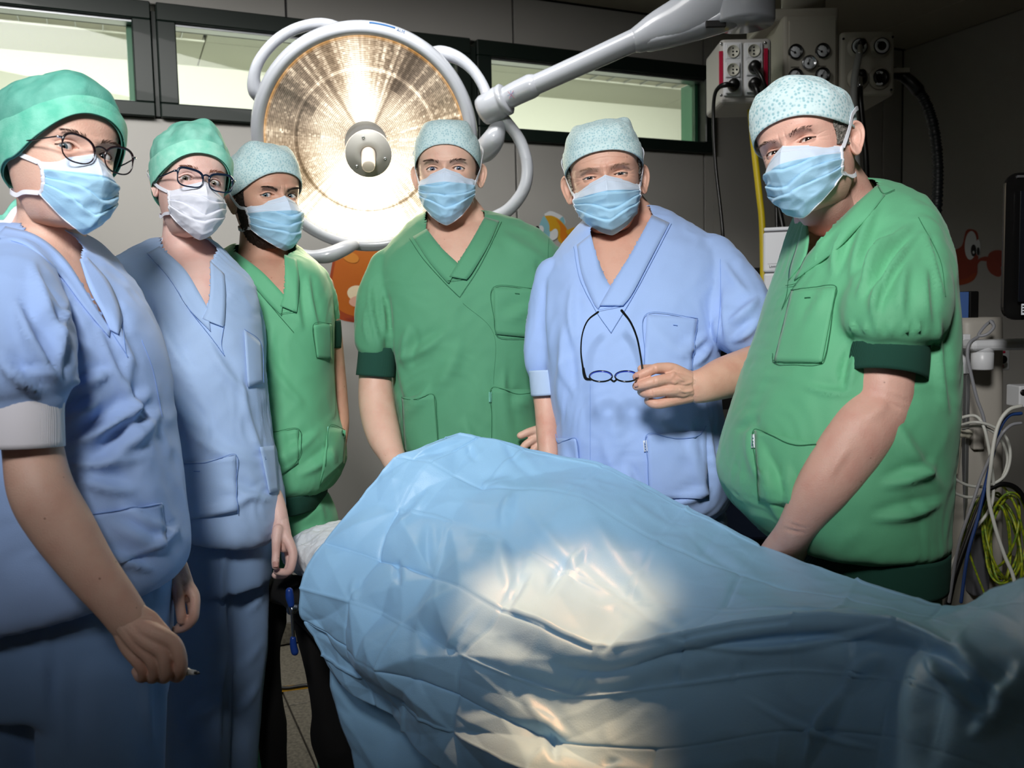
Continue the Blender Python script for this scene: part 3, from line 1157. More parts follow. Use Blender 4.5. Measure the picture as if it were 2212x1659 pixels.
def head_patch(hd, X, cond, off, m, root, name, rough=.0008, seed=2):
    """hair or beard that follows the skull: cond(a, z) picks the region"""
    P, Fs, A, zs = hd
    nc = len(A)
    a = np.tile(np.where(A > math.pi, A - 2 * math.pi, A), len(zs))
    z = np.repeat(zs, nc)
    k = cond(a, z)
    N = normals(P, Fs[:-2])
    N = N * np.sign((N * (P * [1, 1, .3])).sum(1) + 1e-9)[:, None]
    g = vnoise(P, 300, seed) * rough + vnoise(P * [1, 1, .3], 600, seed + 1) * rough
    Q = P + N * (off * np.clip(k, 0, 1) + g * np.clip(k, 0, 1) - .0006 * (k < .3))[:, None]
    fs = [f for f in Fs[:-2] if k[f[0]] > .02 and k[f[2]] > .02]
    used = sorted({v for f in fs for v in f})
    ix = {v: i for i, v in enumerate(used)}
    if not fs: return
    return mk(name, X(Q[used]), [tuple(ix[v] for v in f) for f in fs], m, root)


def glasses(X, root, m, name, wid, hgt, sq, lensm, rim=.0011, yb=.112, z0=-.002, tilt=0, temple=True, label=None, cx=.0335, droop=0):
    parts = []
    lens = []
    for sx in (-1, 1):
        u = np.linspace(0, 2 * math.pi, 48, endpoint=False)
        c, s = np.cos(u), np.sin(u)
        ex = wid * np.sign(c) * np.abs(c) ** (2 / sq)
        ez = hgt * np.sign(s) * np.abs(s) ** (2 / sq) + .003 * (ex * sx / wid) * (s > 0)
        ez = np.where(s < 0, ez * (1.12 - .0 * s), ez)
        x = sx * cx + ex
        y = -(yb - .35 * np.abs(x) ** 1.9 * 2.2)
        z = z0 + ez + droop
        L = np.stack([x, y, z], -1)
        parts.append(tube(X(L), rim, 8, closed=True))
        thick = 1 + .9 * (s > .1)
        parts.append(tube(X(np.stack([x, y, z + .0004], -1)), rim * thick, 8, closed=True))
        V = X(L)
        lens.append((np.vstack([V, V.mean(0)]), [(i, (i + 1) % 48, 48) for i in range(48)]))
    g = np.linspace(-1, 1, 9)
    bx = (cx - wid) * g
    parts.append(tube(X(np.stack([bx, -(yb + .001) + 0 * g, z0 + droop + hgt * .45 + .0028 * (1 - g * g)], -1)), rim * 1.35, 8))
    V, Fs = cat_mesh(parts)
    fr = mk(name, V, Fs, m, root, label=label)
    V, Fs = cat_mesh(lens)
    mk('lenses', V, Fs, lensm, fr)
    if temple:
        for sx in (-1, 1):
            x0 = sx * (cx + wid)
            yy = -(yb - .35 * abs(x0) ** 1.9 * 2.2)
            T = np.array([[x0, yy, z0 + droop + hgt * .55], [x0 + sx * .006, yy + .006, z0 + droop + hgt * .55],
                          [sx * .0775, -.045, z0 + .004], [sx * .0795, -.005, z0 + .004], [sx * .078, .02, z0 - .006]])
            T = dens(T, 6)
            V, Fs = tube(X(T), rim * 1.15, 8)
            mk('temple_arm', V, Fs, m, fr)
            V, Fs = tube(X(np.array([[x0 - sx * .001, yy - .0004, z0 + droop + hgt * .55], [x0 + sx * .006, yy + .004, z0 + droop + hgt * .55]])), rim * 1.7, 8)
            mk('hinge', V, Fs, M_STEEL, fr)
    return fr


def wear_mask(sp, X, R, root, seed, top=None, low=None, strap=None, strap2=None):
    P, Fs, nu, nv = mask_mesh(sp, seed)
    mi = [0 if (f[0] // nu) < nv * .27 else 1 for f in Fs]
    o = mk('face_mask', X(P), Fs, None, root, mats=[top or M_MASKLIT, low or M_MASK], mi=mi, solid=.0012)
    bind = []
    for w in ('left', 'right'):
        L = X(grid_line(P, nu, nv, w) + np.array([0, -.0006, 0]))
        bind.append(tube(L, np.stack([np.full(len(L), .0034), np.full(len(L), .0015)], 1), 8, flat=R @ np.array([(-.9 if w == 'left' else .9), -.5, 0])))
    L = X(grid_line(P, nu, nv, 'top') + np.array([0, -.0008, -.002]))
    bind.append(tube(L, np.stack([np.full(len(L), .0024), np.full(len(L), .0010)], 1), 8, flat=R @ np.array([0, -1, .1])))
    L = X(grid_line(P, nu, nv, 'bottom') + np.array([0, -.0006, .0015]))
    bind.append(tube(L, np.stack([np.full(len(L), .0020), np.full(len(L), .0012)], 1), 8, flat=R @ np.array([0, -1, -.3])))
    V, F2 = cat_mesh(bind)
    mk('edge_binding', V, F2, M_STRAP, o)
    # stitch rows below the top edge
    G = P.reshape(nv, nu, 3)
    st = []
    for r in (5, 7):
        L = X(G[r] + np.array([0, -.0014, 0]))
        st.append(tube(L, .00035, 5))
    V, F2 = cat_mesh(st)
    mk('stitching', V, F2, M_SEAMB if 0 else M_STRAP, o)
    # upper and lower ties
    zt, zb = G[0, 0][2], G[-1, 0][2]
    up = strap or [(84, zt + .004, .004), (92, zt + .022, .006), (102, .022, .010), (116, .045, .013), (140, .062, .014), (180, .070, .014)]
    dn = strap2 or [(82, zb + .002, .003), (95, zb - .002, .004), (115, zb + .004, .006), (145, zb + .01, .006), (180, zb + .01, .006)]
    for sx in (-1, 1):
        for path, row in ((up, G[1, 0 if sx < 0 else -1]), (dn, G[-2, 0 if sx < 0 else -1])):
            pts = [row + np.array([sx * .001, 0, 0])]
            for (a, z, of) in path:
                pts.append(hpoint(np.array([sx * math.radians(a)]), np.array([float(z)]), of)[0])
            Q = dens(np.array(pts), 6)
            T = np.gradient(Q, axis=0)
            out = Q * [1, 1, 0]
            out /= np.linalg.norm(out, axis=1)[:, None]
            # oriented ribbon
            T /= np.linalg.norm(T, axis=1)[:, None]
            sd = np.cross(T, out)
            sd /= np.linalg.norm(sd, axis=1)[:, None]
            w, th = .0036, .0005
            V = np.stack([Q - sd * w, Q - sd * w + out * th * 2, Q + sd * w + out * th * 2, Q + sd * w], 1).reshape(-1, 3)
            mk('mask_tie', X(V), grid_faces(len(Q), 4, True) + [(0, 1, 2, 3)], M_STRAP, root, smooth=False)
    return o


def tails(X, root, m, a, z, n=2, ln=.045, name='tie_end', seed=0):
    r = np.random.RandomState(seed)
    p = hpoint(np.array([math.radians(a)]), np.array([z]), .010)[0]
    ps = []
    for i in range(n):
        d = np.array([(-1) ** i * .5 * r.rand() - .2, .55, -.75 - .3 * i])
        d /= np.linalg.norm(d)
        pts = np.array([p, p + d * ln * .4 + [0, .006, .006], p + d * ln * .8, p + d * ln + [0, .004, .003]])
        ps.append(tube(dens(X(pts), 5), np.stack([np.linspace(.003, .008, 16), np.full(16, .0011)], 1), 8, flat=[.3, -1, 0]))
    V, Fs = cat_mesh(ps)
    mk(name, V, Fs, m, root)


def hand_parts(chains, n=12):
    """chains of (px, py, D, rpx)"""
    return [ptube(c, n, 5) for c in chains]


def shirt_of(root, name, m, torso, sleeves, flds, vcut=None, vox=.006, amp=.0022, seed=1, sm=4, label=None):
    parts = [rings(torso)] + [ptube(s, 28) for s in sleeves]
    V, Fs = remesh(parts, vox, sm)
    N = normals(V, Fs)
    # broad uneven cloth, longer along the height
    Q = V * np.array([1, 1, .45])
    g = (1 - np.abs(vnoise(Q, 9, seed)) * 2) * amp + (1 - np.abs(vnoise(Q + .3 * vnoise(V, 6, seed + 2)[:, None], 19, seed + 1)) * 2) * amp * .55
    g += (1 - np.abs(vnoise(V @ np.array([[.8, 0, .6], [0, 1, 0], [-.6, 0, .8]]) * [1, 1, .4], 30, seed + 7)) * 2) * amp * .5
    V = V + N * g[:, None]
    V = folds(V, N, [(p[0], p[1], p[2], p[3], p[4] * .9, p[5] * 1.8) for p in flds])
    sf = Surf(V, Fs)
    F2 = Fs
    if vcut:
        for poly, dm in vcut:
            F2 = cut(V, F2, poly, dm)
    mk(name, V, F2, m, root, label=label, solid=.0015, offset=-1)
    return sf


def cuff(root, pts, m, name='sleeve_cuff', label=None):
    V, Fs = ptube(pts, 36, 6, cap=False)
    # a rib knit: slight vertical ribs
    mk(name, V, Fs, m, root, solid=.003, offset=-1, label=label)


def hem_band(root, rows, m, name='waistband'):
    V, Fs = rings(rows, 80, 5)
    mk(name, V, Fs[:-2], m, root, solid=.003, offset=0)


def arms(chains, vox=.0045, sm=4):
    return remesh([ptube(c, 24) for c in chains], vox, sm, .5)


def seam(root, sf, pts, m, r=.0009, name='seam', off=.0015):
    L = sf.line(pts, off * .75)
    if len(L) > 2:
        V, Fs = tube(L, r * .55, 6)
        mk(name, V, Fs, m, root)


def trousers(root, m, hips, legs, name='trousers', flds=(), seed=3, label=None):
    V, Fs = remesh([rings(hips, 56)] + [ptube(l, 28) for l in legs], .009, 5)
    N = normals(V, Fs)
    Q = V * np.array([1, 1, .3])
    g = (1 - np.abs(vnoise(Q, 10, seed)) * 2) * .004 + (1 - np.abs(vnoise(Q, 24, seed + 1)) * 2) * .0018
    V = folds(V + N * g[:, None], N, flds)
    mk(name, V, Fs, m, root, label=label)
    return Surf(V, Fs)


def shoe(root, m, px, D, yaw=0):
    """a clog under a trouser leg, on the floor"""
    p = W(px, 900, D)
    c, s = math.cos(yaw), math.sin(yaw)
    rows = []
    for (t, w, h) in ((-.09, .03, .05), (-.06, .04, .065), (0, .044, .07), (.06, .048, .055), (.11, .045, .04), (.15, .03, .03)):
        a = np.linspace(0, 2 * math.pi, 20, endpoint=False)
        x = w * np.cos(a)
        z = h / 2 + h / 2 * np.sin(a)
        rows.append(np.stack([p[0] + x * c + t * s, p[1] - t * c + x * s, z + 0.002], -1))
    V = np.array(rows).reshape(-1, 3)
    Fs = grid_faces(6, 20, True) + [tuple(range(20)), tuple(range(119, 99, -1))]
    mk('clog', V, Fs, m, root)
# ------------------------------------------------------------------ people
SK1 = skin_mat('skin_1', '#e0b8a6', '#c98d7c')
SK2 = skin_mat('skin_2', '#e6c2b8', '#d29a8e')
SK3 = skin_mat('skin_3', '#cfa28d', '#b97d6a')
SK4 = skin_mat('skin_4', '#dcb5a2', '#c98d7b')
SK5 = skin_mat('skin_5', '#d8ab97', '#c07a68')
SK6 = skin_mat('skin_6', '#dfb2a2', '#cc8478')


def finish_body(root, parts, m):
    V, Fs = cat_mesh(parts)
    o = mk('body', V, Fs, m, root)
    return o


def label_tag(root, sf, quad, m=None, txt='JEVER'):
    o = sf.patch('garment_label', quad, m or M_LBL, root, .004, (5, 8), .0008)
    if m is None:
        c = np.array(quad, float)
        dx, dy = c[3] - c[0]
        L = math.hypot(dx, dy)
        # short printed marks running down the woven label
        for i in range(6):
            t0, t1 = .2 + i * .12, .2 + i * .12 + .07
            e = c[0] * (1 - t0) + c[3] * t0 + (c[1] - c[0]) * .3
            f = c[0] * (1 - t1) + c[3] * t1 + (c[1] - c[0]) * .3
            a = sf.at(e[0], e[1], .0062)
            b = sf.at(f[0], f[1], .0062)
            g = sf.at(*(e + (c[1] - c[0]) * .4), .0062)
            if a is None or b is None or g is None: continue
            V, Fs = tube(np.array([b, a, g] if i % 2 else [a, b]), .0006, 5)
            mk('print_mark', V, Fs, M_LBLTXT, o)
    return o


# ================= woman at the left edge
def woman_left():
    D = 1.32
    base = W(150, 900, D)
    root = empty('person', (base[0], base[1], 0), 'woman nearest the left edge in blue scrubs, teal bonnet and round glasses', 'person', None)
    torso = [(494, 10, 140, 1.36, .055), (512, -34, 170, 1.35, .085, .3), (540, -75, 196, 1.34, .105, .35), (600, -105, 246, 1.33, .12, .3), (680, -110, 296, 1.32, .13, .2),
             (780, -105, 334, 1.32, .14, .1), (900, -100, 357, 1.33, .135), (1000, -98, 372, 1.33, .14), (1110, -98, 386, 1.33, .145), (1210, -98, 394, 1.33, .15, 0, -20),
             (1270, -96, 386, 1.33, .145, 0, -40), (1300, -92, 368, 1.33, .135, 0, -46)]
    sl = [(35, 580, 1.24, 66), (28, 660, 1.18, 104), (40, 740, 1.14, 114), (52, 795, 1.125, 106), (54, 832, 1.12, 98), (56, 856, 1.12, 74)]
    fl = [(70, 560, 135, 740, 14, 9), (30, 640, 130, 830, 15, 10), (90, 600, 150, 700, 10, 7), (-10, 760, 90, 850, 14, 8), (0, 800, 140, 800, 9, 4),
          (150, 640, 130, 830, 12, 8), (160, 830, 240, 800, 14, 8), (140, 900, 220, 860, 15, 10), (190, 940, 330, 840, 17, 9), (150, 960, 260, 900, 14, 9),
          (200, 1010, 350, 880, 20, 9), (210, 700, 330, 930, 12, 6), (280, 760, 300, 960, 16, 5), (160, 1030, 300, 1060, 16, 7), (230, 1120, 360, 1180, 14, 8),
          (200, 1180, 340, 1230, 12, 8), (260, 1090, 380, 1150, 13, 7), (300, 1200, 390, 1130, 10, 6), (120, 1000, 330, 980, 16, 6), (230, 620, 300, 800, 10, 4)]
    v = [([(30, 470), (66, 508), (140, 560), (195, 640), (240, 716), (232, 690), (196, 620), (176, 566), (186, 500), (120, 440)], 1.33)]
    sf = shirt_of(root, 'scrub_top', M_BLUE, torso, [sl], fl, v, seed=11, amp=.003)
    sf.band('collar', [(176, 560), (196, 622), (222, 672), (240, 714)], [(188, 556), (236, 612), (262, 680), (256, 722)], M_BLUE, root, .004)
    sf.band('collar', [(10, 492), (78, 512), (140, 564), (195, 650), (238, 716)], [(-10, 512), (60, 532), (120, 582), (182, 664), (236, 728)], M_BLUE, root, .003, solid=.002)
    seam(root, sf, [(262, 680), (272, 760), (276, 772)], M_SEAMB)
    seam(root, sf, [(240, 716), (276, 770)], M_SEAMB)
    sf.patch('pocket', [(196, 1112), (348, 1086), (360, 1180), (235, 1225)], M_BLUE, root, .003, (14, 10), .002)
    seam(root, sf, [(196, 1112), (270, 1100), (346, 1088)], M_SEAMB, .0012, off=.007)
    seam(root, sf, [(306, 735), (330, 800), (350, 900)], M_SEAMB)
    cuff(root, [(56, 856, 1.12, 76), (56, 900, 1.12, 75), (57, 966, 1.12, 76)], M_WHITECUFF)
    # arms and hands
    A = [[(40, 600, 1.24, 60), (50, 800, 1.15, 60), (70, 960, 1.135, 60), (90, 1060, 1.12, 66), (135, 1140, 1.12, 66, .9), (195, 1230, 1.12, 56, .85), (250, 1300, 1.12, 49, .8), (282, 1345, 1.12, 46, .7)],
         [(240, 680, 1.40, 34), (290, 850, 1.41, 40), (345, 1100, 1.42, 32), (380, 1235, 1.40, 24)]]
    a = arms(A)
    h = remesh(hand_parts([
        [(268, 1318, 1.12, 34, .6), (288, 1340, 1.12, 42, .6), (312, 1362, 1.12, 46, .5), (345, 1390, 1.11, 40, .45)],
        [(290, 1350, 1.115, 22), (335, 1368, 1.10, 20), (374, 1388, 1.10, 16.5), (389, 1418, 1.10, 14.5), (391, 1446, 1.105, 13.5), (384, 1462, 1.125, 12.5), (366, 1456, 1.14, 11.5)],
        [(280, 1350, 1.115, 24), (320, 1385, 1.10, 20), (350, 1408, 1.097, 16.5), (358, 1436, 1.098, 14), (360, 1458, 1.106, 13.2), (352, 1464, 1.125, 12.5), (338, 1452, 1.14, 11.5)],
        [(270, 1350, 1.115, 24), (300, 1392, 1.105, 20), (325, 1420, 1.10, 16.5), (333, 1442, 1.102, 14), (334, 1460, 1.11, 13), (326, 1464, 1.13, 12), (314, 1450, 1.14, 11)],
        [(258, 1345, 1.12, 22), (278, 1396, 1.115, 19), (301, 1430, 1.11, 15.5), (309, 1448, 1.112, 13.2), (309, 1462, 1.12, 12.2), (302, 1462, 1.135, 11), (294, 1450, 1.145, 10)],
        [(275, 1340, 1.14, 22), (310, 1380, 1.155, 18), (345, 1420, 1.155, 15), (376, 1446, 1.14, 12.5)]]), .0016, 1)
    h2 = remesh(hand_parts([
        [(380, 1225, 1.40, 26, .8), (392, 1262, 1.39, 27, .6), (404, 1285, 1.39, 22, .6)],
        [(388, 1250, 1.39, 16), (410, 1272, 1.385, 14), (421, 1290, 1.38, 11.5), (421, 1315, 1.375, 11), (417, 1336, 1.375, 11), (400, 1354, 1.38, 10), (376, 1362, 1.39, 9.5)],
        [(392, 1250, 1.40, 16), (408, 1290, 1.40, 12), (416, 1315, 1.40, 11), (408, 1342, 1.40, 10.5), (388, 1354, 1.40, 10)],
        [(378, 1250, 1.385, 15), (384, 1278, 1.375, 13), (388, 1306, 1.37, 11.5), (391, 1326, 1.37, 11), (392, 1340, 1.372, 10)]]), .002, 3)
    body = [a, h, h2]
    # neck and chest
    body.append(remesh([rings([(505, 10, 165, 1.37, .07), (560, -40, 190, 1.36, .09), (640, -60, 240, 1.345, .105), (800, -60, 310, 1.34, .11), (1100, -50, 350, 1.35, .11)], shrink=.012),
                        ptube([(108, 400, 1.36, 66, 1.0), (112, 480, 1.36, 68, .95), (104, 530, 1.37, 82, .9), (100, 580, 1.37, 92, .9)], 32), ptube([(90, 480, 1.38, 50), (40, 520, 1.37, 46), (0, 560, 1.36, 40)], 20)], .005, 5))
    sp = dict(id='one', at=(130, 333, 1.335), rot=(56, 4, 7), scale=.93, open=(.0062, .0048, .0150), ears=(0, 0), browz=.001, brow=.0025, mdz=-.004, ma=55)
    X, R, hd = build_head(sp, root, SK1, M_HAIRB, '#4a5a62', body)
    finish_body(root, body, SK1)
    wear_mask(sp, X, R, root, 1, strap=[(84, -.018, .004), (96, -.006, .008), (112, .010, .016), (130, .030, .022), (160, .045, .026), (180, .05, .026)])
    P, Fs = cap_mesh(sp, 2.35, .056, -.072, .128, .004, .0028, back=.16, zs_=-.028, seed=4, peaks=[(150, 30, 40, 30, .012), (-150, 30, 40, 30, .012)])
    cp = mk('bonnet', X(P), Fs, M_CAPG, root, solid=.001)
    P, Fs = cap_mesh(sp, 2.35, .056, -.072, .128, .0095, .0014, back=.16, zs_=-.028, qmax=19, seed=9)
    mk('folded_band', X(P), Fs, M_CAPGB, cp, solid=.001)
    tails(X, root, M_CAPGB, -172, -.07, 2, .06, 'bonnet_tie', 3)
    tails(X, root, M_STRAP, -165, -.085, 2, .055, 'tie_end', 5)
    glasses(X, root, M_BROWNG, 'eyeglasses', .0250, .0195, 2.5, M_LENS, .0010, .1145, -.006, label='round thin dark brown framed glasses')
    # trousers
    trousers(root, M_BLUED, [(1290, -70, 362, 1.35, .12, 0, -40), (1400, -70, 362, 1.35, .12), (1500, -60, 360, 1.35, .11)],
             [[(215, 1420, 1.33, 135), (222, 1700, 1.33, 120), (215, 2300, 1.34, 90), (210, 2660, 1.35, 78)],
              [(40, 1420, 1.37, 130), (30, 1700, 1.37, 115), (30, 2300, 1.38, 88), (30, 2620, 1.38, 76)]],
             flds=[(140, 1420, 160, 1640, 14, 8), (330, 1380, 340, 1650, 10, 6), (100, 1350, 120, 1600, 12, 6)], seed=5)
    shoe(root, M_WHITECUFF, 215, 1.30, .4)
    shoe(root, M_WHITECUFF, 30, 1.38, .4)
    # marker in the near hand: a thing of its own
    p = empty('marker_pen', W(400, 1452, 1.12), 'white felt marker with black tip held in the hand at lower left', 'pen')
    a0, a1 = W(330, 1440, 1.135), W(421, 1453, 1.11)
    ax = a1 - a0
    L = np.linalg.norm(ax)
    V, Fs = lathe([(.003, 0), (.0046, .001), (.0048, .01), (.0048, L * .84), (.0034, L * .86), (.0031, L)], a0, ax, 20)
    mk('barrel', V, Fs, mat('pen_white', '#e6e9ea', rough=.35), p)
    V, Fs = lathe([(.0022, 0), (.0019, .004), (.0007, .008)], a1, ax, 12)
    mk('tip', V, Fs, M_BLACKG, p, label='black felt tip')


# ================= woman second from left
def woman_second():
    base = W(430, 900, 1.78)
    root = empty('person', (base[0], base[1], 0), 'woman second from left in pale blue scrubs, mint bonnet and white mask', 'person')
    torso = [(520, 330, 455, 1.82, .06), (545, 290, 480, 1.81, .085, .1), (575, 240, 505, 1.80, .10, .15), (610, 222, 534, 1.79, .11, .15), (680, 224, 551, 1.78, .115, .1), (780, 236, 562, 1.77, .125),
             (900, 262, 574, 1.77, .125), (1000, 290, 592, 1.77, .125), (1070, 310, 606, 1.77, .13, 0, 12), (1115, 318, 604, 1.77, .13, 0, 34), (1140, 330, 580, 1.77, .12, 0, 34)]
    sl = [(262, 620, 1.70, 46), (262, 700, 1.66, 52), (268, 780, 1.64, 50), (272, 830, 1.64, 44)]
    sl2 = [(510, 620, 1.84, 34), (530, 700, 1.88, 38), (535, 800, 1.9, 36)]
    fl = [(250, 590, 340, 740, 13, 9), (290, 600, 345, 720, 9, 5), (330, 640, 420, 820, 12, 5), (380, 860, 430, 960, 16, 4), (440, 720, 540, 860, 12, 4),
          (330, 800, 480, 960, 16, 6), (400, 930, 560, 1000, 16, 5), (470, 1040, 590, 1080, 13, 6), (430, 1110, 560, 1060, 12, 6), (520, 800, 580, 1010, 10, 4), (370, 600, 440, 700, 8, 3)]
    v = [([(340, 500), (352, 536), (395, 585), (430, 640), (448, 668), (455, 630), (456, 566), (470, 540), (470, 500)], 1.80)]
    sf = shirt_of(root, 'scrub_top', M_BLUE2, torso, [sl, sl2], fl, v, seed=21, amp=.0026)
    sf.band('collar', [(342, 534), (395, 582), (428, 634), (449, 668)], [(318, 548), (366, 602), (406, 664), (455, 716)], M_BLUE2, root, .004)
    sf.band('collar', [(456, 566), (457, 612), (452, 660), (440, 690)], [(484, 592), (487, 640), (484, 700), (476, 704)], M_BLUE2, root, .0055)
    seam(root, sf, [(318, 548), (366, 602), (406, 664), (455, 728), (484, 768)], M_SEAMB, off=.005)
    seam(root, sf, [(484, 700), (478, 742), (484, 768)], M_SEAMB, off=.005)
    sf.patch('pocket', [(526, 712), (563, 744), (567, 828), (534, 836)], M_BLUE2, root, .005, (8, 10))
    seam(root, sf, [(526, 712), (562, 744), (567, 826)], M_SEAMB, .0012, off=.009)
    sf.patch('pocket', [(372, 1004), (508, 984), (514, 1106), (378, 1128)], M_BLUE2, root, .004, (14, 12))
    seam(root, sf, [(372, 1002), (440, 1000), (508, 983), (510, 1040), (514, 1110)], M_SEAMB, .0012, off=.008)
    seam(root, sf, [(420, 1018), (432, 1018)], M_SEAMB, .0015, off=.009)
    sf.patch('pocket', [(560, 966), (592, 963), (598, 1062), (580, 1066)], M_BLUE2, root, .006, (8, 10))
    label_tag(root, sf, [(566, 978), (572, 978), (576, 996), (570, 996)])
    body = [arms([[(510, 620, 1.83, 34), (525, 840, 1.9, 30), (560, 1000, 1.84, 24), (596, 1088, 1.76, 20), (606, 1140, 1.74, 20)],
                  [(266, 650, 1.72, 32), (272, 800, 1.67, 34), (300, 960, 1.68, 34), (330, 1100, 1.7, 26)]])]
    body.append(remesh(hand_parts([
        [(605, 1130, 1.74, 20, .8), (608, 1160, 1.73, 23, .6), (618, 1180, 1.73, 18, .7)],
        [(612, 1150, 1.73, 14), (628, 1180, 1.72, 11), (633, 1198, 1.715, 10), (630, 1220, 1.71, 9.5), (624, 1234, 1.71, 9.2), (610, 1236, 1.715, 8.5), (598, 1234, 1.72, 8)],
        [(612, 1150, 1.75, 14), (624, 1190, 1.75, 11), (626, 1220, 1.75, 10), (614, 1240, 1.75, 9.5), (596, 1242, 1.75, 9)],
        [(600, 1145, 1.72, 12.5), (597, 1170, 1.71, 10.5), (596, 1196, 1.705, 9), (595, 1212, 1.70, 8.8), (595, 1223, 1.70, 8)]]), .002, 3))
    body.append(remesh([rings([(545, 320, 470, 1.83, .06), (600, 260, 510, 1.80, .09), (680, 250, 530, 1.79, .095), (900, 300, 555, 1.78, .1), (1080, 340, 570, 1.78, .1)], shrink=.012),
                        ptube([(398, 440, 1.83, 42), (398, 510, 1.83, 45, .95), (396, 560, 1.83, 56, .9), (400, 600, 1.83, 66, .9)], 32), ptube([(420, 530, 1.84, 40), (455, 575, 1.83, 34)], 20)], .005, 5))
    sp = dict(id='two', at=(412, 400, 1.80), rot=(36, 0, 6), scale=.905, open=(.0074, .0056, .0152), ears=(1, 0), browz=.002, brow=.0025, earsc=.9, flare=12, sxyz=(.97, 1, 1), mdz=-.004, ma=58)
    X, R, hd = build_head(sp, root, SK2, mat('brow_auburn', '#8a5a44', rough=.8), '#6b6657', body)
    finish_body(root, body, SK2)
    # thumb nail
    c = W(595.5, 1219, 1.691)
    V, Fs = ptube([(595, 1214, 1.6935, 6.2, .3), (595, 1224, 1.692, 6.0, .3)], 14)
    mk('thumb_nail', V, Fs, M_NAIL, root)
    wear_mask(sp, X, R, root, 2, top=M_MASKW, low=M_MASKW, strap=[(84, -.018, .004), (95, -.004, .008), (110, .012, .014), (130, .03, .02), (160, .045, .022), (180, .05, .022)])
    P, Fs = cap_mesh(sp, 2.3, .055, -.062, .137, .004, .0028, back=.14, zs_=-.008, seed=14, peaks=[(20, 62, 26, 16, .012), (-100, 50, 35, 25, .008), (150, 30, 40, 30, .01)])
    cp = mk('bonnet', X(P), Fs, M_CAPG2, root, solid=.001)
    P, Fs = cap_mesh(sp, 2.3, .055, -.062, .137, .0095, .0014, back=.14, zs_=-.008, qmax=18, seed=9)
    mk('folded_band', X(P), Fs, M_CAPG2B, cp, solid=.001)
    tails(X, root, M_CAPG2B, -165, -.095, 2, .06, 'bonnet_tie', 3)
    tails(X, root, M_STRAP, -150, -.105, 2, .045, 'tie_end', 5)
    tails(X, root, M_STRAP, 150, -.105, 2, .04, 'tie_end', 8)
    glasses(X, root, M_NAVYG, 'eyeglasses', .0268, .0178, 3.2, M_LENS, .0013, .1125, -.004, label='rounded square navy framed glasses')
    sft = trousers(root, mat('cotton_pale_trousers', '#8cacd6', rough=.85, bump=.35, bscale=900, sheen=.1, var=.04, vscale=5),
             [(1120, 352, 584, 1.80, .10, 0, 20), (1180, 350, 586, 1.80, .10), (1260, 350, 584, 1.80, .095)],
             [[(428, 1230, 1.78, 72), (424, 1450, 1.76, 71), (422, 1660, 1.76, 66), (420, 2060, 1.77, 58), (418, 2180, 1.77, 56)],
              [(534, 1230, 1.82, 48), (528, 1400, 1.84, 47), (510, 1660, 1.85, 45), (500, 2000, 1.85, 42), (500, 2090, 1.85, 42)]],
             flds=[(498, 1130, 494, 1400, 8, 10), (494, 1400, 480, 1650, 8, 8), (380, 1500, 420, 1640, 14, 8), (400, 1560, 480, 1500, 13, 9), (510, 1540, 560, 1470, 9, 7),
                   (430, 1180, 440, 1420, 12, 4), (530, 1330, 575, 1260, 9, 5), (510, 1450, 570, 1380, 9, 4)], seed=8)
    shoe(root, M_WHITECUFF, 420, 1.74, .3)
    shoe(root, M_WHITECUFF, 500, 1.85, .3)


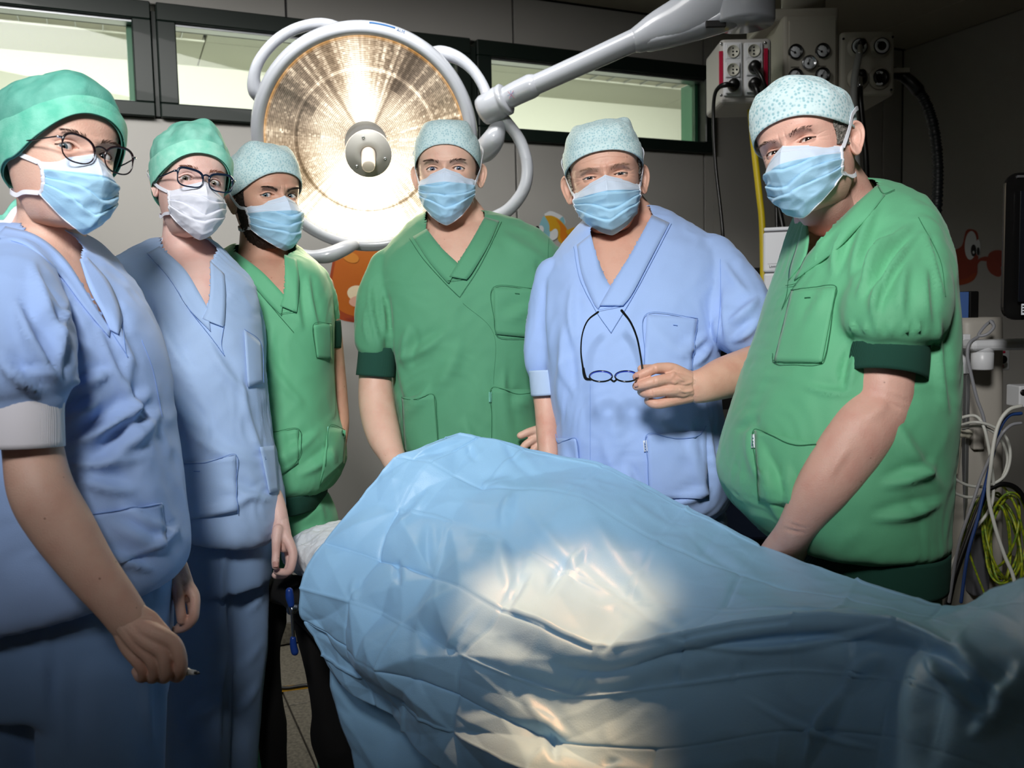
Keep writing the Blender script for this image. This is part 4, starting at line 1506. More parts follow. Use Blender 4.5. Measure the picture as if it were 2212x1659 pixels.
# ================= bearded man third from left
def man_third():
    base = W(620, 900, 2.08)
    root = empty('person', (base[0], base[1], 0), 'bearded man in green scrubs standing left of the lit lamp', 'person')
    torso = [(530, 505, 640, 2.12, .06), (552, 474, 662, 2.10, .09), (575, 462, 688, 2.08, .11), (610, 466, 706, 2.07, .125), (690, 486, 716, 2.06, .13), (800, 500, 714, 2.06, .135),
             (900, 512, 724, 2.06, .14), (950, 518, 740, 2.06, .145), (1000, 522, 743, 2.06, .145), (1035, 540, 728, 2.06, .14), (1052, 556, 712, 2.06, .12), (1062, 572, 690, 2.06, .10)]
    sl = [(672, 610, 2.10, 40), (694, 650, 2.12, 34), (704, 685, 2.14, 28), (708, 700, 2.14, 22)]
    fl = [(640, 600, 655, 720, 9, 5), (665, 590, 690, 720, 9, 6), (590, 700, 600, 860, 12, 4), (560, 1010, 690, 930, 12, 7), (640, 1030, 730, 960, 11, 7), (600, 900, 640, 1040, 12, 5),
          (575, 760, 660, 880, 12, 4), (700, 960, 740, 1030, 8, 5), (570, 880, 620, 1000, 9, 4)]
    v = [([(510, 500), (505, 545), (560, 585), (600, 625), (613, 640), (617, 600), (616, 552), (640, 540), (640, 500)], 2.12)]
    sf = shirt_of(root, 'scrub_top', M_GREEN2, torso, [sl], fl, v, seed=31)
    sf.band('collar', [(506, 546), (560, 586), (596, 622), (613, 640)], [(490, 562), (536, 604), (576, 650), (608, 682)], M_GREEN2, root, .004)
    sf.band('collar', [(617, 552), (618, 590), (616, 630), (608, 662)], [(640, 560), (646, 610), (642, 668), (638, 674)], M_GREEN2, root, .006)
    seam(root, sf, [(490, 562), (536, 604), (576, 650), (634, 718)], M_SEAMG, off=.004)
    seam(root, sf, [(606, 678), (641, 672)], M_SEAMG, off=.008)
    sf.patch('pocket', [(676, 702), (714, 698), (716, 778), (684, 772)], M_GREEN2, root, .004, (8, 10))
    seam(root, sf, [(714, 699), (676, 702), (682, 772)], M_SEAMG, .0011, off=.008)
    sf.patch('pocket', [(586, 934), (644, 928), (644, 1000), (596, 1034)], M_GREEN2, root, .004, (10, 10))
    seam(root, sf, [(588, 934), (646, 928), (644, 990), (600, 1034)], M_SEAMG, .0011, off=.008)
    sf.patch('pocket', [(708, 922), (746, 930), (742, 1000), (690, 1050)], M_GREEN2, root, .004, (10, 10))
    seam(root, sf, [(746, 930), (710, 921), (704, 990), (688, 1052)], M_SEAMG, .0011, off=.008)
    label_tag(root, sf, [(706, 922), (710, 922), (711, 942), (707, 942)], M_LBLG)
    cuff(root, [(703, 694, 2.14, 33), (706, 720, 2.145, 32), (707, 750, 2.15, 31)], M_DKGREEN)
    hem_band(root, [(1050, 566, 702, 2.06, .135), (1070, 566, 700, 2.06, .133), (1090, 568, 694, 2.06, .130)], M_DKGREEN)
    body = [arms([[(690, 620, 2.12, 32), (710, 720, 2.15, 28), (720, 800, 2.17, 26), (727, 870, 2.17, 25), (730, 920, 2.14, 24), (724, 970, 2.06, 22)],
                  [(500, 620, 2.04, 34), (500, 800, 2.06, 32), (520, 940, 2.0, 26)]])]
    body.append(remesh([rings([(552, 500, 635, 2.13, .07), (610, 490, 680, 2.09, .1), (700, 505, 690, 2.08, .105), (900, 530, 690, 2.08, .1), (1050, 570, 690, 2.08, .09)], shrink=.012),
                        ptube([(570, 470, 2.12, 48), (568, 520, 2.12, 49, .95), (570, 560, 2.12, 56, .9), (580, 600, 2.11, 66, .8)], 32)], .005, 5))
    sp = dict(id='three', at=(572, 428, 2.09), rot=(42, 2, -2), scale=.98, open=(.0056, .0042, .0150), ears=(1, 0), brow=.006, browz=-.003, browtilt=.004, frown=1, lines=[.040, .047],
              browhairs=150, flare=20, browm=M_HAIRD, jaw=1.03, mdz=-.002)
    X, R, hd = build_head(sp, root, SK3, M_HAIRD, '#5d7380', body)
    finish_body(root, body, SK3)

    def beard(a, z):
        aa = np.abs(a)
        k = 1 / (1 + np.exp(-(1.62 - aa) / .04)) * (z < -.012) * (1 / (1 + np.exp((z + .035 + .04 * np.clip(1.15 - aa, 0, 1) / .3) / .003)))
        side = (aa > 1.2) & (aa < 1.62) & (z < .03)
        return np.maximum(k, side * 1.0) * (z > -.1195)
    head_patch(hd, X, beard, .003, M_HAIRD, root, 'beard', .0016)
    wear_mask(sp, X, R, root, 3)
    P, Fs = cap_mesh(sp, 3.0, .052, -.045, .124, .004, .0016, back=.05, seed=24, peaks=[(-60, 60, 30, 18, .010), (60, 60, 30, 18, .006)])
    mk('surgical_cap', X(P), Fs, M_CAP, root, solid=.001)
    trousers(root, M_GREEN2, [(1070, 560, 700, 2.08, .10), (1120, 556, 722, 2.08, .11), (1170, 560, 728, 2.08, .11)],
             [[(600, 1180, 2.10, 44), (578, 1340, 2.10, 26), (574, 1700, 2.10, 26), (574, 1900, 2.1, 26)],
              [(684, 1180, 2.10, 44), (706, 1340, 2.10, 28), (716, 1700, 2.10, 26), (716, 1900, 2.1, 26)]],
             flds=[(620, 1130, 700, 1090, 10, 7), (640, 1160, 720, 1130, 9, 6), (690, 1080, 705, 1130, 6, 4)], seed=12)
    shoe(root, M_WHITECUFF, 586, 2.08)
    shoe(root, M_WHITECUFF, 700, 2.08)


# ================= tall man in the middle
def man_middle():
    base = W(980, 900, 2.15)
    root = empty('person', (base[0], base[1], 0), 'tall man in dark green scrubs and blue mask standing in front of the lit lamp', 'person')
    torso = [(458, 918, 1058, 2.20, .06), (478, 884, 1118, 2.18, .085), (505, 860, 1172, 2.16, .105), (545, 830, 1204, 2.14, .125), (600, 822, 1210, 2.13, .14), (690, 832, 1196, 2.12, .145),
             (800, 850, 1178, 2.12, .145), (900, 862, 1172, 2.12, .145), (970, 870, 1172, 2.12, .145), (1020, 880, 1165, 2.12, .14), (1060, 885, 1160, 2.12, .13)]
    sl = [(842, 580, 2.13, 42), (815, 650, 2.10, 43), (812, 710, 2.07, 45), (813, 742, 2.055, 44), (813, 764, 2.055, 34)]
    sl2 = [(1185, 570, 2.14, 40), (1205, 640, 2.16, 42), (1212, 740, 2.18, 40)]
    fl = [(838, 640, 880, 900, 10, -7), (885, 700, 880, 800, 12, 8), (860, 780, 960, 720, 14, 6), (870, 900, 930, 830, 12, 7), (800, 600, 825, 760, 8, 6), (825, 620, 845, 740, 8, 6),
          (790, 660, 800, 750, 6, 4), (980, 640, 990, 960, 30, 4), (1080, 500, 1180, 560, 16, 4), (1000, 900, 1040, 980, 14, 5), (930, 860, 1000, 720, 18, 4), (1160, 560, 1190, 620, 9, -4),
          (1080, 690, 1150, 660, 12, 5), (1095, 880, 1150, 850, 12, 6), (1090, 790, 1110, 960, 10, 5)]
    v = [([(919, 430), (919, 496), (955, 540), (987, 570), (1018, 525), (1047, 472), (1040, 430)], 2.18)]
    sf = shirt_of(root, 'scrub_top', M_GREEN, torso, [sl, sl2], fl, v, seed=41)
    sf.band('collar', [(919, 496), (952, 538), (984, 568), (990, 574)], [(892, 512), (926, 564), (962, 606), (970, 612)], M_GREEN, root, .004)
    sf.band('collar', [(1050, 470), (1022, 520), (995, 564), (974, 598)], [(1078, 478), (1056, 528), (1022, 586), (1008, 604)], M_GREEN, root, .0065)
    seam(root, sf, [(885, 516), (915, 560), (962, 612), (993, 642)], M_SEAMG, off=.005)
    seam(root, sf, [(1083, 480), (1060, 530), (1030, 586), (993, 642)], M_SEAMG, off=.005)
    seam(root, sf, [(968, 607), (1012, 601)], M_SEAMG, off=.009)
    sf.patch('pocket', [(1066, 622), (1156, 624), (1156, 730), (1070, 722)], M_GREEN, root, .004, (12, 12))
    seam(root, sf, [(1156, 624), (1066, 621), (1067, 690), (1070, 716), (1084, 730), (1150, 730)], M_SEAMG, .0012, off=.0085)
    seam(root, sf, [(1112, 634), (1121, 635)], M_SEAMG, .0014, off=.009)
    sf.patch('pocket', [(869, 858), (938, 852), (948, 980), (876, 980)], M_GREEN, root, .004, (12, 12))
    seam(root, sf, [(869, 858), (896, 864), (937, 852), (944, 900), (949, 980)], M_SEAMG, .0012, off=.0085)
    sf.patch('pocket', [(1062, 838), (1162, 842), (1162, 975), (1062, 970)], M_GREEN, root, .004, (12, 12))
    seam(root, sf, [(1160, 846), (1120, 852), (1062, 838), (1062, 900), (1061, 972)], M_SEAMG, .0012, off=.0085)
    seam(root, sf, [(1186, 505), (1184, 560), (1190, 620)], M_SEAMG)
    seam(root, sf, [(1000, 655), (1066, 720), (1066, 830)], M_SEAMG, .0004)
    label_tag(root, sf, [(1056, 847), (1061, 847), (1061, 869), (1056, 869)], M_LBLG)
    cuff(root, [(814, 752, 2.055, 39), (813, 785, 2.055, 41), (811, 813, 2.055, 42)], M_DKGREEN)
    body = [arms([[(836, 600, 2.12, 28), (812, 760, 2.06, 32), (811, 820, 2.06, 36), (815, 880, 2.04, 39), (829, 940, 2.0, 37), (848, 985, 1.96, 28), (862, 1020, 1.93, 26), (862, 1060, 1.92, 30)],
                  [(1190, 600, 2.15, 38), (1215, 800, 2.22, 34), (1190, 900, 2.15, 28), (1165, 948, 2.0, 24)]])]
    body.append(remesh(hand_parts([
        [(1175, 935, 1.99, 22, .7), (1160, 945, 1.975, 20, .7)],
        [(1165, 928, 1.975, 11), (1143, 933, 1.965, 9), (1124, 941, 1.96, 8)],
        [(1165, 942, 1.975, 11), (1148, 952, 1.965, 9), (1134, 962, 1.962, 8.5), (1128, 972, 1.962, 8)],
        [(1168, 955, 1.975, 11), (1156, 968, 1.968, 9), (1146, 982, 1.965, 8.5)],
        [(1172, 965, 1.98, 10), (1165, 980, 1.975, 8.5), (1158, 992, 1.97, 8)]]), .002, 3))
    body.append(remesh([rings([(480, 900, 1075, 2.21, .06), (520, 880, 1150, 2.18, .09), (600, 850, 1180, 2.15, .11), (800, 870, 1150, 2.14, .11), (1000, 890, 1140, 2.14, .1)], shrink=.012),
                        ptube([(972, 420, 2.18, 54), (976, 465, 2.19, 54, .95), (980, 500, 2.20, 62, .9), (986, 545, 2.19, 82, .7)], 32), ptube([(1000, 462, 2.21, 44), (1040, 490, 2.20, 30), (1070, 510, 2.19, 26)], 20)], .005, 5))
    sp = dict(id='four', at=(968, 372, 2.16), rot=(-1, 3, 0), scale=1.02, open=(.0052, .0040, .0150), brow=.0055, browz=-.002, flare=40, sxyz=(.97, 1, .95), browtilt=.001, mdz=-.001, mw=1.0, mb=-.136)
    X, R, hd = build_head(sp, root, SK4, M_HAIRB, '#52607a', body)
    finish_body(root, body, SK4)
    head_patch(hd, X, lambda a, z: ((np.abs(a) > 1.22) & (np.abs(a) < 1.62) & (z > -.012) & (z < .07)) * 1.0, .003, M_HAIRD, root, 'sideburns', .001)
    wear_mask(sp, X, R, root, 4, strap=[(82, -.012, .004), (88, .004, .006), (92, .03, .008), (100, .055, .011), (130, .075, .013), (180, .08, .014)])
    P, Fs = cap_mesh(sp, 3.4, .056, -.02, .122, .004, .0012, seed=34, zs_=.008, peaks=[(-75, 62, 26, 14, .004), (75, 62, 26, 14, .004)], tw=-.6)
    mk('surgical_cap', X(P), Fs, M_CAP, root, solid=.001)
    trousers(root, M_GREEN, [(1040, 885, 1160, 2.14, .12), (1150, 880, 1165, 2.14, .12)],
             [[(950, 1150, 2.14, 68), (950, 1500, 2.14, 55), (950, 1860, 2.14, 46)], [(1095, 1150, 2.14, 68), (1100, 1500, 2.14, 55), (1105, 1850, 2.14, 46)]], seed=15)
    shoe(root, M_WHITECUFF, 950, 2.10)
    shoe(root, M_WHITECUFF, 1105, 2.10)


# ================= older man in blue
def man_blue():
    base = W(1370, 900, 1.95)
    root = empty('person', (base[0], base[1], 0), 'older man in blue scrubs holding reading glasses, second from right', 'person')
    torso = [(450, 1280, 1420, 2.02, .06), (478, 1256, 1472, 2.0, .09), (510, 1226, 1520, 1.98, .11), (555, 1194, 1560, 1.96, .13), (620, 1172, 1572, 1.94, .145), (700, 1166, 1556, 1.92, .155),
             (800, 1180, 1546, 1.91, .165), (900, 1196, 1552, 1.90, .175), (1000, 1204, 1574, 1.90, .18), (1050, 1214, 1576, 1.90, .175), (1085, 1250, 1560, 1.90, .16), (1112, 1300, 1530, 1.90, .13)]
    sl = [(1198, 600, 1.94, 44), (1178, 690, 1.93, 40), (1170, 770, 1.92, 36), (1174, 806, 1.92, 30)]
    sl2 = [(1530, 570, 1.93, 62), (1580, 635, 1.88, 70), (1600, 685, 1.83, 72), (1604, 708, 1.80, 64)]
    fl = [(1180, 600, 1185, 790, 8, -6), (1230, 740, 1215, 900, 13, 5), (1240, 600, 1245, 760, 10, 4), (1290, 540, 1300, 660, 9, 3), (1215, 700, 1240, 860, 10, 5), (1450, 770, 1530, 720, 12, 6),
          (1480, 800, 1540, 740, 10, 6), (1400, 700, 1500, 780, 16, 4), (1350, 1000, 1390, 1090, 11, 6), (1410, 900, 1500, 1000, 18, 4), (1490, 900, 1530, 1080, 12, 7), (1530, 900, 1560, 1060, 10, 6),
          (1440, 1090, 1540, 1050, 12, 6), (1555, 620, 1560, 740, 8, -7), (1570, 700, 1640, 640, 13, 8), (1580, 740, 1640, 690, 10, 7), (1560, 560, 1620, 640, 10, 4), (1220, 950, 1240, 1040, 10, 4),
          (1330, 880, 1340, 1000, 22, 4), (1300, 940, 1360, 1060, 16, 4)]
    v = [([(1280, 440), (1275, 509), (1290, 560), (1318, 621), (1365, 545), (1409, 466), (1400, 430)], 1.99)]
    sf = shirt_of(root, 'scrub_top', M_BLUE, torso, [sl, sl2], fl, v, seed=51, amp=.0026)
    sf.band('collar', [(1274, 508), (1288, 560), (1308, 606), (1319, 622)], [(1246, 530), (1256, 590), (1280, 650), (1292, 668)], M_BLUE, root, .004)
    sf.band('collar', [(1411, 466), (1368, 545), (1330, 606), (1298, 660)], [(1446, 482), (1404, 562), (1366, 634), (1346, 660)], M_BLUE, root, .0065)
    seam(root, sf, [(1240, 534), (1252, 600), (1285, 668), (1320, 719)], M_SEAMB, off=.005)
    seam(root, sf, [(1450, 484), (1408, 565), (1362, 650), (1320, 719)], M_SEAMB, off=.005)
    seam(root, sf, [(1294, 671), (1344, 660)], M_SEAMB, off=.009)
    sf.patch('pocket', [(1397, 680), (1506, 688), (1492, 806), (1390, 800)], M_BLUE, root, .004, (12, 12))
    seam(root, sf, [(1506, 688), (1397, 679), (1392, 760), (1390, 800)], M_SEAMB, .0012, off=.0085)
    seam(root, sf, [(1506, 688), (1494, 800)], M_SEAMB, .0012, off=.0085)
    seam(root, sf, [(1454, 702), (1462, 703)], M_SEAMB, .0015, off=.009)
    sf.patch('pocket', [(1398, 940), (1524, 930), (1530, 1076), (1402, 1078)], M_BLUE, root, .005, (14, 14))
    seam(root, sf, [(1524, 922), (1506, 942), (1460, 948), (1398, 938), (1399, 1000), (1402, 1078)], M_SEAMB, .0013, off=.010)
    sf.patch('pocket', [(1203, 946), (1246, 948), (1252, 1000), (1206, 1000)], M_BLUE, root, .005, (10, 10))
    seam(root, sf, [(1203, 938), (1210, 956), (1246, 947), (1253, 992)], M_SEAMB, .0013, off=.010)
    seam(root, sf, [(1556, 560), (1556, 650), (1548, 740)], M_SEAMB)
    seam(root, sf, [(1275, 830), (1275, 1000)], M_SEAMB, .0005)
    label_tag(root, sf, [(1389, 952), (1396, 951), (1399, 975), (1391, 976)])
    cuff(root, [(1176, 800, 1.90, 34), (1177, 825, 1.90, 33), (1179, 854, 1.90, 32)], M_PALECUFF)
    body = [arms([[(1200, 620, 1.94, 40), (1176, 800, 1.92, 30), (1180, 880, 1.90, 26), (1184, 960, 1.86, 24), (1190, 1040, 1.84, 22)],
                  [(1540, 590, 1.92, 40), (1600, 690, 1.83, 42), (1655, 775, 1.77, 46), (1625, 797, 1.71, 50, .8), (1565, 816, 1.66, 46, .8), (1525, 831, 1.63, 39, .75), (1500, 837, 1.62, 36, .62)]])]
    hh = remesh(hand_parts([
        [(1528, 834, 1.635, 27, .6), (1504, 836, 1.63, 31, .6), (1484, 836, 1.62, 37, .5), (1465, 834, 1.62, 38, .45)],
        [(1490, 820, 1.62, 18), (1455, 798, 1.61, 13.5), (1430, 795, 1.605, 12), (1414, 797, 1.60, 11.5), (1394, 806, 1.598, 10.8), (1376, 814, 1.60, 10)],
        [(1490, 828, 1.615, 18), (1458, 819, 1.60, 14.5), (1436, 820, 1.595, 12.5), (1415, 824, 1.59, 12), (1394, 830, 1.592, 11.5), (1376, 834, 1.60, 10.5)],
        [(1490, 842, 1.615, 18), (1456, 843, 1.60, 14), (1430, 845, 1.597, 12), (1408, 848, 1.597, 11.8), (1394, 849, 1.605, 11), (1386, 846, 1.62, 10)],
        [(1490, 855, 1.62, 16), (1450, 866, 1.61, 13), (1425, 872, 1.605, 11.5), (1410, 871, 1.607, 11), (1401, 866, 1.62, 10)],
        [(1488, 815, 1.645, 16), (1440, 800, 1.655, 12), (1410, 797, 1.65, 10.5), (1386, 797, 1.635, 9.5)]]), .0017, 2)
    # knuckles and veins
    V, Fs = hh
    N = normals(V, Fs)
    vein = folds(V, N, [(1462, 812, 1490, 828, 3.5, 1.4), (1468, 830, 1498, 824, 3, 1.4), (1470, 846, 1500, 842, 3, 1.4), (1460, 856, 1490, 852, 3.5, 1.2), (1466, 838, 1484, 850, 3, 1.1),
                        (1414, 786, 1418, 808, 2.5, -.8), (1415, 814, 1418, 834, 2.5, -.8), (1408, 840, 1411, 856, 2.5, -.8), (1500, 806, 1506, 862, 3, -1.2), (1448, 806, 1462, 806, 5, 1.5), (1450, 826, 1464, 826, 5, 1.5)])
    for (x, y, d) in ((1372, 812, 1.5895), (1371, 832, 1.590)):
        nV, nF = ptube([(x, y, d, 4.2, .35), (x + 6, y - 1, d - .002, 4.4, .35)], 12)
        mk('fingernail', nV, nF, M_NAIL, root)
    vein = V + (vein - V) * 1.5
    body.append((vein, Fs))
    body.append(remesh([rings([(478, 1275, 1425, 2.03, .06), (530, 1235, 1510, 1.99, .1), (620, 1200, 1540, 1.96, .12), (800, 1210, 1510, 1.93, .14), (1050, 1240, 1530, 1.92, .14)], shrink=.012),
                        ptube([(1318, 430, 2.0, 62), (1325, 480, 2.01, 64, .95), (1335, 525, 2.01, 76, .9), (1345, 575, 2.0, 92, .7)], 32), ptube([(1345, 450, 2.02, 52), (1390, 482, 2.02, 38), (1430, 510, 2.0, 32)], 20)], .005, 5))
    sp = dict(id='five', at=(1307, 388, 1.965), rot=(-6, 3, -6), scale=1.05, open=(.0030, .0028, .0145), squint=1, bag=.0035, brow=.007, browz=-.004, lines=[.034, .040, .047], frown=1,
              flare=34, earsc=1.08, sxyz=(1.0, 1, .95), gz=0, jaw=1.03, browhairs=60, browm=mat('brow_sandy', '#9c7a62', rough=.8))
    X, R, hd = build_head(sp, root, SK5, M_HAIRG, '#3c4650', body)
    finish_body(root, body, SK5)
    head_patch(hd, X, lambda a, z: ((np.abs(a) > 1.18) & (np.abs(a) < 1.66) & (z > -.016) & (z < .07)) * 1.0, .003, M_HAIRG, root, 'sideburns', .0016)
    wear_mask(sp, X, R, root, 5, strap=[(82, -.012, .004), (88, .006, .006), (92, .03, .008), (98, .055, .011), (130, .075, .013), (180, .08, .014)])
    P, Fs = cap_mesh(sp, 3.4, .051, -.01, .120, .004, .0015, seed=44, zs_=.020, peaks=[(80, 58, 22, 14, .013), (-80, 62, 26, 14, .008), (30, 75, 40, 14, .004)])
    cp = mk('surgical_cap', X(P), Fs, M_CAP, root, solid=.001)
    P, Fs = cap_mesh(sp, 3.4, .051, -.01, .120, .0056, .0007, seed=9, zs_=.020, qmax=15)
    mk('folded_band', X(P), Fs, M_CAP, cp, solid=.001)
    trousers(root, M_BLUED, [(1095, 1230, 1560, 1.93, .15), (1200, 1230, 1560, 1.93, .15)],
             [[(1320, 1200, 1.93, 78), (1320, 1600, 1.93, 62), (1320, 1990, 1.93, 52)], [(1480, 1200, 1.93, 78), (1485, 1600, 1.93, 62), (1490, 1985, 1.93, 52)]], seed=25)
    shoe(root, M_WHITECUFF, 1320, 1.9)
    shoe(root, M_WHITECUFF, 1490, 1.9)
    # reading glasses held upside down: a thing of its own
    g = empty('reading_glasses', W(1325, 810, 1.60), 'black and blue reading glasses dangling open from the hand of the man in blue', 'glasses')
    fr, ln = [], []
    inner = mat('acetate_cobalt', '#2a45c8', rough=.3, coat=.4)
    blue = []
    for (cx, cy, D) in ((1298, 813, 1.605), (1353, 813, 1.60)):
        u = np.linspace(0, 2 * math.pi, 40, endpoint=False)
        # the front lies almost edge on, tipped toward the camera
        P = np.array([W(cx + 24.5 * math.cos(t), cy + 11.5 * math.sin(t), D + .020 * -math.sin(t)) for t in u])
        fr.append(tube(P, .0016, 8, closed=True))
        Pi = np.array([W(cx + 22.5 * math.cos(t), cy + 9.3 * math.sin(t) - 1, D + .019 * -math.sin(t)) for t in u[20:40]])
        blue.append(tube(Pi, .0011, 8))
        P2 = np.vstack([P, P.mean(0)])
        ln.append((P2, [(i, (i + 1) % 40, 40) for i in range(40)]))
    fr.append(ptube([(1320, 820, 1.59, 2.2), (1326, 824, 1.585, 2.4), (1332, 820, 1.59, 2.2)], 8))
    fr.append(ptube([(1276, 820, 1.60, 3), (1266, 818, 1.605, 3.6), (1262, 808, 1.61, 3.6), (1260, 796, 1.615, 3)], 10))
    fr.append(ptube([(1374, 820, 1.60, 3), (1384, 816, 1.605, 3.2), (1388, 800, 1.61, 3)], 10))
    V, Fs = cat_mesh(fr)
    mk('frame', V, Fs, M_BLACKG, g)
    V, Fs = cat_mesh(blue)
    mk('inner_rim', V, Fs, inner, g, label='cobalt blue inner rim')
    V, Fs = cat_mesh(ln)
    mk('lenses', V, Fs, M_LENS, g)
    V, Fs = ptube([(1260, 800, 1.615, 2.4), (1255, 760, 1.63, 1.7), (1258, 722, 1.65, 1.6), (1270, 692, 1.67, 1.8), (1292, 674, 1.68, 2.4)], 8)
    mk('temple_arm', V, Fs, M_BLACKG, g)
    V, Fs = ptube([(1388, 800, 1.61, 2.4), (1384, 770, 1.62, 2.1), (1376, 730, 1.64, 2.2), (1362, 696, 1.66, 2.4), (1343, 671, 1.675, 3.2)], 8)
    mk('temple_arm', V, Fs, M_BLACKG, g)


# ================= big man at the right
def man_right():
    base = W(1850, 900, 1.5)
    root = empty('person', (base[0], base[1], 0), 'stout man at the right in bright green scrubs leaning over the drape', 'person')
    torso = [(395, 1800, 1905, 1.62, .05), (420, 1748, 1950, 1.60, .09), (455, 1732, 1987, 1.58, .13), (510, 1716, 2006, 1.56, .16), (580, 1698, 2018, 1.54, .19), (660, 1668, 2024, 1.53, .20),
             (740, 1644, 2026, 1.52, .205), (820, 1616, 2026, 1.51, .21), (900, 1592, 2022, 1.50, .215), (965, 1572, 2018, 1.50, .215), (1020, 1564, 2014, 1.50, .215),
             (1070, 1582, 2008, 1.50, .21), (1115, 1620, 2002, 1.50, .205), (1146, 1655, 1998, 1.51, .205), (1158, 1690, 1984, 1.52, .17)]
    sl = [(1968, 500, 1.46, 62), (1952, 570, 1.42, 88), (1938, 640, 1.38, 112), (1927, 685, 1.35, 116), (1921, 712, 1.335, 108), (1918, 734, 1.335, 80)]
    fl = [(1975, 480, 1850, 650, 12, 10), (1985, 500, 1880, 680, 9, 8), (1930, 520, 1870, 620, 9, 7), (2000, 500, 2040, 640, 10, 7), (1900, 430, 1840, 620, 14, 7), (1870, 440, 1790, 600, 14, 5),
          (1960, 560, 1950, 700, 14, 5), (1900, 590, 1890, 700, 10, 5), (2000, 560, 2010, 700, 12, 5), (1840, 690, 1850, 722, 4, 4), (1870, 692, 1874, 724, 4, 4), (1900, 694, 1902, 726, 4, 4),
          (1930, 694, 1930, 726, 4, 4), (1960, 694, 1962, 726, 4, 4), (1985, 690, 1990, 730, 4, 4), (1700, 1000, 1740, 1140, 12, 8), (1660, 990, 1690, 1130, 12, 7), (1620, 900, 1650, 1060, 14, 5),
          (1730, 830, 1850, 850, 10, 4), (1640, 950, 1700, 1090, 10, 6), (1900, 1050, 2030, 1000, 14, 7), (1880, 1120, 2040, 1080, 13, 7), (1930, 900, 2040, 1060, 18, 6), (1840, 740, 1820, 850, 12, -7),
          (2030, 680, 2050, 900, 12, 6), (1740, 700, 1790, 620, 14, 4), (1590, 930, 1640, 900, 12, -4), (1800, 480, 1760, 580, 9, 5), (1830, 500, 1800, 600, 8, 4)]
    v = [([(1735, 400), (1740, 470), (1742, 520), (1739, 558), (1790, 500), (1850, 440), (1900, 398), (1860, 370)], 1.56)]
    sf = shirt_of(root, 'scrub_top', M_GREEN2, torso, [sl], fl, v, seed=61, amp=.0024)
    sf.band('collar', [(1898, 402), (1850, 444), (1790, 504), (1738, 560)], [(1912, 422), (1866, 478), (1806, 540), (1716, 606)], M_GREEN2, root, .004)
    sf.band('collar', [(1741, 480), (1744, 520), (1738, 556), (1728, 576)], [(1734, 486), (1722, 530), (1706, 580), (1704, 606)], M_GREEN2, root, .003)
    seam(root, sf, [(1704, 606), (1700, 640), (1690, 668)], M_SEAMG, off=.005)
    seam(root, sf, [(1740, 590), (1716, 620), (1690, 668)], M_SEAMG, off=.005)
    seam(root, sf, [(1700, 618), (1722, 614)], M_SEAMG, off=.008)
    seam(root, sf, [(1896, 404), (1908, 420), (1932, 412)], M_SEAMG, .0012, off=.006)
    sf.patch('pocket', [(1712, 628), (1807, 621), (1776, 784), (1674, 782)], M_GREEN2, root, .005, (14, 16))
    seam(root, sf, [(1712, 628), (1760, 622), (1807, 620), (1802, 660), (1785, 765), (1768, 785), (1720, 785), (1676, 782), (1672, 765)], M_SEAMG, .0013, off=.010)
    seam(root, sf, [(1741, 645), (1752, 644)], M_SEAMG, .0014, off=.011)
    sf.patch('pocket', [(1632, 930), (1764, 958), (1740, 1100), (1640, 1080)], M_GREEN2, root, .005, (14, 14))
    seam(root, sf, [(1764, 960), (1710, 960), (1632, 929), (1634, 1000), (1642, 1080)], M_SEAMG, .0013, off=.010)
    seam(root, sf, [(1984, 470), (2030, 560), (2042, 640)], M_SEAMG, .001)
    label_tag(root, sf, [(1624, 939), (1631, 939), (1632, 968), (1624, 968)])
    cuff(root, [(1918, 728, 1.34, 83), (1918, 770, 1.335, 84), (1914, 814, 1.33, 84)], M_DKGREEN)
    hem_band(root, [(1148, 1700, 1996, 1.52, .205), (1186, 1712, 1994, 1.52, .203), (1222, 1716, 1992, 1.52, .20)], M_DKGREEN)
    aV, aF = arms([[(1950, 560, 1.45, 70), (1915, 760, 1.35, 66), (1908, 830, 1.335, 68), (1898, 885, 1.325, 70, .9), (1862, 935, 1.31, 72, .85), (1820, 995, 1.305, 68, .8), (1778, 1055, 1.305, 60, .8), (1742, 1108, 1.32, 48, .8), (1716, 1150, 1.345, 42, .8),
                       (1694, 1188, 1.385, 50, .6), (1672, 1230, 1.43, 52, .5)],
                      [(1800, 600, 1.64, 50), (1760, 800, 1.68, 44), (1740, 950, 1.66, 40), (1740, 1060, 1.6, 36)]], .004, 3)
    N = normals(aV, aF)
    aV = folds(aV, N, [(1905, 858, 1955, 885, 6, -2.5), (1915, 848, 1965, 868, 5, -2), (1688, 1138, 1742, 1150, 4, -2), (1700, 1128, 1745, 1142, 4, -1.5), (1870, 905, 1920, 860, 14, 3), (1840, 960, 1790, 1040, 10, 2)])
    body = [(aV, aF)]
    body.append(remesh(hand_parts([
        [(1690, 1180, 1.390, 40, .55), (1668, 1230, 1.410, 46, .5)],
        [(1680, 1190, 1.390, 22), (1648, 1215, 1.390, 17), (1620, 1240, 1.400, 15)],
        [(1670, 1220, 1.400, 20), (1640, 1260, 1.420, 15), (1625, 1290, 1.440, 12)],
        [(1675, 1230, 1.410, 20), (1655, 1275, 1.430, 15), (1645, 1305, 1.450, 12)],
        [(1685, 1230, 1.420, 20), (1675, 1280, 1.440, 15), (1665, 1310, 1.460, 12)],
        [(1700, 1190, 1.420, 20), (1710, 1240, 1.440, 15), (1705, 1270, 1.460, 12)]]), .0025, 3))
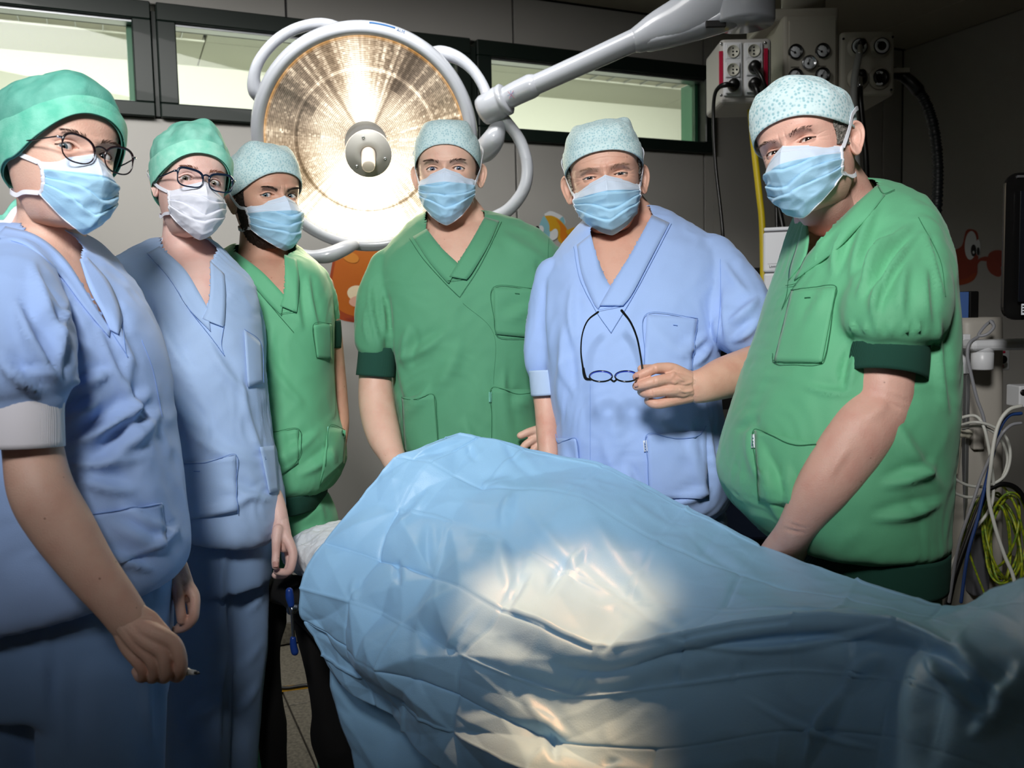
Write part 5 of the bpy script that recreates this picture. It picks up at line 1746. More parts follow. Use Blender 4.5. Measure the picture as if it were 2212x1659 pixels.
    body.append(remesh([rings([(420, 1770, 1925, 1.62, .07), (470, 1752, 1985, 1.59, .11), (560, 1724, 2030, 1.56, .15), (700, 1690, 2040, 1.54, .17), (1000, 1620, 2030, 1.52, .18), (1140, 1680, 2020, 1.52, .16)], shrink=.012),
                        ptube([(1835, 408, 1.61, 44), (1876, 440, 1.61, 34)], 20), ptube([(1775, 380, 1.53, 74), (1796, 430, 1.56, 84, .95), (1806, 475, 1.57, 88, .95), (1796, 540, 1.57, 70, .7)], 32)], .005, 5))
    sp = dict(id='six', at=(1746, 322, 1.50), rot=(-43, 4, -13), scale=.955, mb=-.133, ma=68, open=(.0032, .0030, .0145), squint=1, bag=.0032, brow=.0065, browz=-.003, ears=(1, 1), flare=24, earsc=1.05, jaw=1.08, frown=1,
              sxyz=(1.0, 1, .95), browhairs=60)
    X, R, hd = build_head(sp, root, SK6, M_HAIRB, '#241a16', body)
    # full cheek and under the chin
    body.append(remesh([ptube([(1745, 400, 1.48, 54), (1772, 432, 1.50, 60, .9), (1790, 455, 1.53, 60, .9)], 32)], .005, 4))
    finish_body(root, body, SK6)
    head_patch(hd, X, lambda a, z: ((a > 1.15) & (a < 1.62) & (z > -.02) & (z < .07)) * 1.0, .0025, M_HAIRG, root, 'sideburns', .0016)
    wear_mask(sp, X, R, root, 6, strap=[(82, -.010, .004), (88, .008, .006), (94, .03, .008), (106, .045, .011), (135, .055, .013), (180, .06, .014)])
    P, Fs = cap_mesh(sp, 2.6, .046, -.03, .130, .004, .0022, seed=54, zs_=.012, back=.04, peaks=[(20, 70, 50, 14, .005), (-60, 40, 30, 30, .006)])
    mk('surgical_cap', X(P), Fs, dot_mat('cap_bright_dots', '#d2eaef', '#9ac6d0', 165), root, solid=.001)
    trousers(root, M_GREEN, [(1200, 1740, 1996, 1.54, .15), (1300, 1730, 1994, 1.54, .16), (1400, 1730, 1994, 1.54, .15)],
             [[(1810, 1400, 1.54, 78), (1810, 1900, 1.54, 66), (1810, 2320, 1.54, 58)], [(1920, 1400, 1.56, 74), (1925, 1900, 1.56, 66), (1925, 2300, 1.56, 58)]],
             flds=[(1760, 1230, 1765, 1320, 7, -7), (1800, 1290, 1960, 1240, 12, 6), (1880, 1300, 2000, 1250, 10, 5)], seed=35)
    shoe(root, M_WHITECUFF, 1810, 1.5)
    shoe(root, M_WHITECUFF, 1960, 1.5)


for fn in (woman_left, woman_second, man_third, man_middle, man_blue, man_right):
    fn()
# ------------------------------------------------------------------ drape over the table
GRID = [
 # hidden back fall
 [(1010, 1060, 1.90), (1060, 1070, 1.90), (1150, 1080, 1.88), (1310, 1110, 1.80), (1490, 1190, 1.68), (1650, 1270, 1.50), (1860, 1350, 1.32), (2045, 1400, 1.16), (2140, 1390, 1.04), (2250, 1370, .95)],
 [(985, 965, 1.80), (1045, 966, 1.79), (1140, 990, 1.78), (1300, 1025, 1.71), (1482, 1112, 1.60), (1640, 1196, 1.42), (1850, 1273, 1.24), (2035, 1322, 1.08), (2130, 1300, .95), (2250, 1262, .85)],
 [(962, 944, 1.73), (1030, 947, 1.73), (1130, 974, 1.72), (1300, 1009, 1.66), (1480, 1100, 1.54), (1640, 1184, 1.37), (1850, 1264, 1.20), (2035, 1313, 1.05), (2130, 1288, .92), (2250, 1250, .82)],
 [(868, 1010, 1.70), (935, 1018, 1.67), (1040, 1040, 1.62), (1225, 1080, 1.52), (1420, 1180, 1.38), (1600, 1255, 1.25), (1830, 1298, 1.11), (2010, 1330, 1.0), (2112, 1318, .88), (2260, 1300, .78)],
 [(785, 1085, 1.665), (860, 1100, 1.61), (965, 1108, 1.55), (1140, 1185, 1.41), (1350, 1285, 1.26), (1560, 1318, 1.13), (1800, 1326, 1.03), (1980, 1345, .95), (2090, 1350, .84), (2270, 1400, .75)],
 [(717, 1184, 1.63), (800, 1196, 1.54), (935, 1246, 1.43), (1082, 1322, 1.28), (1292, 1414, 1.14), (1480, 1384, 1.06), (1720, 1350, .99), (1950, 1366, .91), (2060, 1400, .81), (2270, 1500, .73)],
 [(674, 1280, 1.60), (765, 1302, 1.51), (870, 1350, 1.40), (1010, 1420, 1.28), (1230, 1500, 1.15), (1460, 1480, 1.07), (1710, 1450, .99), (1930, 1470, .905), (2040, 1500, .80), (2270, 1600, .73)],
 [(655, 1342, 1.59), (745, 1398, 1.50), (852, 1440, 1.39), (975, 1500, 1.27), (1190, 1588, 1.12), (1420, 1620, 1.05), (1690, 1580, .98), (1905, 1590, .89), (2020, 1620, .79), (2270, 1700, .72)],
 [(700, 1412, 1.585), (775, 1470, 1.50), (868, 1520, 1.40), (965, 1585, 1.27), (1165, 1660, 1.10), (1400, 1700, 1.02), (1680, 1690, .97), (1890, 1700, .885), (2005, 1730, .79), (2270, 1800, .72)],
 [(742, 1478, 1.58), (806, 1530, 1.50), (872, 1580, 1.42), (960, 1650, 1.30), (1150, 1760, 1.12), (1390, 1800, 1.04), (1670, 1800, .98), (1880, 1820, .89), (2000, 1850, .80), (2270, 1900, .72)],
]
GRID[1] = [(p[0], p[1], q[2] + .022) for p, q in zip(GRID[1], GRID[2])]
GRID[0] = [(p[0], p[1], q[2] + .04) for p, q in zip(GRID[0], GRID[2])]
GD = np.array([[W(*p) for p in r] for r in GRID])          # 10 x 10 x 3
KX, KY = 38, 38


def cr_grid(G, ky, kx):
    A = np.array([dens(G[i], kx) for i in range(len(G))])
    return np.array([dens(A[:, j], ky) for j in range(A.shape[1])]).transpose(1, 0, 2)


DS = cr_grid(GD, KY, KX)
nv_, nu_ = DS.shape[:2]
Vd = DS.reshape(-1, 3)
Fd = grid_faces(nv_, nu_)
Nd = normals(Vd, Fd)
if (Nd * (CAM - Vd)).sum() < 0: Nd = -Nd
# folded-sheet creases: a lattice of nodes, flat facets between them
vv, uu = np.meshgrid(np.linspace(0, len(GRID) - 1, nv_), np.linspace(0, 9, nu_), indexing='ij')
uf, vf = uu.reshape(-1), vv.reshape(-1)
r2 = np.random.RandomState(12)
disp = np.zeros(len(Vd))


def facet(uf, vf, su, sv, seed, amp):
    r = np.random.RandomState(seed)
    H = r.uniform(-1, 1, (60, 60)) * amp
    a, b = uf * su, vf * sv
    i, j = np.floor(a).astype(int), np.floor(b).astype(int)
    x, y = a - i, b - j
    h00, h10, h01, h11 = H[j, i], H[j, i + 1], H[j + 1, i], H[j + 1, i + 1]
    flip = ((i + j) % 2 == 0)
    t1 = np.where(x + y < 1, h00 + (h10 - h00) * x + (h01 - h00) * y, h11 + (h01 - h11) * (1 - x) + (h10 - h11) * (1 - y))
    t2 = np.where(x > y, h00 + (h10 - h00) * x + (h11 - h10) * y, h00 + (h11 - h01) * x + (h01 - h00) * y)
    return np.where(flip, t1, t2)


left = np.clip((5.6 - uf) / 2.2, 0.12, 1)
low = np.clip((vf - 1.6) / 1.2, 0.3, 1)
disp += facet(uf, vf, 1, 1, 3, .026) * left * low
disp += facet(uf + .5, vf, 2, 1, 8, .011) * left * low
disp += facet(uf, vf, 2, 2, 5, .005) * np.clip((6.5 - uf) / 3, .1, 1)
for arr, seed in ((uf, 0), (vf, 1)):
    other = vf if seed == 0 else uf
    n = np.round(arr)
    e = (arr - n) * (.12)                                     # about metres across a cell
    sg = np.where((n.astype(int) % 2) == 0, 1, -1)
    st = .5 + .5 * np.sin(n * 7.3 + np.floor(other) * 3.1)
    disp += sg * .0030 * (.35 + st) * np.exp(-np.abs(e) / .0028) * np.clip((8.2 - uf) / 2.5, .15, 1)
disp += (1 - 2 * np.abs(vnoise(Vd, 9, 5))) * .004 * np.clip((uf - 2) / 3, 0, 1)
disp += (1 - 2 * np.abs(vnoise(Vd * [1, 1, .8], 26, 6))) * .0014
disp += .012 * (np.exp(-np.abs(vf - 4.95) / .10) - .8 * np.exp(-((vf - 5.35) / .22) ** 2)) * np.clip((uf - 2.6) / .8, 0, 1) * np.clip((8.2 - uf) / .8, 0, 1)
fade = np.clip(vf - .9, 0, 1)
Vd = Vd + Nd * (disp * fade)[:, None]
DF = [(1090, 960, 1160, 1035, 10, -5), (1010, 960, 1030, 1000, 8, -4), (1110, 1060, 1085, 1150, 12, 9), (1040, 1050, 1110, 1035, 12, 7), (1085, 1160, 1110, 1290, 14, 8), (1150, 1230, 1090, 1330, 12, -7),
      (1240, 1200, 1180, 1290, 12, -9), (1260, 1180, 1235, 1240, 9, 7), (1360, 1350, 1300, 1410, 10, -6), (1130, 1090, 1480, 1400, 16, 6), (1240, 1050, 1500, 1380, 22, 6),
      (1480, 1150, 1640, 1255, 10, -3), (1350, 1070, 1470, 1150, 10, 3), (925, 1130, 932, 1245, 12, -7), (861, 1206, 864, 1270, 9, -7), (770, 1245, 765, 1300, 9, 5), (840, 1150, 935, 1050, 10, 5),
      (1130, 1500, 1230, 1600, 16, 8), (1200, 1650, 1180, 1560, 12, -8), (1340, 1640, 1300, 1660, 9, -5), (1830, 1480, 1740, 1659, 12, 9), (1900, 1400, 1830, 1500, 20, 8), (1600, 1500, 1900, 1620, 8, 3),
      (2000, 1390, 1990, 1659, 26, 10), (2010, 1400, 2140, 1560, 18, 12), (2000, 1420, 2080, 1480, 12, 10), (2060, 1380, 2212, 1520, 20, 9), (2100, 1600, 2212, 1430, 26, 10),
      (1490, 1395, 1940, 1345, 9, 6), (1590, 1420, 1585, 1480, 8, 3), (1840, 1360, 1838, 1440, 8, 3), (940, 1250, 900, 1500, 14, 5), (1038, 1299, 960, 1425, 8, 6)]
Nd2 = normals(Vd, Fd)
if (Nd2 * (CAM - Vd)).sum() < 0: Nd2 = -Nd2
Vd = folds(Vd, Nd2, DF)
M_DRAPE = mat('drape_nonwoven', '#9acbf2', rough=.42, bump=.35, bscale=700, spec=.5, sheen=.1, var=.03, vscale=6, sss=0)
dr = empty('surgical_drape', W(1250, 1250, 1.3) * [1, 1, 0] + [0, 0, .8], 'large creased light blue drape covering the operating table in the foreground', 'drape')
mk('drape_sheet', Vd, Fd, M_DRAPE, dr, solid=.0012, offset=-1)
# the layer that hangs under the lower edge of the sheet
U0 = [[(715, 1440, 1.64), (790, 1470, 1.60), (880, 1510, 1.52), (1000, 1600, 1.40), (1180, 1700, 1.25), (1420, 1780, 1.12)],
      [(725, 1520, 1.64), (800, 1570, 1.59), (890, 1600, 1.51), (1000, 1660, 1.39), (1180, 1760, 1.24), (1420, 1840, 1.12)],
      [(755, 1620, 1.63), (820, 1660, 1.58), (905, 1690, 1.50), (1010, 1740, 1.38), (1180, 1840, 1.23), (1420, 1900, 1.12)],
      [(790, 1720, 1.62), (850, 1760, 1.57), (925, 1800, 1.49), (1030, 1860, 1.37), (1190, 1960, 1.22), (1420, 2020, 1.12)],
      [(850, 1900, 1.60), (900, 1950, 1.56), (960, 2000, 1.48), (1050, 2050, 1.36), (1200, 2150, 1.21), (1420, 2200, 1.12)]]
UD = cr_grid(np.array([[W(*p) for p in r] for r in U0]), 14, 14)
Vu = UD.reshape(-1, 3)
Fu = grid_faces(*UD.shape[:2])
Nu_ = normals(Vu, Fu)
vu, uu2 = np.meshgrid(np.linspace(0, 4, UD.shape[0]), np.linspace(0, 5, UD.shape[1]), indexing='ij')
Vu = Vu + Nu_ * (facet(uu2.reshape(-1), vu.reshape(-1), 1, 1, 31, .014) + facet(uu2.reshape(-1), vu.reshape(-1), 2, 2, 32, .004))[:, None]
mk('drape_underlayer', Vu, Fu, M_DRAPE, dr, solid=.0012)

# ------------------------------------------------------------------ operating table
ax0, ax1 = GD[3][1] * .45 + GD[5][1] * .55, GD[3][7] * .5 + GD[5][7] * .5
_sh = (ax1 - ax0) * [1, 1, 0] / np.linalg.norm((ax1 - ax0)[:2])
_sn = np.array([-_sh[1], _sh[0], 0])
ax0, ax1 = ax0 + _sh * .08 + _sn * .06, ax1 + _sn * .05
AX = (ax1 - ax0) * [1, 1, 0]
LT = np.linalg.norm(AX)
AX /= LT
AN = np.array([-AX[1], AX[0], 0])
ARZ = math.atan2(AX[1], AX[0])
M_BLK = mat('black_vinyl', '#060607', rough=.55)
M_BLK2 = mat('black_cloth', '#050506', rough=.9)
tc = (ax0 + ax1) / 2
tb = empty('operating_table', (tc[0], tc[1], 0), 'operating table under the blue drape, with an arm pad, stand-in black legs and a steel side clamp', 'table')
box('table_top', (tc[0], tc[1], .69), (LT, .26, .05), M_STEEL, tb, ARZ, .01)
box('mattress', (tc[0], tc[1], .74), (LT, .28, .05), M_BLK, tb, ARZ, .02, 3)
box('column', (tc[0], tc[1], .37), (.2, .16, .62), M_STEEL, tb, ARZ, .02)
box('base', (tc[0], tc[1], .05), (.7, .3, .09), M_STEEL, tb, ARZ, .03)
# arm pad, and black shapes made up where the bearded man's legs look dark
for nm, ch in (('arm_pad', [(600, 1268, 1.90, 30), (640, 1282, 1.81, 34), (680, 1320, 1.80, 42), (730, 1370, 1.78, 50)]),
               ('dark_leg_shape', [(604, 1262, 1.97, 30), (598, 1330, 1.98, 20), (588, 1400, 1.98, 20), (584, 1480, 1.98, 24), (588, 1580, 1.98, 28), (592, 1650, 1.98, 24), (594, 1760, 1.98, 24)]),
               ('dark_leg_shape', [(672, 1310, 1.83, 44), (680, 1380, 1.84, 32), (698, 1450, 1.85, 38), (718, 1530, 1.86, 42), (724, 1590, 1.86, 48), (748, 1680, 1.86, 46), (750, 1800, 1.86, 40)])):
    V, Fs = remesh([ptube(ch, 24)], .008, 3)
    N = normals(V, Fs)
    V = V + N * ((1 - 2 * np.abs(vnoise(V * [1, 1, .6], 16, 3))) * .005)[:, None]
    mk(nm, V, Fs, M_BLK2, tb)
cl = empty('side_clamp', W(640, 1320, 1.70))
cl.parent = tb
cl.location = tuple(Vector(W(640, 1320, 1.70).tolist()) - Vector(tb.location))
M_CLB = mat('clamp_blue', '#1c3f8f', rough=.35)
V, Fs = ptube([(629, 1300, 1.69, 4.2), (631, 1330, 1.69, 3.6), (634, 1380, 1.69, 3.4), (635, 1400, 1.69, 3.4)], 14)
mk('clamp_rod', V, Fs, M_STEEL, cl)
V, Fs = ptube([(625, 1277, 1.69, 8), (626, 1290, 1.69, 9), (629, 1306, 1.69, 7)], 18)
mk('clamp_grip', V, Fs, M_CLB, cl)
V, Fs = ptube([(633, 1380, 1.69, 6.5), (634, 1395, 1.69, 7.5), (637, 1408, 1.69, 8)], 18)
mk('clamp_grip', V, Fs, M_CLB, cl)
V, Fs = lathe([(.008, 0), (.0095, .002), (.0095, .020), (.0075, .021), (.0075, .030), (.010, .031), (.010, .042), (.014, .044), (.018, .075), (.018, .11)], W(624, 1318, 1.69), W(660, 1312, 1.72) - W(624, 1318, 1.69), 24)
mk('clamp_boss', V, Fs, M_STEEL, cl)
# pillow in its paper cover, resting on the head end
M_PILLOW = mat('paper_cover', '#d9e2ea', rough=.8, bump=.8, bscale=60, bdist=.004)
c = W(765, 1192, 1.84)
nx_, ny_ = 60, 44
u, v = np.meshgrid(np.linspace(-1, 1, nx_), np.linspace(-1, 1, ny_))
th = (np.clip(1 - np.abs(u) ** 3, 0, 1) * np.clip(1 - np.abs(v) ** 3, 0, 1)) ** .5
ps = []
for sgn in (1, -1):
    x = u * .105
    y = v * .115
    z = sgn * th * .055
    P = c + x[..., None] * AX + y[..., None] * AN + z[..., None] * np.array([0, 0, 1.0])
    ps.append(P.reshape(-1, 3))
parts = [(ps[0], grid_faces(ny_, nx_)), (ps[1], [f[::-1] for f in grid_faces(ny_, nx_)])]
V, Fs = cat_mesh(parts)
N = normals(V, Fs)
V, Fs = remesh([(V, Fs)], .004, 3)
N = normals(V, Fs)
V = V + N * ((1 - 2 * np.abs(vnoise(V, 28, 3))) * .006 + (1 - 2 * np.abs(vnoise(V * [1, 3, 1], 45, 4))) * .003)[:, None]
pw = empty('pillow', c, 'white pillow in a crinkled paper cover at the head end, beside the drape', 'pillow')
mk('pillow_body', V, Fs, M_PILLOW, pw)
PG = cr_grid(np.array([[W(*p) for p in r] for r in (
    [(632, 1172, 1.80), (668, 1182, 1.76), (704, 1196, 1.72), (740, 1215, 1.70)],
    [(634, 1200, 1.80), (664, 1212, 1.76), (700, 1228, 1.72), (736, 1250, 1.70)],
    [(642, 1235, 1.80), (668, 1258, 1.76), (694, 1280, 1.72), (724, 1300, 1.70)])]), 12, 12)
Vp = PG.reshape(-1, 3)
Fp = grid_faces(*PG.shape[:2])
Np = normals(Vp, Fp)
Vp = Vp + Np * ((1 - 2 * np.abs(vnoise(Vp, 22, 8))) * .008)[:, None]
mk('cover_flap', Vp, Fp, M_PILLOW, pw, solid=.0012)

# ------------------------------------------------------------------ theatre lamp
M_LAMP = mat('lamp_enamel', '#a8acb4', rough=.25, coat=.5)
M_LAMPG = mat('lamp_hub_grey', '#a5a49f', rough=.4)
LC = W(791, 307, 2.76)
ad = CAM - LC
ad /= np.linalg.norm(ad)
ad = ad + np.array([-.02, 0, -.13])
ad /= np.linalg.norm(ad)
lp = empty('theatre_lamp', LC, 'big round lit operating lamp on a white swivel arm behind the team', 'lamp')
Rl = .354
prof = [(.312, -.012), (.313, .004), (.318, .012), (.326, .0145), (.336, .012), (.3385, .0085), (.341, .0085), (.350, -.004), (.3545, -.022), (.353, -.045), (.342, -.075), (.31, -.11), (.25, -.145), (.16, -.165), (.06, -.172), (.01, -.173)]
V, Fs = lathe(prof, LC, ad, 128)
mk('lamp_housing', V, Fs, M_LAMP, lp)
# faceted lens: concentric prisms, lit from inside
nr, nt_ = 190, 432
rr = np.linspace(.066, .3125, nr)
tt = np.linspace(0, 2 * math.pi, nt_, endpoint=False)
RR, TT = np.meshgrid(rr, tt, indexing='ij')
lu = np.cross([0, 0, 1.0], ad)
lu /= np.linalg.norm(lu)
lv = np.cross(ad, lu)
rid = np.abs(((RR - .066) / .0052) % 1 - .5) * .0022
h = -.004 + rid - .02 * (1 - (RR / .3125) ** 2) * -1
P = LC + RR[..., None] * (np.cos(TT)[..., None] * lu + np.sin(TT)[..., None] * lv) + h[..., None] * ad
# light pattern of the lens: three lamp beams, sector ribs, prism rings
deg = np.degrees(TT)
q = (RR - .066) / (.3125 - .066)


def an(c, w):
    d = (deg - c + 180) % 360 - 180
    return np.exp(-(d / w) ** 2)


def n1(x, s):
    r = np.random.RandomState(s)
    t = r.uniform(0, 1, 721)
    xi = (x % 360) * 2
    i = np.floor(xi).astype(int)
    f = xi - i
    return t[i % 720] * (1 - f) + t[(i + 1) % 720] * f


st = .5 * n1(deg * 1.0, 1) + .5 * n1(np.floor(deg / 1.7) * 1.7, 2)
beam = 1.9 * an(93, 11) * np.exp(-(q / .95) ** 4) + 3.2 * an(268, 26) * (.55 + .6 * q) + 1.3 * an(268, 60) * q + .5 * an(318, 20) + .8 * an(232, 16)
core = 2.0 * np.exp(-(q / .30) ** 2) * (.25 + an(93, 30) + an(268, 50))
mid = .55 * np.exp(-((q - .30) / .22) ** 2) * (.7 + .5 * an(0, 60) + .5 * an(180, 50))
ringt = .9 * np.exp(-((q - .62) / .022) ** 2) * (an(110, 60) + .7 * an(45, 30))
ringd = np.exp(-((q - .60) / .020) ** 2) * (an(240, 75) + an(170, 40) + an(320, 30))
base_ = .20 + .50 * st * (1 - .55 * an(125, 45) - .55 * an(50, 30))
# spokes
sp_ = np.zeros_like(q)
for cdeg in range(8, 368, 24):
    sp_ = sp_ + an(cdeg, .55) * (.5 + .5 * ((cdeg // 24) % 2))
dk = np.clip(an(148, 9) * (q > .45) * .8 + an(58, 6) * (q > .45) * .9 + an(62, 4) * (q < .6) * .7 + an(172, 5) * (q > .3) * (q < .75) * .6 + an(205, 7) * (q > .55) * .5 + an(120, 4) * (q < .65) * .6, 0, 1)
ring = .5 + .5 * np.cos(((RR - .066) / .0052) * 2 * math.pi)
rs = np.random.RandomState(9)
SPK = rs.uniform(0, 1, (64, 400))
ri = np.clip(((RR - .066) / .0052).astype(int), 0, 63)
spk = SPK[ri, (deg / 1.35).astype(int) % 400]
spk2 = rs.uniform(0, 1, 400)[(deg / 2.2).astype(int) % 400]
lumv = (.9 * spk ** 4 * (.5 + spk2) * (1 - .6 * np.clip(an(125, 30) + an(50, 22), 0, 1)) + .55 * (spk2 > .72) * (q > .15) * (.4 + .6 * spk) + base_ + mid + beam * (.45 + .9 * st ** 1.5) + core + ringt) * (.42 + .58 * ring) * (1 - .75 * dk) * (1 - .65 * np.clip(ringd, 0, 1)) + .45 * sp_ * (.3 + .7 * ring) * (.4 + beam * .4 + .3)
edge = np.clip((q - .955) / .045, 0, 1)
wh = np.clip(lumv / 1.3, 0, 1)[..., None]
warm = np.array([1.0, .60, .27]) * (1 - wh) + np.array([1.0, .90, .70]) * wh
grey = np.array([.62, .55, .50])
tint = np.clip(an(148, 40) + an(50, 35), 0, 1)[..., None] * (1 - wh) * (1 - edge[..., None])
colr = (warm * (1 - .75 * tint) + grey * .75 * tint) * lumv[..., None]
colr = colr * (1 - edge[..., None] * .6) + np.array([.9, .42, .10]) * edge[..., None] * .5
M_LENSG = mat('lamp_lens', '#3a322a', rough=.12, coat=.6, bump=0)
nt0 = M_LENSG.node_tree
at = nt0.nodes.new('ShaderNodeAttribute')
at.attribute_name = 'glow'
nt0.links.new(at.outputs['Color'], nt0.nodes['Principled BSDF'].inputs['Emission Color'])
nt0.nodes['Principled BSDF'].inputs['Emission Strength'].default_value = 1.15
ln_o = mk('lamp_lens', P.reshape(-1, 3), grid_faces(nr, nt_, True), M_LENSG, lp)
ca = ln_o.data.color_attributes.new('glow', 'FLOAT_COLOR', 'POINT')
ca.data.foreach_set('color', np.concatenate([colr.reshape(-1, 3), np.ones((nr * nt_, 1))], 1).astype(np.float32).ravel())
# hub, sterile grip, screws
HC = W(796, 333, 2.70)
V, Fs = lathe([(.068, -.05), (.0715, -.006), (.070, -.001), (.047, .002), (.045, .0045), (.030, .005), (.024, .004), (.0235, -.01)], HC, ad, 64)
mk('hub', V, Fs, M_LAMPG, lp)
gd = ad + np.array([.0, 0, -.30])
V, Fs = lathe([(.0225, -.02), (.0215, .03), (.0195, .085), (.0185, .092), (.0160, .094), (.001, .0945)], HC, gd, 40)
mk('sterile_grip', V, Fs, mat('grip_ivory', '#e4d9cc', rough=.5), lp)
for a in (105, -15, 225):
    c = HC + .052 * (math.cos(math.radians(a)) * lu + math.sin(math.radians(a)) * lv)
    V, Fs = lathe([(.0048, 0), (.0048, .0045), (.004, .0065), (.0015, .0068), (.0012, .004)], c, ad, 16)
    mk('screw', V, Fs, M_STEEL, lp)
for nm, ch in (('grab_handle', [(566, 215, 2.80, 14), (552, 195, 2.78, 17), (549, 165, 2.76, 13), (562, 128, 2.75, 12), (596, 88, 2.75, 12), (640, 62, 2.76, 12), (690, 52, 2.77, 13), (728, 62, 2.79, 15), (756, 78, 2.82, 12)]),
               ('grab_handle', [(925, 118, 2.82, 14), (955, 116, 2.79, 17), (990, 126, 2.77, 14), (1022, 152, 2.76, 12), (1044, 186, 2.75, 12), (1054, 215, 2.74, 12)]),
               ('grab_handle', [(610, 515, 2.80, 12), (630, 540, 2.78, 13), (668, 553, 2.77, 13), (706, 552, 2.77, 17), (742, 538, 2.79, 16), (765, 528, 2.82, 12)]),
               ('yoke', [(1070, 245, 2.72, 18), (1096, 266, 2.72, 13), (1125, 308, 2.73, 13), (1139, 360, 2.74, 13), (1132, 408, 2.75, 13.5), (1104, 448, 2.77, 14), (1070, 470, 2.80, 15), (1020, 488, 2.85, 15), (985, 490, 2.90, 15)]),
               ('yoke_socket', [(1078, 268, 2.72, 16), (1066, 300, 2.72, 24), (1050, 322, 2.76, 26), (1036, 330, 2.80, 24)])):
    V, Fs = remesh([ptube(ch, 24)], .005, 2)
    mk(nm, V, Fs, M_LAMP, lp)
V, Fs = lathe([(.036, -.05), (.044, -.044), (.046, -.03), (.046, .02), (.044, .026), (.0435, .028), (.0455, .030), (.0455, .036), (.040, .038)], W(1076, 224, 2.70), W(1092, 256, 2.72) - W(1072, 216, 2.70), 48)
V, Fs = lathe([(.030, -.052), (.042, -.048), (.047, -.034), (.048, .020), (.0455, .024), (.0485, .027), (.0485, .038), (.043, .042), (.02, .043)], W(1070, 226, 2.69), W(1110, 204, 2.66) - W(1070, 226, 2.69), 48)
mk('swivel_joint', V, Fs, M_LAMP, lp)
V, Fs = ptube([(1082, 220, 2.69, 24), (1110, 204, 2.67, 25), (1146, 187, 2.65, 26)], 40)
mk('arm_sleeve', V, Fs, M_LAMP, lp)
V, Fs = ptube([(1110, 204, 2.67, 21), (1240, 146, 2.60, 22), (1372, 86, 2.52, 24)], 40)
mk('arm_tube', V, Fs, M_LAMP, lp)
V, Fs = remesh([ptube([(1382, 84, 2.52, 29), (1425, 62, 2.50, 40, .8), (1485, 34, 2.46, 50, .7), (1550, -4, 2.42, 62, .6), (1590, -30, 2.40, 56, .6), (1640, -60, 2.38, 50, .6)], 40)], .007, 2)
mk('arm_cover', V, Fs, M_LAMP, lp)
V, Fs = remesh([ptube([(1400, 96, 2.52, 14, 2), (1480, 76, 2.48, 16, 2), (1560, 46, 2.44, 22, 2), (1600, 20, 2.42, 30, 2)], 24)], .007, 2)
mk('arm_cover', V, Fs, M_LAMP, lp)
V, Fs = lathe([(.078, -.03), (.082, -.022), (.082, .5), (.05, .52)], W(1608, 30, 2.42), (0, 0, 1), 40)
mk('ceiling_drop', V, Fs, M_LAMP, lp)
o = box('cover_slot', W(1546, 52, 2.40), (.055, .01, .018), M_BLK, lp, 0, .002)
# blue bar and letters on the rim, a felt pen mark on the arm
M_BLUEP = mat('print_blue', '#1c5a94', rough=.4)
pts = []
for a in np.linspace(86, 73.5, 14):
    t = math.radians(a)
    pts.append(LC + .3475 * (math.cos(t) * lu + math.sin(t) * lv) + (.0005) * ad)
V, Fs = tube(np.array(pts), np.stack([np.full(14, .0034), np.full(14, .0012)], 1), 8, flat=ad)
mk('printed_bar', V, Fs, M_BLUEP, lp)
t = math.radians(72.5)
tan = -(-math.sin(t) * lu + math.cos(t) * lv)
rad = (math.cos(t) * lu + math.sin(t) * lv)
put_text('lamp_lettering', 'ALM', .013, LC + .3415 * rad + .0065 * ad, tan, rad, M_BLUEP, lp)
M_RED = mat('felt_red', '#a63a58', rough=.6)
for k, (a, b, mm) in enumerate((((1097, 198), (1111, 212), M_RED), ((1109, 196), (1100, 213), M_RED), ((1096, 207), (1110, 200), M_BLUEP), ((1103, 196), (1104, 212), M_BLUEP))):
    V, Fs = tube([W(*a, 2.632), W(*b, 2.632)], .0006, 5)
    mk('pen_mark', V, Fs, mm, lp)
LG = light('lamp_bulbs', 'AREA', tuple(LC + ad * .06), tuple(LC + ad), 7, (1.0, .80, .55), shape='DISK', size=.5)
LG.data.spread = math.radians(120)

# ------------------------------------------------------------------ ceiling supply pendant
M_BEIGE = mat('pendant_beige', '#a8a498', rough=.5)
M_WPL = mat('socket_white', '#d8dadd', rough=.4)
M_RED2 = mat('red_strip', '#b3103a', rough=.5)
M_BLKP = mat('black_plastic', '#0b0b0c', rough=.35)
M_DIAL = mat('dial_white', '#d5d9dd', rough=.5)


def fbox(name, x0, y0, x1, y1, D, depth, m, parent=None, bev=.006, label=None, rz=0.0):
    """box whose front face fills the pixel rectangle at distance D, set square in the room"""
    c = W((x0 + x1) / 2, (y0 + y1) / 2, D)
    w, h = (x1 - x0) / F * D, (y1 - y0) / F * D
    return box(name, c + np.array([-math.sin(rz), math.cos(rz), 0]) * depth / 2, (w, depth, h), m, parent, rz, bev, 3, label)


def disc(name, px, py, D, rpx, th, m, parent, n=40, prof=None):
    r = rpx / F * D
    V, Fs = lathe(prof or [(r, -.004), (r, th - .001), (r - .001, th), (.0005, th)], W(px, py, D), (0, -1, 0), n)
    return mk(name, V, Fs, m, parent)


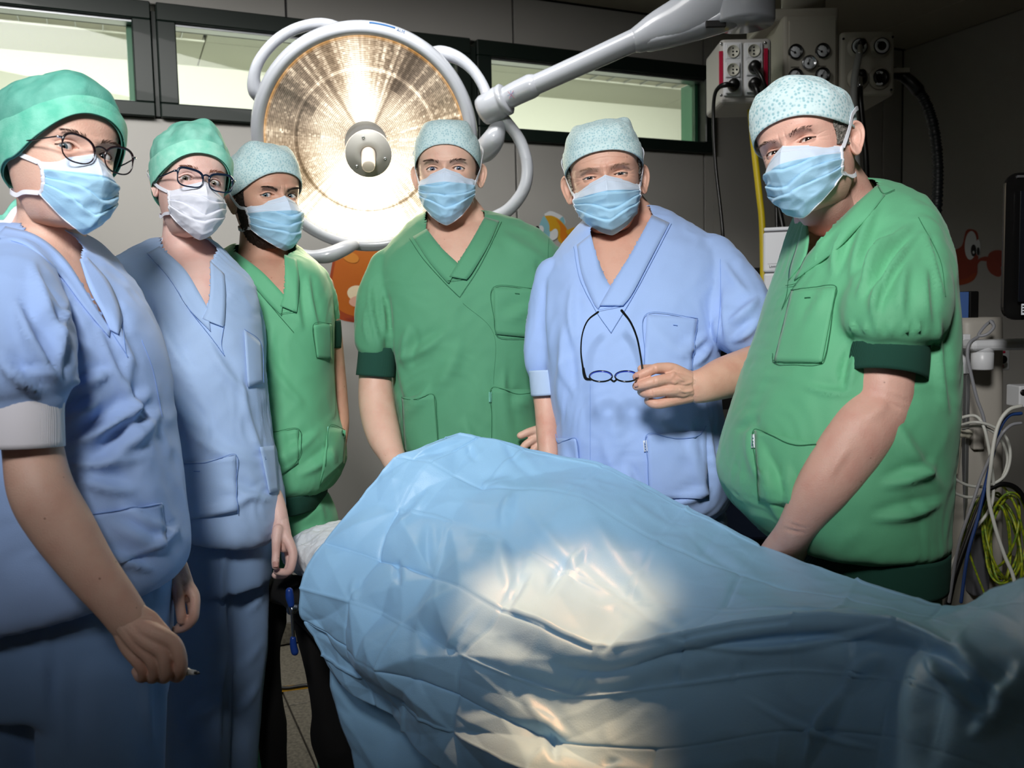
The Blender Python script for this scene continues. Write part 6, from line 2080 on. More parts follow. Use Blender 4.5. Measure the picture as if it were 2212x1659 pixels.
pen = empty('supply_pendant', W(1745, 120, 3.1), 'ceiling hung supply column with sockets, pressure gauges and gas outlets above the man at right', 'medical equipment')
fbox('column_box', 1692, 34, 1812, 262, 3.0, .24, M_BEIGE, pen, .012)
fbox('column_panel', 1704, 46, 1806, 258, 2.995, .01, M_BEIGE, pen, .003)
fbox('top_cap', 1655, 16, 1814, 44, 3.02, .26, M_BEIGE, pen, .012)
V, Fs = lathe([(.075, -.01), (.075, .25)], W(1735, 14, 3.13), (0, 0, 1), 40)
mk('drop_tube', V, Fs, M_BEIGE, pen)
disc('blank_plug', 1745, 70, 2.994, 11, .003, mat('plug_grey', '#bdbcae', rough=.5), pen)
for (x, y, ch) in ((1717, 113, 0), (1775, 111, 0), (1717, 165, 1), (1775, 163, 1), (1746, 137, 2)):
    g = mk('pressure_gauge', *lathe([(.0225, -.004), (.0245, .004), (.0245, .014), (.0215, .016), (.0205, .011), (.0005, .0105)], W(x, y, 2.995), (0, -1, 0), 40), M_STEEL if ch == 2 else M_BLKP, pen)
    disc('dial', x, y, 2.984, 12.6, .001, M_DIAL, g)
    a = {0: 2.6, 1: 1.0, 2: 1.3}[ch]
    V, Fs = tube([W(x, y, 2.980) + np.array([-math.cos(a) * .004, 0, -math.sin(a) * .004]), W(x, y, 2.980) + np.array([math.cos(a) * .016, 0, math.sin(a) * .016])], .0009, 6)
    mk('needle', V, Fs, M_BLKP, g)
    disc('pivot', x, y, 2.981, 2.2, .002, M_BLKP, g, 16)
    for kk in range(9):
        b = math.radians(-40 + kk * 32.5)
        p = W(x, y, 2.982) + np.array([math.cos(b) * .0165, 0, math.sin(b) * .0165])
        q_ = W(x, y, 2.982) + np.array([math.cos(b) * .0185, 0, math.sin(b) * .0185])
        V, Fs = tube([p, q_], .0005, 4)
        mk('tick', V, Fs, M_BLKP, g)
    for kk in range(7):
        V, Fs = tube([W(x - 8 + kk * 2.6, y - 20, 2.993), W(x - 6.6 + kk * 2.6, y - 20, 2.993)], .0011, 4)
        mk('caption_mark', V, Fs, M_BLKP, pen)
sb = fbox('socket_box', 1556, 84, 1668, 222, 2.90, .22, mat('socket_housing', '#b3b1ad', rough=.45), pen, .014)
for (x0, x1) in ((1563, 1604), (1608, 1649)):
    st_ = fbox('socket_strip', x0, 92, x1, 206, 2.892, .012, M_WPL, sb, .006)
fbox('red_strip', 1553.5, 111, 1562, 184, 2.893, .004, M_RED2, sb, .001)
fbox('red_strip', 1650.5, 105, 1659, 184, 2.893, .004, M_RED2, sb, .001)
for (x, y, plug) in ((1583.5, 111, 0), (1628.5, 109, 0), (1583.5, 150, 0), (1628.5, 146, 1), (1583.5, 185, 2), (1628.5, 183, 3)):
    f = fbox('socket', x - 15.5, y - 16, x + 15.5, y + 16, 2.886, .008, M_WPL, pen, .003)
    V, Fs = lathe([(.0205, 0), (.0205, .0015), (.0185, .0015), (.0180, -.0005), (.0005, -.0005)], W(x, y, 2.8845), (0, -1, 0), 32)
    mk('socket_well', V, Fs, mat('socket_ivory', '#c9c8bb', rough=.5) if not bpy.data.materials.get('socket_ivory') else bpy.data.materials['socket_ivory'], f)
    for (dx, dy) in ((0, -7), (0, 0), (0, 7), (8, 0)):
        s = -1 if x > 1600 else 1
        disc('hole', x + dx * s, y + dy, 2.8835, 2.0, .001, M_BLKP, f, 12)
for (x, y) in ((1558, 94), (1653, 92), (1558, 206), (1822, 84), (1928, 80), (1822, 196), (1925, 194)):
    V, Fs = lathe([(.0045, 0), (.004, .002), (.001, .002)], W(x, y, 2.892 if x < 1700 else 2.985), (0, -1, 0), 12)
    mk('screw', V, Fs, M_STEEL if x < 1700 else M_BLKP, pen)
gb = fbox('gas_box', 1816, 68, 1934, 206, 2.99, .24, M_BEIGE, pen, .014)
for k, (x, y) in enumerate(((1853, 103), (1901, 102), (1853, 170), (1900, 169))):
    g = mk('gas_outlet', *lathe([(.038, -.002), (.037, .004), (.030, .006), (.028, .009), (.0275, .014), (.0255, .015)], W(x, y, 2.989), (0, -1, 0), 40), M_BEIGE, gb)
    mk('outlet_ring', *lathe([(.0275, .010), (.0275, .016), (.0245, .017), (.024, .0165)], W(x, y, 2.989), (0, -1, 0), 40), M_BLKP, g)
    mk('outlet_face', *lathe([(.0245, .012), (.0245, .0165), (.0150, .0168), (.0148, .012)], W(x, y, 2.989), (0, -1, 0), 40), M_DIAL if k < 2 else M_BLKP, g)
    mk('outlet_bore', *lathe([(.0150, .0125), (.0005, .0125)], W(x, y, 2.989), (0, -1, 0), 24), M_BLKP, g)
    if k > 1:
        for a in (60, 240):
            pts = [W(x, y, 2.972) + .0197 * np.array([math.cos(math.radians(a + s)), 0, math.sin(math.radians(a + s))]) for s in range(0, 61, 6)]
            V, Fs = tube(np.array(pts), np.stack([np.full(11, .0042), np.full(11, .0008)], 1), 6, flat=[0, 1, 0])
            mk('outlet_mark', V, Fs, M_DIAL, g)
ux, uz = np.array([1.0, 0, 0]), np.array([0, 0, 1.0])
put_text('outlet_lettering', 'AIR', .0075, W(1893.5, 158, 2.968), ux, uz, M_BLKP, gb)
put_text('outlet_lettering', 'AIR', .0075, W(1894.5, 92.5, 2.968), ux, uz, M_BLKP, gb)


def hose(name, pts, m, label, cat, group=None, k=6, n=14, rib=0):
    o = empty(name, W(pts[0][0], pts[0][1], pts[0][2]), label, cat, group)
    P = np.array([list(p) + [1.0] * (5 - len(p)) for p in pts], float)
    Q = dens(P, k if not rib else 28)
    C = np.array([W(q[0], q[1], q[2]) for q in Q])
    r = Q[:, 3] / F * Q[:, 2]
    if rib: r = r * (1 + .10 * np.sign(np.sin(np.arange(len(r)) * 2 * math.pi / rib)))
    V, Fs = tube(C, r, n)
    mk('tube', V, Fs, m, o)
    return o


M_YEL = mat('hose_yellow', '#c6b015', rough=.45)
M_GREYH = mat('hose_grey', '#8d8f8e', rough=.5)
M_WHC = mat('cable_white', '#c9cbc4', rough=.45)
M_GYC = mat('cable_grey', '#8a8c92', rough=.45)
M_BLC = mat('cable_blue', '#1f3f7a', rough=.45)
M_YGC = mat('cable_yellow_green', '#a9ac1d', rough=.45, col2='#4f7a28', vscale=90)


def plug(px, py, D, cable, label):
    o = hose('power_cable', cable, M_BLKP, label, 'cable', 'black power cables plugged into the pendant')
    V, Fs = lathe([(.0185, 0), (.0195, .004), (.0195, .020), (.015, .028), (.004, .031)], W(px, py, D), (0, -1, 0), 28)
    mk('plug_body', V, Fs, M_BLKP, o)
    return o


plug(1628, 146, 2.884, [(1632, 148, 2.85, 5), (1644, 165, 2.83, 4.6), (1654, 190, 2.83, 4.4), (1664, 222, 2.86, 4.2), (1672, 300, 2.95, 4.2), (1676, 420, 3.0, 4.2), (1680, 560, 3.0, 4.2)], 'black cable plugged into the middle right socket of the pendant')
plug(1583, 185, 2.884, [(1583, 185, 2.85, 5), (1568, 183, 2.84, 6), (1552, 190, 2.86, 4.6), (1543, 210, 2.88, 4), (1541, 260, 2.9, 4), (1546, 360, 2.9, 4), (1556, 450, 2.9, 4), (1562, 520, 2.9, 4), (1566, 640, 2.95, 4)], 'black cable from the lower left socket of the pendant hanging down past the window corner')
plug(1628, 183, 2.884, [(1630, 184, 2.85, 6), (1636, 200, 2.84, 6.5), (1640, 240, 2.86, 6.5), (1655, 330, 2.95, 6.5), (1680, 440, 3.0, 6.5), (1696, 520, 3.0, 6.5)], 'thick black cable from the lower right socket of the pendant')
hose('gas_hose', [(1622, 218, 3.0, 7), (1622, 250, 3.0, 7), (1630, 330, 3.0, 7), (1640, 420, 3.0, 7), (1647, 500, 3.0, 7), (1650, 700, 3.0, 7)], M_YEL, 'yellow gas hose hanging below the socket box of the pendant', 'hose')
o = hose('gas_hose', [(1857, 112, 2.93, 7.5), (1852, 135, 2.91, 7.5), (1846, 170, 2.90, 7.5), (1844, 220, 2.90, 7.5), (1848, 300, 2.92, 7.5), (1852, 400, 2.95, 7.5), (1855, 560, 2.95, 7.5)], M_GREYH, 'light grey gas hose hanging from the upper outlet of the pendant', 'hose')
mk('hose_coupling', *lathe([(.006, -.02), (.0105, -.018), (.0105, .006), (.012, .008), (.012, .022), (.004, .024)], W(1858, 96, 2.95), (0, -1, .1), 24), M_BLKP, o)
mk('hose_collar', *ptube([(1858, 100, 2.93, 5), (1857, 116, 2.92, 6)], 16), M_STEEL, o)
o = hose('gas_hose', [(1857, 180, 2.93, 6.5), (1858, 215, 2.91, 6.5), (1864, 280, 2.92, 6.5), (1870, 340, 2.93, 6.5), (1872, 420, 2.95, 6.5), (1872, 560, 2.95, 6.5)], M_BLKP, 'black gas hose from the lower outlet of the pendant', 'hose')
mk('hose_coupling', *lathe([(.006, -.02), (.0105, -.018), (.0105, .006), (.012, .008), (.012, .022), (.004, .024)], W(1858, 162, 2.95), (0, -1, .1), 24), M_BLKP, o)
mk('hose_collar', *ptube([(1858, 168, 2.93, 5), (1857, 184, 2.92, 6)], 16), M_STEEL, o)
o = hose('suction_hose', [(1972, 184, 3.05, 11), (1992, 208, 3.05, 11), (2010, 250, 3.05, 11), (2022, 310, 3.05, 11), (2026, 380, 3.05, 11), (2022, 470, 3.05, 11), (2016, 600, 3.05, 11)], mat('hose_black', '#14181c', rough=.45), 'black corrugated suction hose arching down from the right side of the pendant', 'hose', rib=3)
mk('hose_elbow', *ptube([(1930, 158, 3.06, 13), (1950, 164, 3.06, 12), (1968, 178, 3.05, 13), (1982, 194, 3.05, 14)], 24), M_BLKP, o)
fbox('hose_bracket', 1930, 146, 1966, 156, 3.03, .06, M_BEIGE, o, .003)

# ------------------------------------------------------------------ wall stickers
def decal(name, polys, plane, label, group=None):
    """flat vinyl sticker: layered pixel polygons laid on a wall plane"""
    p0, n = plane
    o = empty(name, ray_plane(polys[0][1][0][0], polys[0][1][0][1], p0, n), label, 'wall sticker', group)
    for k, (nm, pts, m) in enumerate(polys):
        Q = np.array(pts, float)
        if len(Q) > 4: Q = dens(np.vstack([Q, Q[:1]]), 5)[:-1]
        V = np.array([ray_plane(a, b, p0 - n * (.0012 + .0006 * k), n) for a, b in Q])
        c = len(V)
        mk(nm, V, [tuple(range(c))], m, o, smooth=False)
    return o


def ell(cx, cy, rx, ry, a=0, n=14):
    t = np.linspace(0, 2 * math.pi, n, endpoint=False)
    c, s = math.cos(math.radians(a)), math.sin(math.radians(a))
    return [(cx + rx * math.cos(q) * c - ry * math.sin(q) * s, cy + rx * math.cos(q) * s + ry * math.sin(q) * c) for q in t]


BP, RP = (P0.copy(), WN), (cpt.copy(), WD)
D_OR = mat('sticker_orange', '#c06a1c', rough=.5, col2='#b55a18', vscale=3)
D_OR2 = mat('sticker_rust', '#9a3f18', rough=.5)
D_PK = mat('sticker_pink', '#dba892', rough=.5)
D_CR = mat('sticker_cream', '#e8d6b4', rough=.5)
D_BL = mat('sticker_light_blue', '#7fb3be', rough=.5)
D_WH = mat('sticker_white', '#d3d7da', rough=.5)
D_YE = mat('sticker_yellow', '#c9971f', rough=.5)
D_YO = mat('sticker_amber', '#c9741c', rough=.5)
D_BK = mat('sticker_black', '#0a0a0c', rough=.5)
D_RD = mat('sticker_red_brown', '#8e3420', rough=.5)
decal('fish_sticker', [('fish_body', [(722, 545), (712, 600), (706, 640), (706, 668), (735, 690), (780, 697), (830, 690), (870, 640), (880, 570), (860, 520), (780, 500)], D_OR2),
                       ('fish_flank', [(728, 548), (720, 590), (716, 630), (732, 668), (775, 684), (830, 676), (862, 630), (866, 570), (830, 520), (770, 510)], D_OR),
                       ('fish_lip', ell(772, 634, 22, 17, 10), D_CR), ('fish_lip', ell(774, 651, 20, 12, -5), D_PK), ('fish_fin', [(744, 688), (780, 683), (812, 682), (812, 696), (780, 697)], D_RD),
                       ('fish_scale', ell(758, 556, 18, 11, 20), mat('sticker_amber_light', '#cf8330', rough=.5))], BP, 'big orange cartoon fish sticker on the wall below the lamp', 'sea animal stickers')
decal('fish_sticker', [('fish_fin', [(1176, 462), (1188, 456), (1202, 460), (1218, 470), (1220, 484), (1200, 480), (1180, 472)], D_WH), ('fish_fin', [(1208, 474), (1216, 468), (1220, 480), (1218, 488), (1208, 484)], D_BL),
                       ('fish_head', [(1172, 470), (1166, 484), (1164, 500), (1172, 514), (1190, 520), (1196, 500), (1188, 478), (1178, 466)], D_BL),
                       ('fish_body', [(1176, 466), (1192, 466), (1208, 474), (1222, 490), (1226, 502), (1224, 514), (1216, 526), (1206, 520), (1204, 508), (1200, 494), (1188, 500), (1186, 484)], D_YE),
                       ('fish_flank', [(1200, 472), (1214, 482), (1225, 498), (1224, 514), (1216, 524), (1210, 510), (1210, 490)], D_YO),
                       ('fish_tail', [(1222, 498), (1242, 491), (1241, 503), (1242, 517), (1226, 506)], D_YE), ('fish_eye', ell(1168, 496, 7, 9), D_WH), ('fish_pupil', ell(1161, 493, 4.2, 5), D_BK),
                       ('fish_fin', ell(1224, 521, 5, 6), D_BL), ('fish_belly', [(1188, 502), (1199, 494), (1205, 500), (1203, 514), (1188, 520)], D_WH)], BP,
      'small yellow and blue cartoon fish sticker between the middle man and the man in blue', 'sea animal stickers')
decal('crab_sticker', [('crab_body', [(2050, 545), (2062, 540), (2078, 530), (2086, 500), (2098, 495), (2112, 504), (2114, 540), (2112, 570), (2108, 598), (2080, 612), (2050, 612)], D_RD),
                       ('crab_belly', [(2060, 604), (2085, 602), (2109, 588), (2104, 604), (2085, 614), (2060, 616)], D_OR2), ('crab_arm', [(2108, 570), (2116, 558), (2130, 554), (2136, 558), (2132, 564), (2118, 564), (2110, 574)], D_RD),
                       ('crab_claw', [(2131, 562), (2138, 546), (2155, 540), (2174, 546), (2184, 560), (2174, 584), (2162, 576), (2164, 592), (2156, 598), (2140, 590), (2132, 576)], D_RD),
                       ('crab_eye', ell(2097, 530, 13, 31, 3), D_WH), ('crab_eye', ell(2113, 535, 5, 18, 0), D_WH), ('crab_pupil', ell(2103, 541, 6, 13), D_BK), ('crab_pupil', ell(2113, 543, 3.2, 9), D_BK),
                       ('crab_glint', ell(2103, 545, 2, 3), D_WH)], RP, 'red cartoon crab sticker on the right wall beside the dark monitor', 'sea animal stickers')

# ------------------------------------------------------------------ printer, monitor, trolley
M_PRN = mat('printer_white', '#cfd2d8', rough=.4)
pr = empty('printer', W(1700, 640, 2.55), 'white laser printer behind the belly of the man at right', 'printer')
PY = -.31
fbox('printer_body', 1651, 500, 1765, 586, 2.55, .32, M_PRN, pr, .006, rz=PY)
fbox('printer_lid', 1652, 489, 1762, 497, 2.555, .31, M_PRN, pr, .004, rz=PY)
fbox('printer_joint', 1653, 496, 1763, 501, 2.56, .30, M_JOINT, pr, 0, rz=PY)
fbox('paper_tray', 1652, 589, 1765, 660, 2.55, .32, M_PRN, pr, .006, rz=PY)
fbox('printer_joint', 1654, 585, 1763, 590, 2.56, .30, M_JOINT, pr, 0, rz=PY)
M_INK = mat('print_grey', '#3c3f4c', rough=.6)
pux = np.array([math.cos(PY), math.sin(PY), 0])
pny = np.array([math.sin(PY), -math.cos(PY), 0])
pc = W(1708, 576, 2.55) + pny * .0005
put_text('model_lettering', 'LaserJet Pro M402', .0098, pc - pux * .060, pux, uz, M_INK, pr)
V, Fs = tube([pc - pux * .064 + uz * .011, pc + pux * .05 + uz * .011], .0003, 4)
mk('trim_line', V, Fs, M_GYC, pr)
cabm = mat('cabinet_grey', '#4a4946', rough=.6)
cb = empty('equipment_cabinet', W(1720, 1500, 2.6) * [1, 1, 0], 'dark equipment trolley in shadow between the man in blue and the man at right', 'cabinet')
c0 = W(1640, 900, 2.75)
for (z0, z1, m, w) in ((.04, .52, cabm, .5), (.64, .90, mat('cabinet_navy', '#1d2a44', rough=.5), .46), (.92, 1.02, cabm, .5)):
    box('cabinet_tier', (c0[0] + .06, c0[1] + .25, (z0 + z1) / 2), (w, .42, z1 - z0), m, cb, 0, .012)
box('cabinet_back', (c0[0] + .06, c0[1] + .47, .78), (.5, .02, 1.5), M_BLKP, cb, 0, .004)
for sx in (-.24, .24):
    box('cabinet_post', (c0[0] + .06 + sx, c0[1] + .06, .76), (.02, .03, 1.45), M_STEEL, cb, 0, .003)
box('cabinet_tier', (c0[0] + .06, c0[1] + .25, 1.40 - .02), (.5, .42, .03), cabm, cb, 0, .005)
V, Fs = lathe([(.035, 0), (.038, .006), (.034, .016), (.01, .018)], (c0[0] + .13, c0[1] + .04, .46), (0, -1, 0), 28)
mk('cabinet_knob', V, Fs, M_BLKP, cb)

mo = empty('monitor', W(2230, 530, 2.05), 'black flat monitor cut off by the right edge of the photo', 'monitor')
R0 = W(2172, 530, 2.0)


def slab(x0, y0, x1, y1, D, th, rad, m, name):
    a, b = W(x0, y0, D), W(x1, y1, D)
    w, h = abs(b[0] - a[0]), abs(a[2] - b[2])
    cx, cz = (a[0] + b[0]) / 2, (a[2] + b[2]) / 2
    pts = []
    for (sx, sz, a0) in ((1, 1, 0), (-1, 1, 90), (-1, -1, 180), (1, -1, 270)):
        for q in range(0, 91, 15):
            t = math.radians(a0 + q)
            pts.append((cx + sx * (w / 2 - rad) + rad * math.cos(t), cz + sz * (h / 2 - rad) + rad * math.sin(t)))
    n = len(pts)
    rows = []
    for (dy, s) in ((0.004, 1), (0, .995), (th, .995), (th + .02, .9)):
        rows.append([(cx + (x - cx) * s, a[1] + dy, cz + (z - cz) * s) for x, z in pts])
    V = np.array(rows).reshape(-1, 3)
    Fs = grid_faces(4, n, True)
    Fs = [f for f in Fs if not (f[0] < n)] + [(i, (i + 1) % n, n + (i + 1) % n, n + i) for i in range(n)]
    Fs += [tuple(range(n, 2 * n)), tuple(range(3 * n, 4 * n))]
    return mk(name, V, Fs, m, mo, smooth=False)


slab(2173, 373, 2560, 684, 1.98, .012, .03, M_BLKP, 'monitor_casing')
fbox('screen', 2203, 410, 2540, 648, 1.979, .004, mat('screen_dark', '#10131c', rough=.12, coat=1), mo, .001)
fbox('brand_strip', 2199, 378, 2240, 383, 1.977, .003, M_ALU, mo, 0)
st_ = fbox('approval_sticker', 2207, 656, 2230, 680, 1.977, .002, M_LBL, mo, 0)
for k in range(3):
    fbox('sticker_mark', 2209, 660 + k * 6, 2215, 662.5 + k * 6, 1.9755, .001, M_BLKP, mo, 0)

tr = empty('anaesthesia_trolley', W(2130, 1500, 2.5) * [1, 1, 0], 'pale grey anaesthesia machine column with a white bracket arm at the right edge', 'medical equipment')
M_TRG = mat('trolley_grey', '#a9a59d', rough=.5)
M_TRW = mat('trolley_white', '#d5d8dc', rough=.35)
V, Fs = rings([(697, 2035, 2128, 2.45, .10), (700, 2032, 2131, 2.45, .11), (900, 2032, 2131, 2.45, .11), (1330, 2032, 2131, 2.45, .11)], 48, 4, ex=5)
mk('machine_column', V, Fs, M_TRG, tr)
fbox('rail', 2080, 722, 2097, 808, 2.31, .03, M_TRW, tr, .003)
fbox('rail', 2084, 808, 2092, 1290, 2.34, .02, M_ALU, tr, .002)
fbox('bracket_arm', 2100, 733, 2290, 757, 2.22, .07, M_TRW, tr, .016)
V, Fs = lathe([(.003, -.034), (.024, -.034), (.0265, -.031), (.0265, .010), (.025, .0112), (.0265, .0125), (.0265, .030)], W(2122, 770, 2.25), (0, 0, 1), 40)
mk('bracket_pivot', V, Fs, M_TRW, tr)
V, Fs = ptube([(2062, 1020, 2.30, 7), (2062, 960, 2.30, 13), (2062, 905, 2.30, 14)], 24)
mk('flow_valve', V, Fs, mat('valve_ivory', '#c9c7b6', rough=.4), tr)
V, Fs = ptube([(2064, 938, 2.29, 9), (2082, 937, 2.29, 8), (2090, 937, 2.29, 10)], 20)
mk('valve_knob', V, Fs, bpy.data.materials['valve_ivory'], tr)
put_text('gas_lettering', 'O2', .014, W(2059, 919, 2.272), ux, uz, M_BLKP, tr)
V, Fs = ptube([(2064, 900, 2.30, 6), (2064, 830, 2.30, 6.5), (2064, 822, 2.30, 5)], 16)
mk('flow_tube', V, Fs, glass_mat('tube_glass', (.85, .9, .9, 1)), tr)
fbox('side_module', 2104, 925, 2128, 972, 2.32, .1, M_TRG, tr, .004)
fbox('side_module', 2068, 905, 2106, 968, 2.36, .1, M_BLKP, tr, .004)
fbox('cable_housing', 2104, 1150, 2140, 1290, 2.30, .12, mat('housing_dark_grey', '#55565c', rough=.5), tr, .006)
fbox('base_housing', 2032, 1330, 2200, 1620, 2.40, .35, M_TRG, tr, .02)
bx = empty('blue_box', W(2078, 692, 2.42), 'blue cardboard box on top of the anaesthesia machine column', 'box')
fbox('box_body', 2050, 631, 2093, 694, 2.38, .08, mat('box_blue', '#3c5f9c', rough=.7), bx, .002)
bn = empty('black_tray', W(2103, 692, 2.42), 'black upright holder beside the blue box on the machine column', 'holder')
fbox('holder_body', 2094, 629, 2115, 690, 2.44, .07, M_BLKP, bn, .004)
sk = empty('wall_socket', rwall_pt(.55, 1.2), 'white wall socket with red strips behind the bracket arm', 'socket')
fbox('socket_plate', 2148, 756, 2182, 800, 2.9, .03, M_TRW, sk, .004)
fbox('red_strip', 2150, 758, 2172, 763, 2.895, .004, M_RED2, sk, 0)
fbox('red_strip', 2150, 788, 2168, 793, 2.895, .004, M_RED2, sk, 0)
disc('plug_body', 2160, 776, 2.87, 9, .02, M_BLKP, sk)
ps = empty('power_strip', W(2215, 850, 2.2), 'white power strip with a plug at the right edge above the cables', 'power strip')
fbox('strip_body', 2202, 833, 2260, 880, 2.2, .06, M_TRW, ps, .004)
disc('strip_socket', 2211, 848, 2.199, 7, .002, M_BLKP, ps)

g1 = 'white cables coiled beside the machine'
cables = [
    ([(2145, 700, 2.25, 3.4), (2142, 694, 2.25, 3.4), (2128, 704, 2.24, 3.4), (2114, 724, 2.23, 3.4), (2132, 722, 2.22, 3.4), (2147, 706, 2.22, 3.4), (2140, 694, 2.23, 3.4)], M_GYC, 'grey cable looped over the white bracket arm'),
    ([(2112, 728, 2.23, 3.6), (2094, 742, 2.22, 3.6), (2090, 770, 2.22, 3.6), (2098, 810, 2.22, 3.6), (2110, 860, 2.22, 3.6), (2124, 900, 2.22, 3.6), (2130, 940, 2.22, 3.6)], M_GYC, 'grey cable running down the front of the machine rail'),
    ([(2060, 912, 2.25, 3.4), (2085, 900, 2.23, 3.4), (2110, 900, 2.22, 3.4), (2126, 925, 2.2, 3.4), (2138, 980, 2.2, 3.4), (2146, 1050, 2.2, 3.4), (2138, 1100, 2.2, 3.4), (2100, 1150, 2.2, 3.4), (2060, 1210, 2.2, 3.4), (2030, 1290, 2.2, 3.4), (2020, 1340, 2.2, 3.4)], M_WHC, 'white cable arching from the valve and running down to the lower left'),
    ([(2075, 918, 2.24, 3.2), (2110, 912, 2.2, 3.2), (2150, 924, 2.2, 3.2), (2176, 950, 2.2, 3.2), (2182, 990, 2.2, 3.2), (2168, 1030, 2.2, 3.2), (2130, 1050, 2.2, 3.2), (2090, 1048, 2.2, 3.2), (2055, 1030, 2.2, 3.2)], M_WHC, 'white cable in the outer big loop beside the valve'),
    ([(2080, 924, 2.25, 3.2), (2115, 920, 2.22, 3.2), (2148, 935, 2.22, 3.2), (2170, 965, 2.22, 3.2), (2176, 1000, 2.22, 3.2), (2158, 1045, 2.22, 3.2), (2128, 1068, 2.22, 3.2), (2090, 1074, 2.22, 3.2), (2050, 1060, 2.22, 3.2)], M_WHC, 'white cable in the lower big loop beside the valve'),
    ([(2205, 877, 2.1, 4), (2180, 885, 2.1, 4), (2160, 910, 2.1, 4), (2148, 950, 2.1, 4), (2140, 1010, 2.1, 4), (2135, 1070, 2.12, 4), (2150, 1140, 2.12, 4), (2170, 1200, 2.12, 4), (2190, 1250, 2.12, 4), (2200, 1320, 2.12, 4)], M_WHC, 'white plug cable from the right edge curving down over the coil'),
    ([(2205, 914, 2.1, 3.4), (2185, 918, 2.1, 3.4), (2166, 935, 2.1, 3.4), (2150, 965, 2.12, 3.4), (2120, 1030, 2.14, 3.4), (2100, 1090, 2.14, 3.4), (2070, 1180, 2.14, 3.4), (2050, 1300, 2.14, 3.4)], M_GYC, 'pale grey plug cable crossing behind the coil to the lower left'),
    ([(2205, 893, 2.12, 4), (2180, 898, 2.12, 3.6), (2160, 925, 2.12, 3.6), (2148, 970, 2.13, 3.6), (2128, 1050, 2.14, 3.6), (2112, 1120, 2.14, 3.6), (2090, 1200, 2.14, 3.6), (2076, 1300, 2.14, 3.6)], M_BLC, 'blue cable between the two white plug cables'),
    ([(2130, 1060, 2.18, 7), (2110, 1110, 2.18, 7), (2084, 1180, 2.18, 7), (2060, 1250, 2.18, 7), (2044, 1320, 2.18, 7)], M_BLKP, 'thick black cable slanting down behind the white cables'),
    ([(2140, 1055, 2.2, 5), (2165, 1046, 2.2, 6), (2195, 1055, 2.2, 6), (2220, 1090, 2.2, 6)], M_BLKP, 'thick black cable hooked over the top of the yellow coil'),
]
for pts, m, lb in cables:
    hose('cable', pts, m, lb, 'cable', None, n=10)
r5 = np.random.RandomState(4)
for k in range(9):
    cx, cy = 2165 + r5.uniform(-8, 10), 1160 + r5.uniform(-8, 20)
    rx, ry = 34 + r5.uniform(-14, 10), 105 + r5.uniform(-25, 8)
    a = np.linspace(0, 2 * math.pi, 15)
    tl = r5.uniform(-.25, .25)
    pts = [(cx + rx * math.cos(t) + tl * ry * math.sin(t), cy - ry * math.sin(t) * (1 if math.sin(t) > 0 else .9), 2.22 + .03 * math.cos(t * 2 + k) + .01 * k, 2.6) for t in a]
    hose('earth_cable', pts, M_YGC, 'thin yellow and green earth cable looped in the hanging coil at lower right', 'cable', 'loops of the yellow and green coil', n=8)
for k, pts in enumerate(([(2135, 1058, 2.2, 2.4), (2105, 1090, 2.2, 2.4), (2090, 1130, 2.2, 2.4), (2075, 1180, 2.2, 2.4), (2064, 1220, 2.2, 2.4)],
                         [(2118, 1075, 2.21, 2.4), (2098, 1120, 2.21, 2.4), (2092, 1180, 2.21, 2.4), (2110, 1240, 2.21, 2.4), (2130, 1290, 2.21, 2.4)])):
    hose('earth_cable', pts, M_YGC, ['yellow earth cable trailing left from the coil to the curtain', 'yellow earth cable running straight down left of the coil'][k], 'cable', None, n=8)
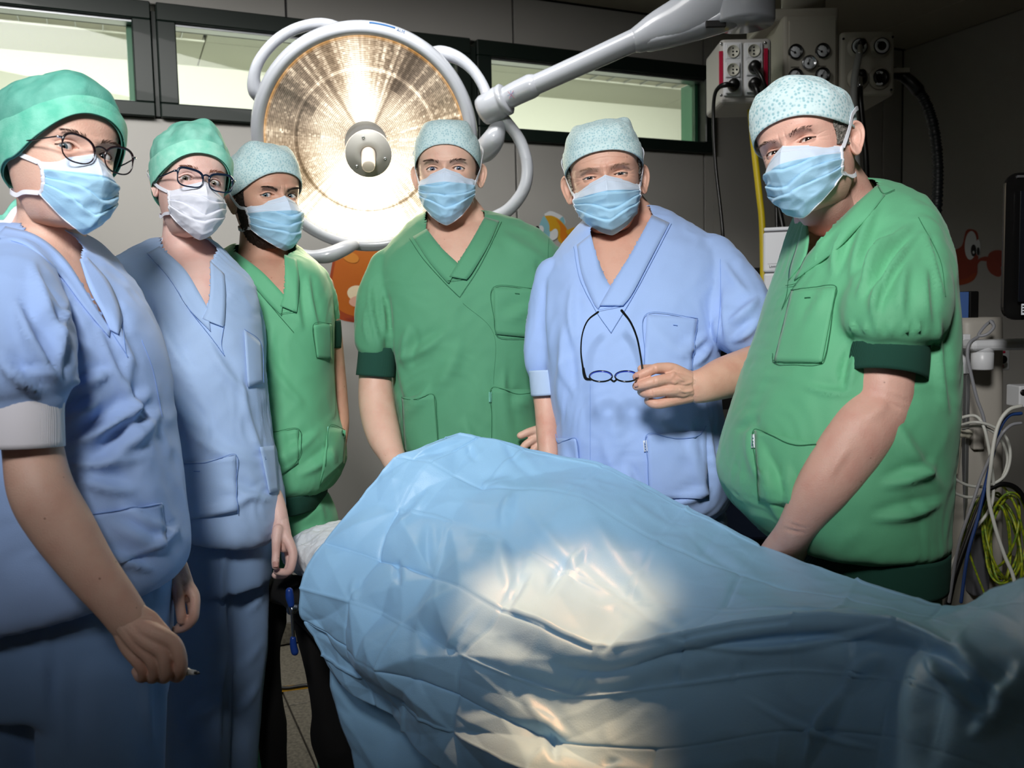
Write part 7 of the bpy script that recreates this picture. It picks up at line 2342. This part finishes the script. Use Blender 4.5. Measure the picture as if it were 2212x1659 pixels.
# printed curtain with fruit, hanging low behind the man at right
cu = empty('printed_curtain', W(2040, 1230, 2.6), 'white cloth with a print of red and blue fruit, low behind the man at right', 'curtain')
uu3 = np.linspace(0, 1, 40)
Vc = []
for v in np.linspace(0, 1, 14):
    for u in uu3:
        p = W(1990 + u * 90, 1160 + v * 260, 2.62)
        p = p + np.array([0, .012 * math.sin(u * 26), 0])
        Vc.append(p)
mk('cloth', np.array(Vc), grid_faces(14, 40), mat('curtain_white', '#c9ccd0', rough=.9), cu, solid=.002)
for (x, y, cc_) in ((2036, 1185, '#b0182c'), (2010, 1262, '#2b3f8f'), (2040, 1232, '#23306e'), (2018, 1222, '#6e9a2a'), (2062, 1275, '#6e9a2a'), (2060, 1215, '#2b3f8f'), (2030, 1300, '#b0182c')):
    nm = 'fruit_' + cc_[1:]
    m = bpy.data.materials.get(nm) or mat(nm, cc_, rough=.9)
    V = np.array([W(a, b, 2.596) for a, b in ell(x, y, 10, 13, 15, 20)])
    mk('fruit_print', V, [tuple(range(20))], m, cu, smooth=False)

# floor cable and tape
M_TAPE = mat('tape_yellow', '#b98a1c', rough=.6)


def floor_pt(px, py, z=.004):
    dv = CD + (px - CXP) / F * CR - (py - CYP) / F * CU
    t = (z - CAM[2]) / dv[2]
    return CAM + dv * t


o = empty('floor_cable', floor_pt(620, 1483), 'black cable lying across the floor tiles beside yellow tape', 'cable')
P = dens(np.array([floor_pt(x, y, .010) for x, y in ((480, 1470), (540, 1476), (580, 1484), (620, 1486), (670, 1480), (740, 1484), (800, 1490))]), 8)
V, Fs = tube(P, .007, 10)
mk('cable_sheath', V, Fs, M_BLKP, o)
o = empty('floor_tape', floor_pt(620, 1490), 'yellow tape strip on the floor tiles under the black cable', 'tape')
A_ = [floor_pt(x, y, .0025) for x, y in ((500, 1484), (580, 1485), (670, 1477), (800, 1478))]
B_ = [floor_pt(x, y, .0025) for x, y in ((500, 1498), (590, 1497), (670, 1486), (800, 1488))]
mk('tape_strip', np.array(A_ + B_), [(0, 1, 5, 4), (1, 2, 6, 5), (2, 3, 7, 6)], M_TAPE, o, smooth=False, solid=.001)
o = empty('floor_tape', floor_pt(30, 1590), 'red tape strip on the floor at the lower left edge', 'tape')
mk('tape_strip', np.array([floor_pt(-40, 1590, .0025), floor_pt(80, 1578, .0025), floor_pt(80, 1590, .0025), floor_pt(-40, 1604, .0025)]), [(0, 1, 2, 3)], mat('tape_red', '#a03018', rough=.6), o, smooth=False, solid=.001)
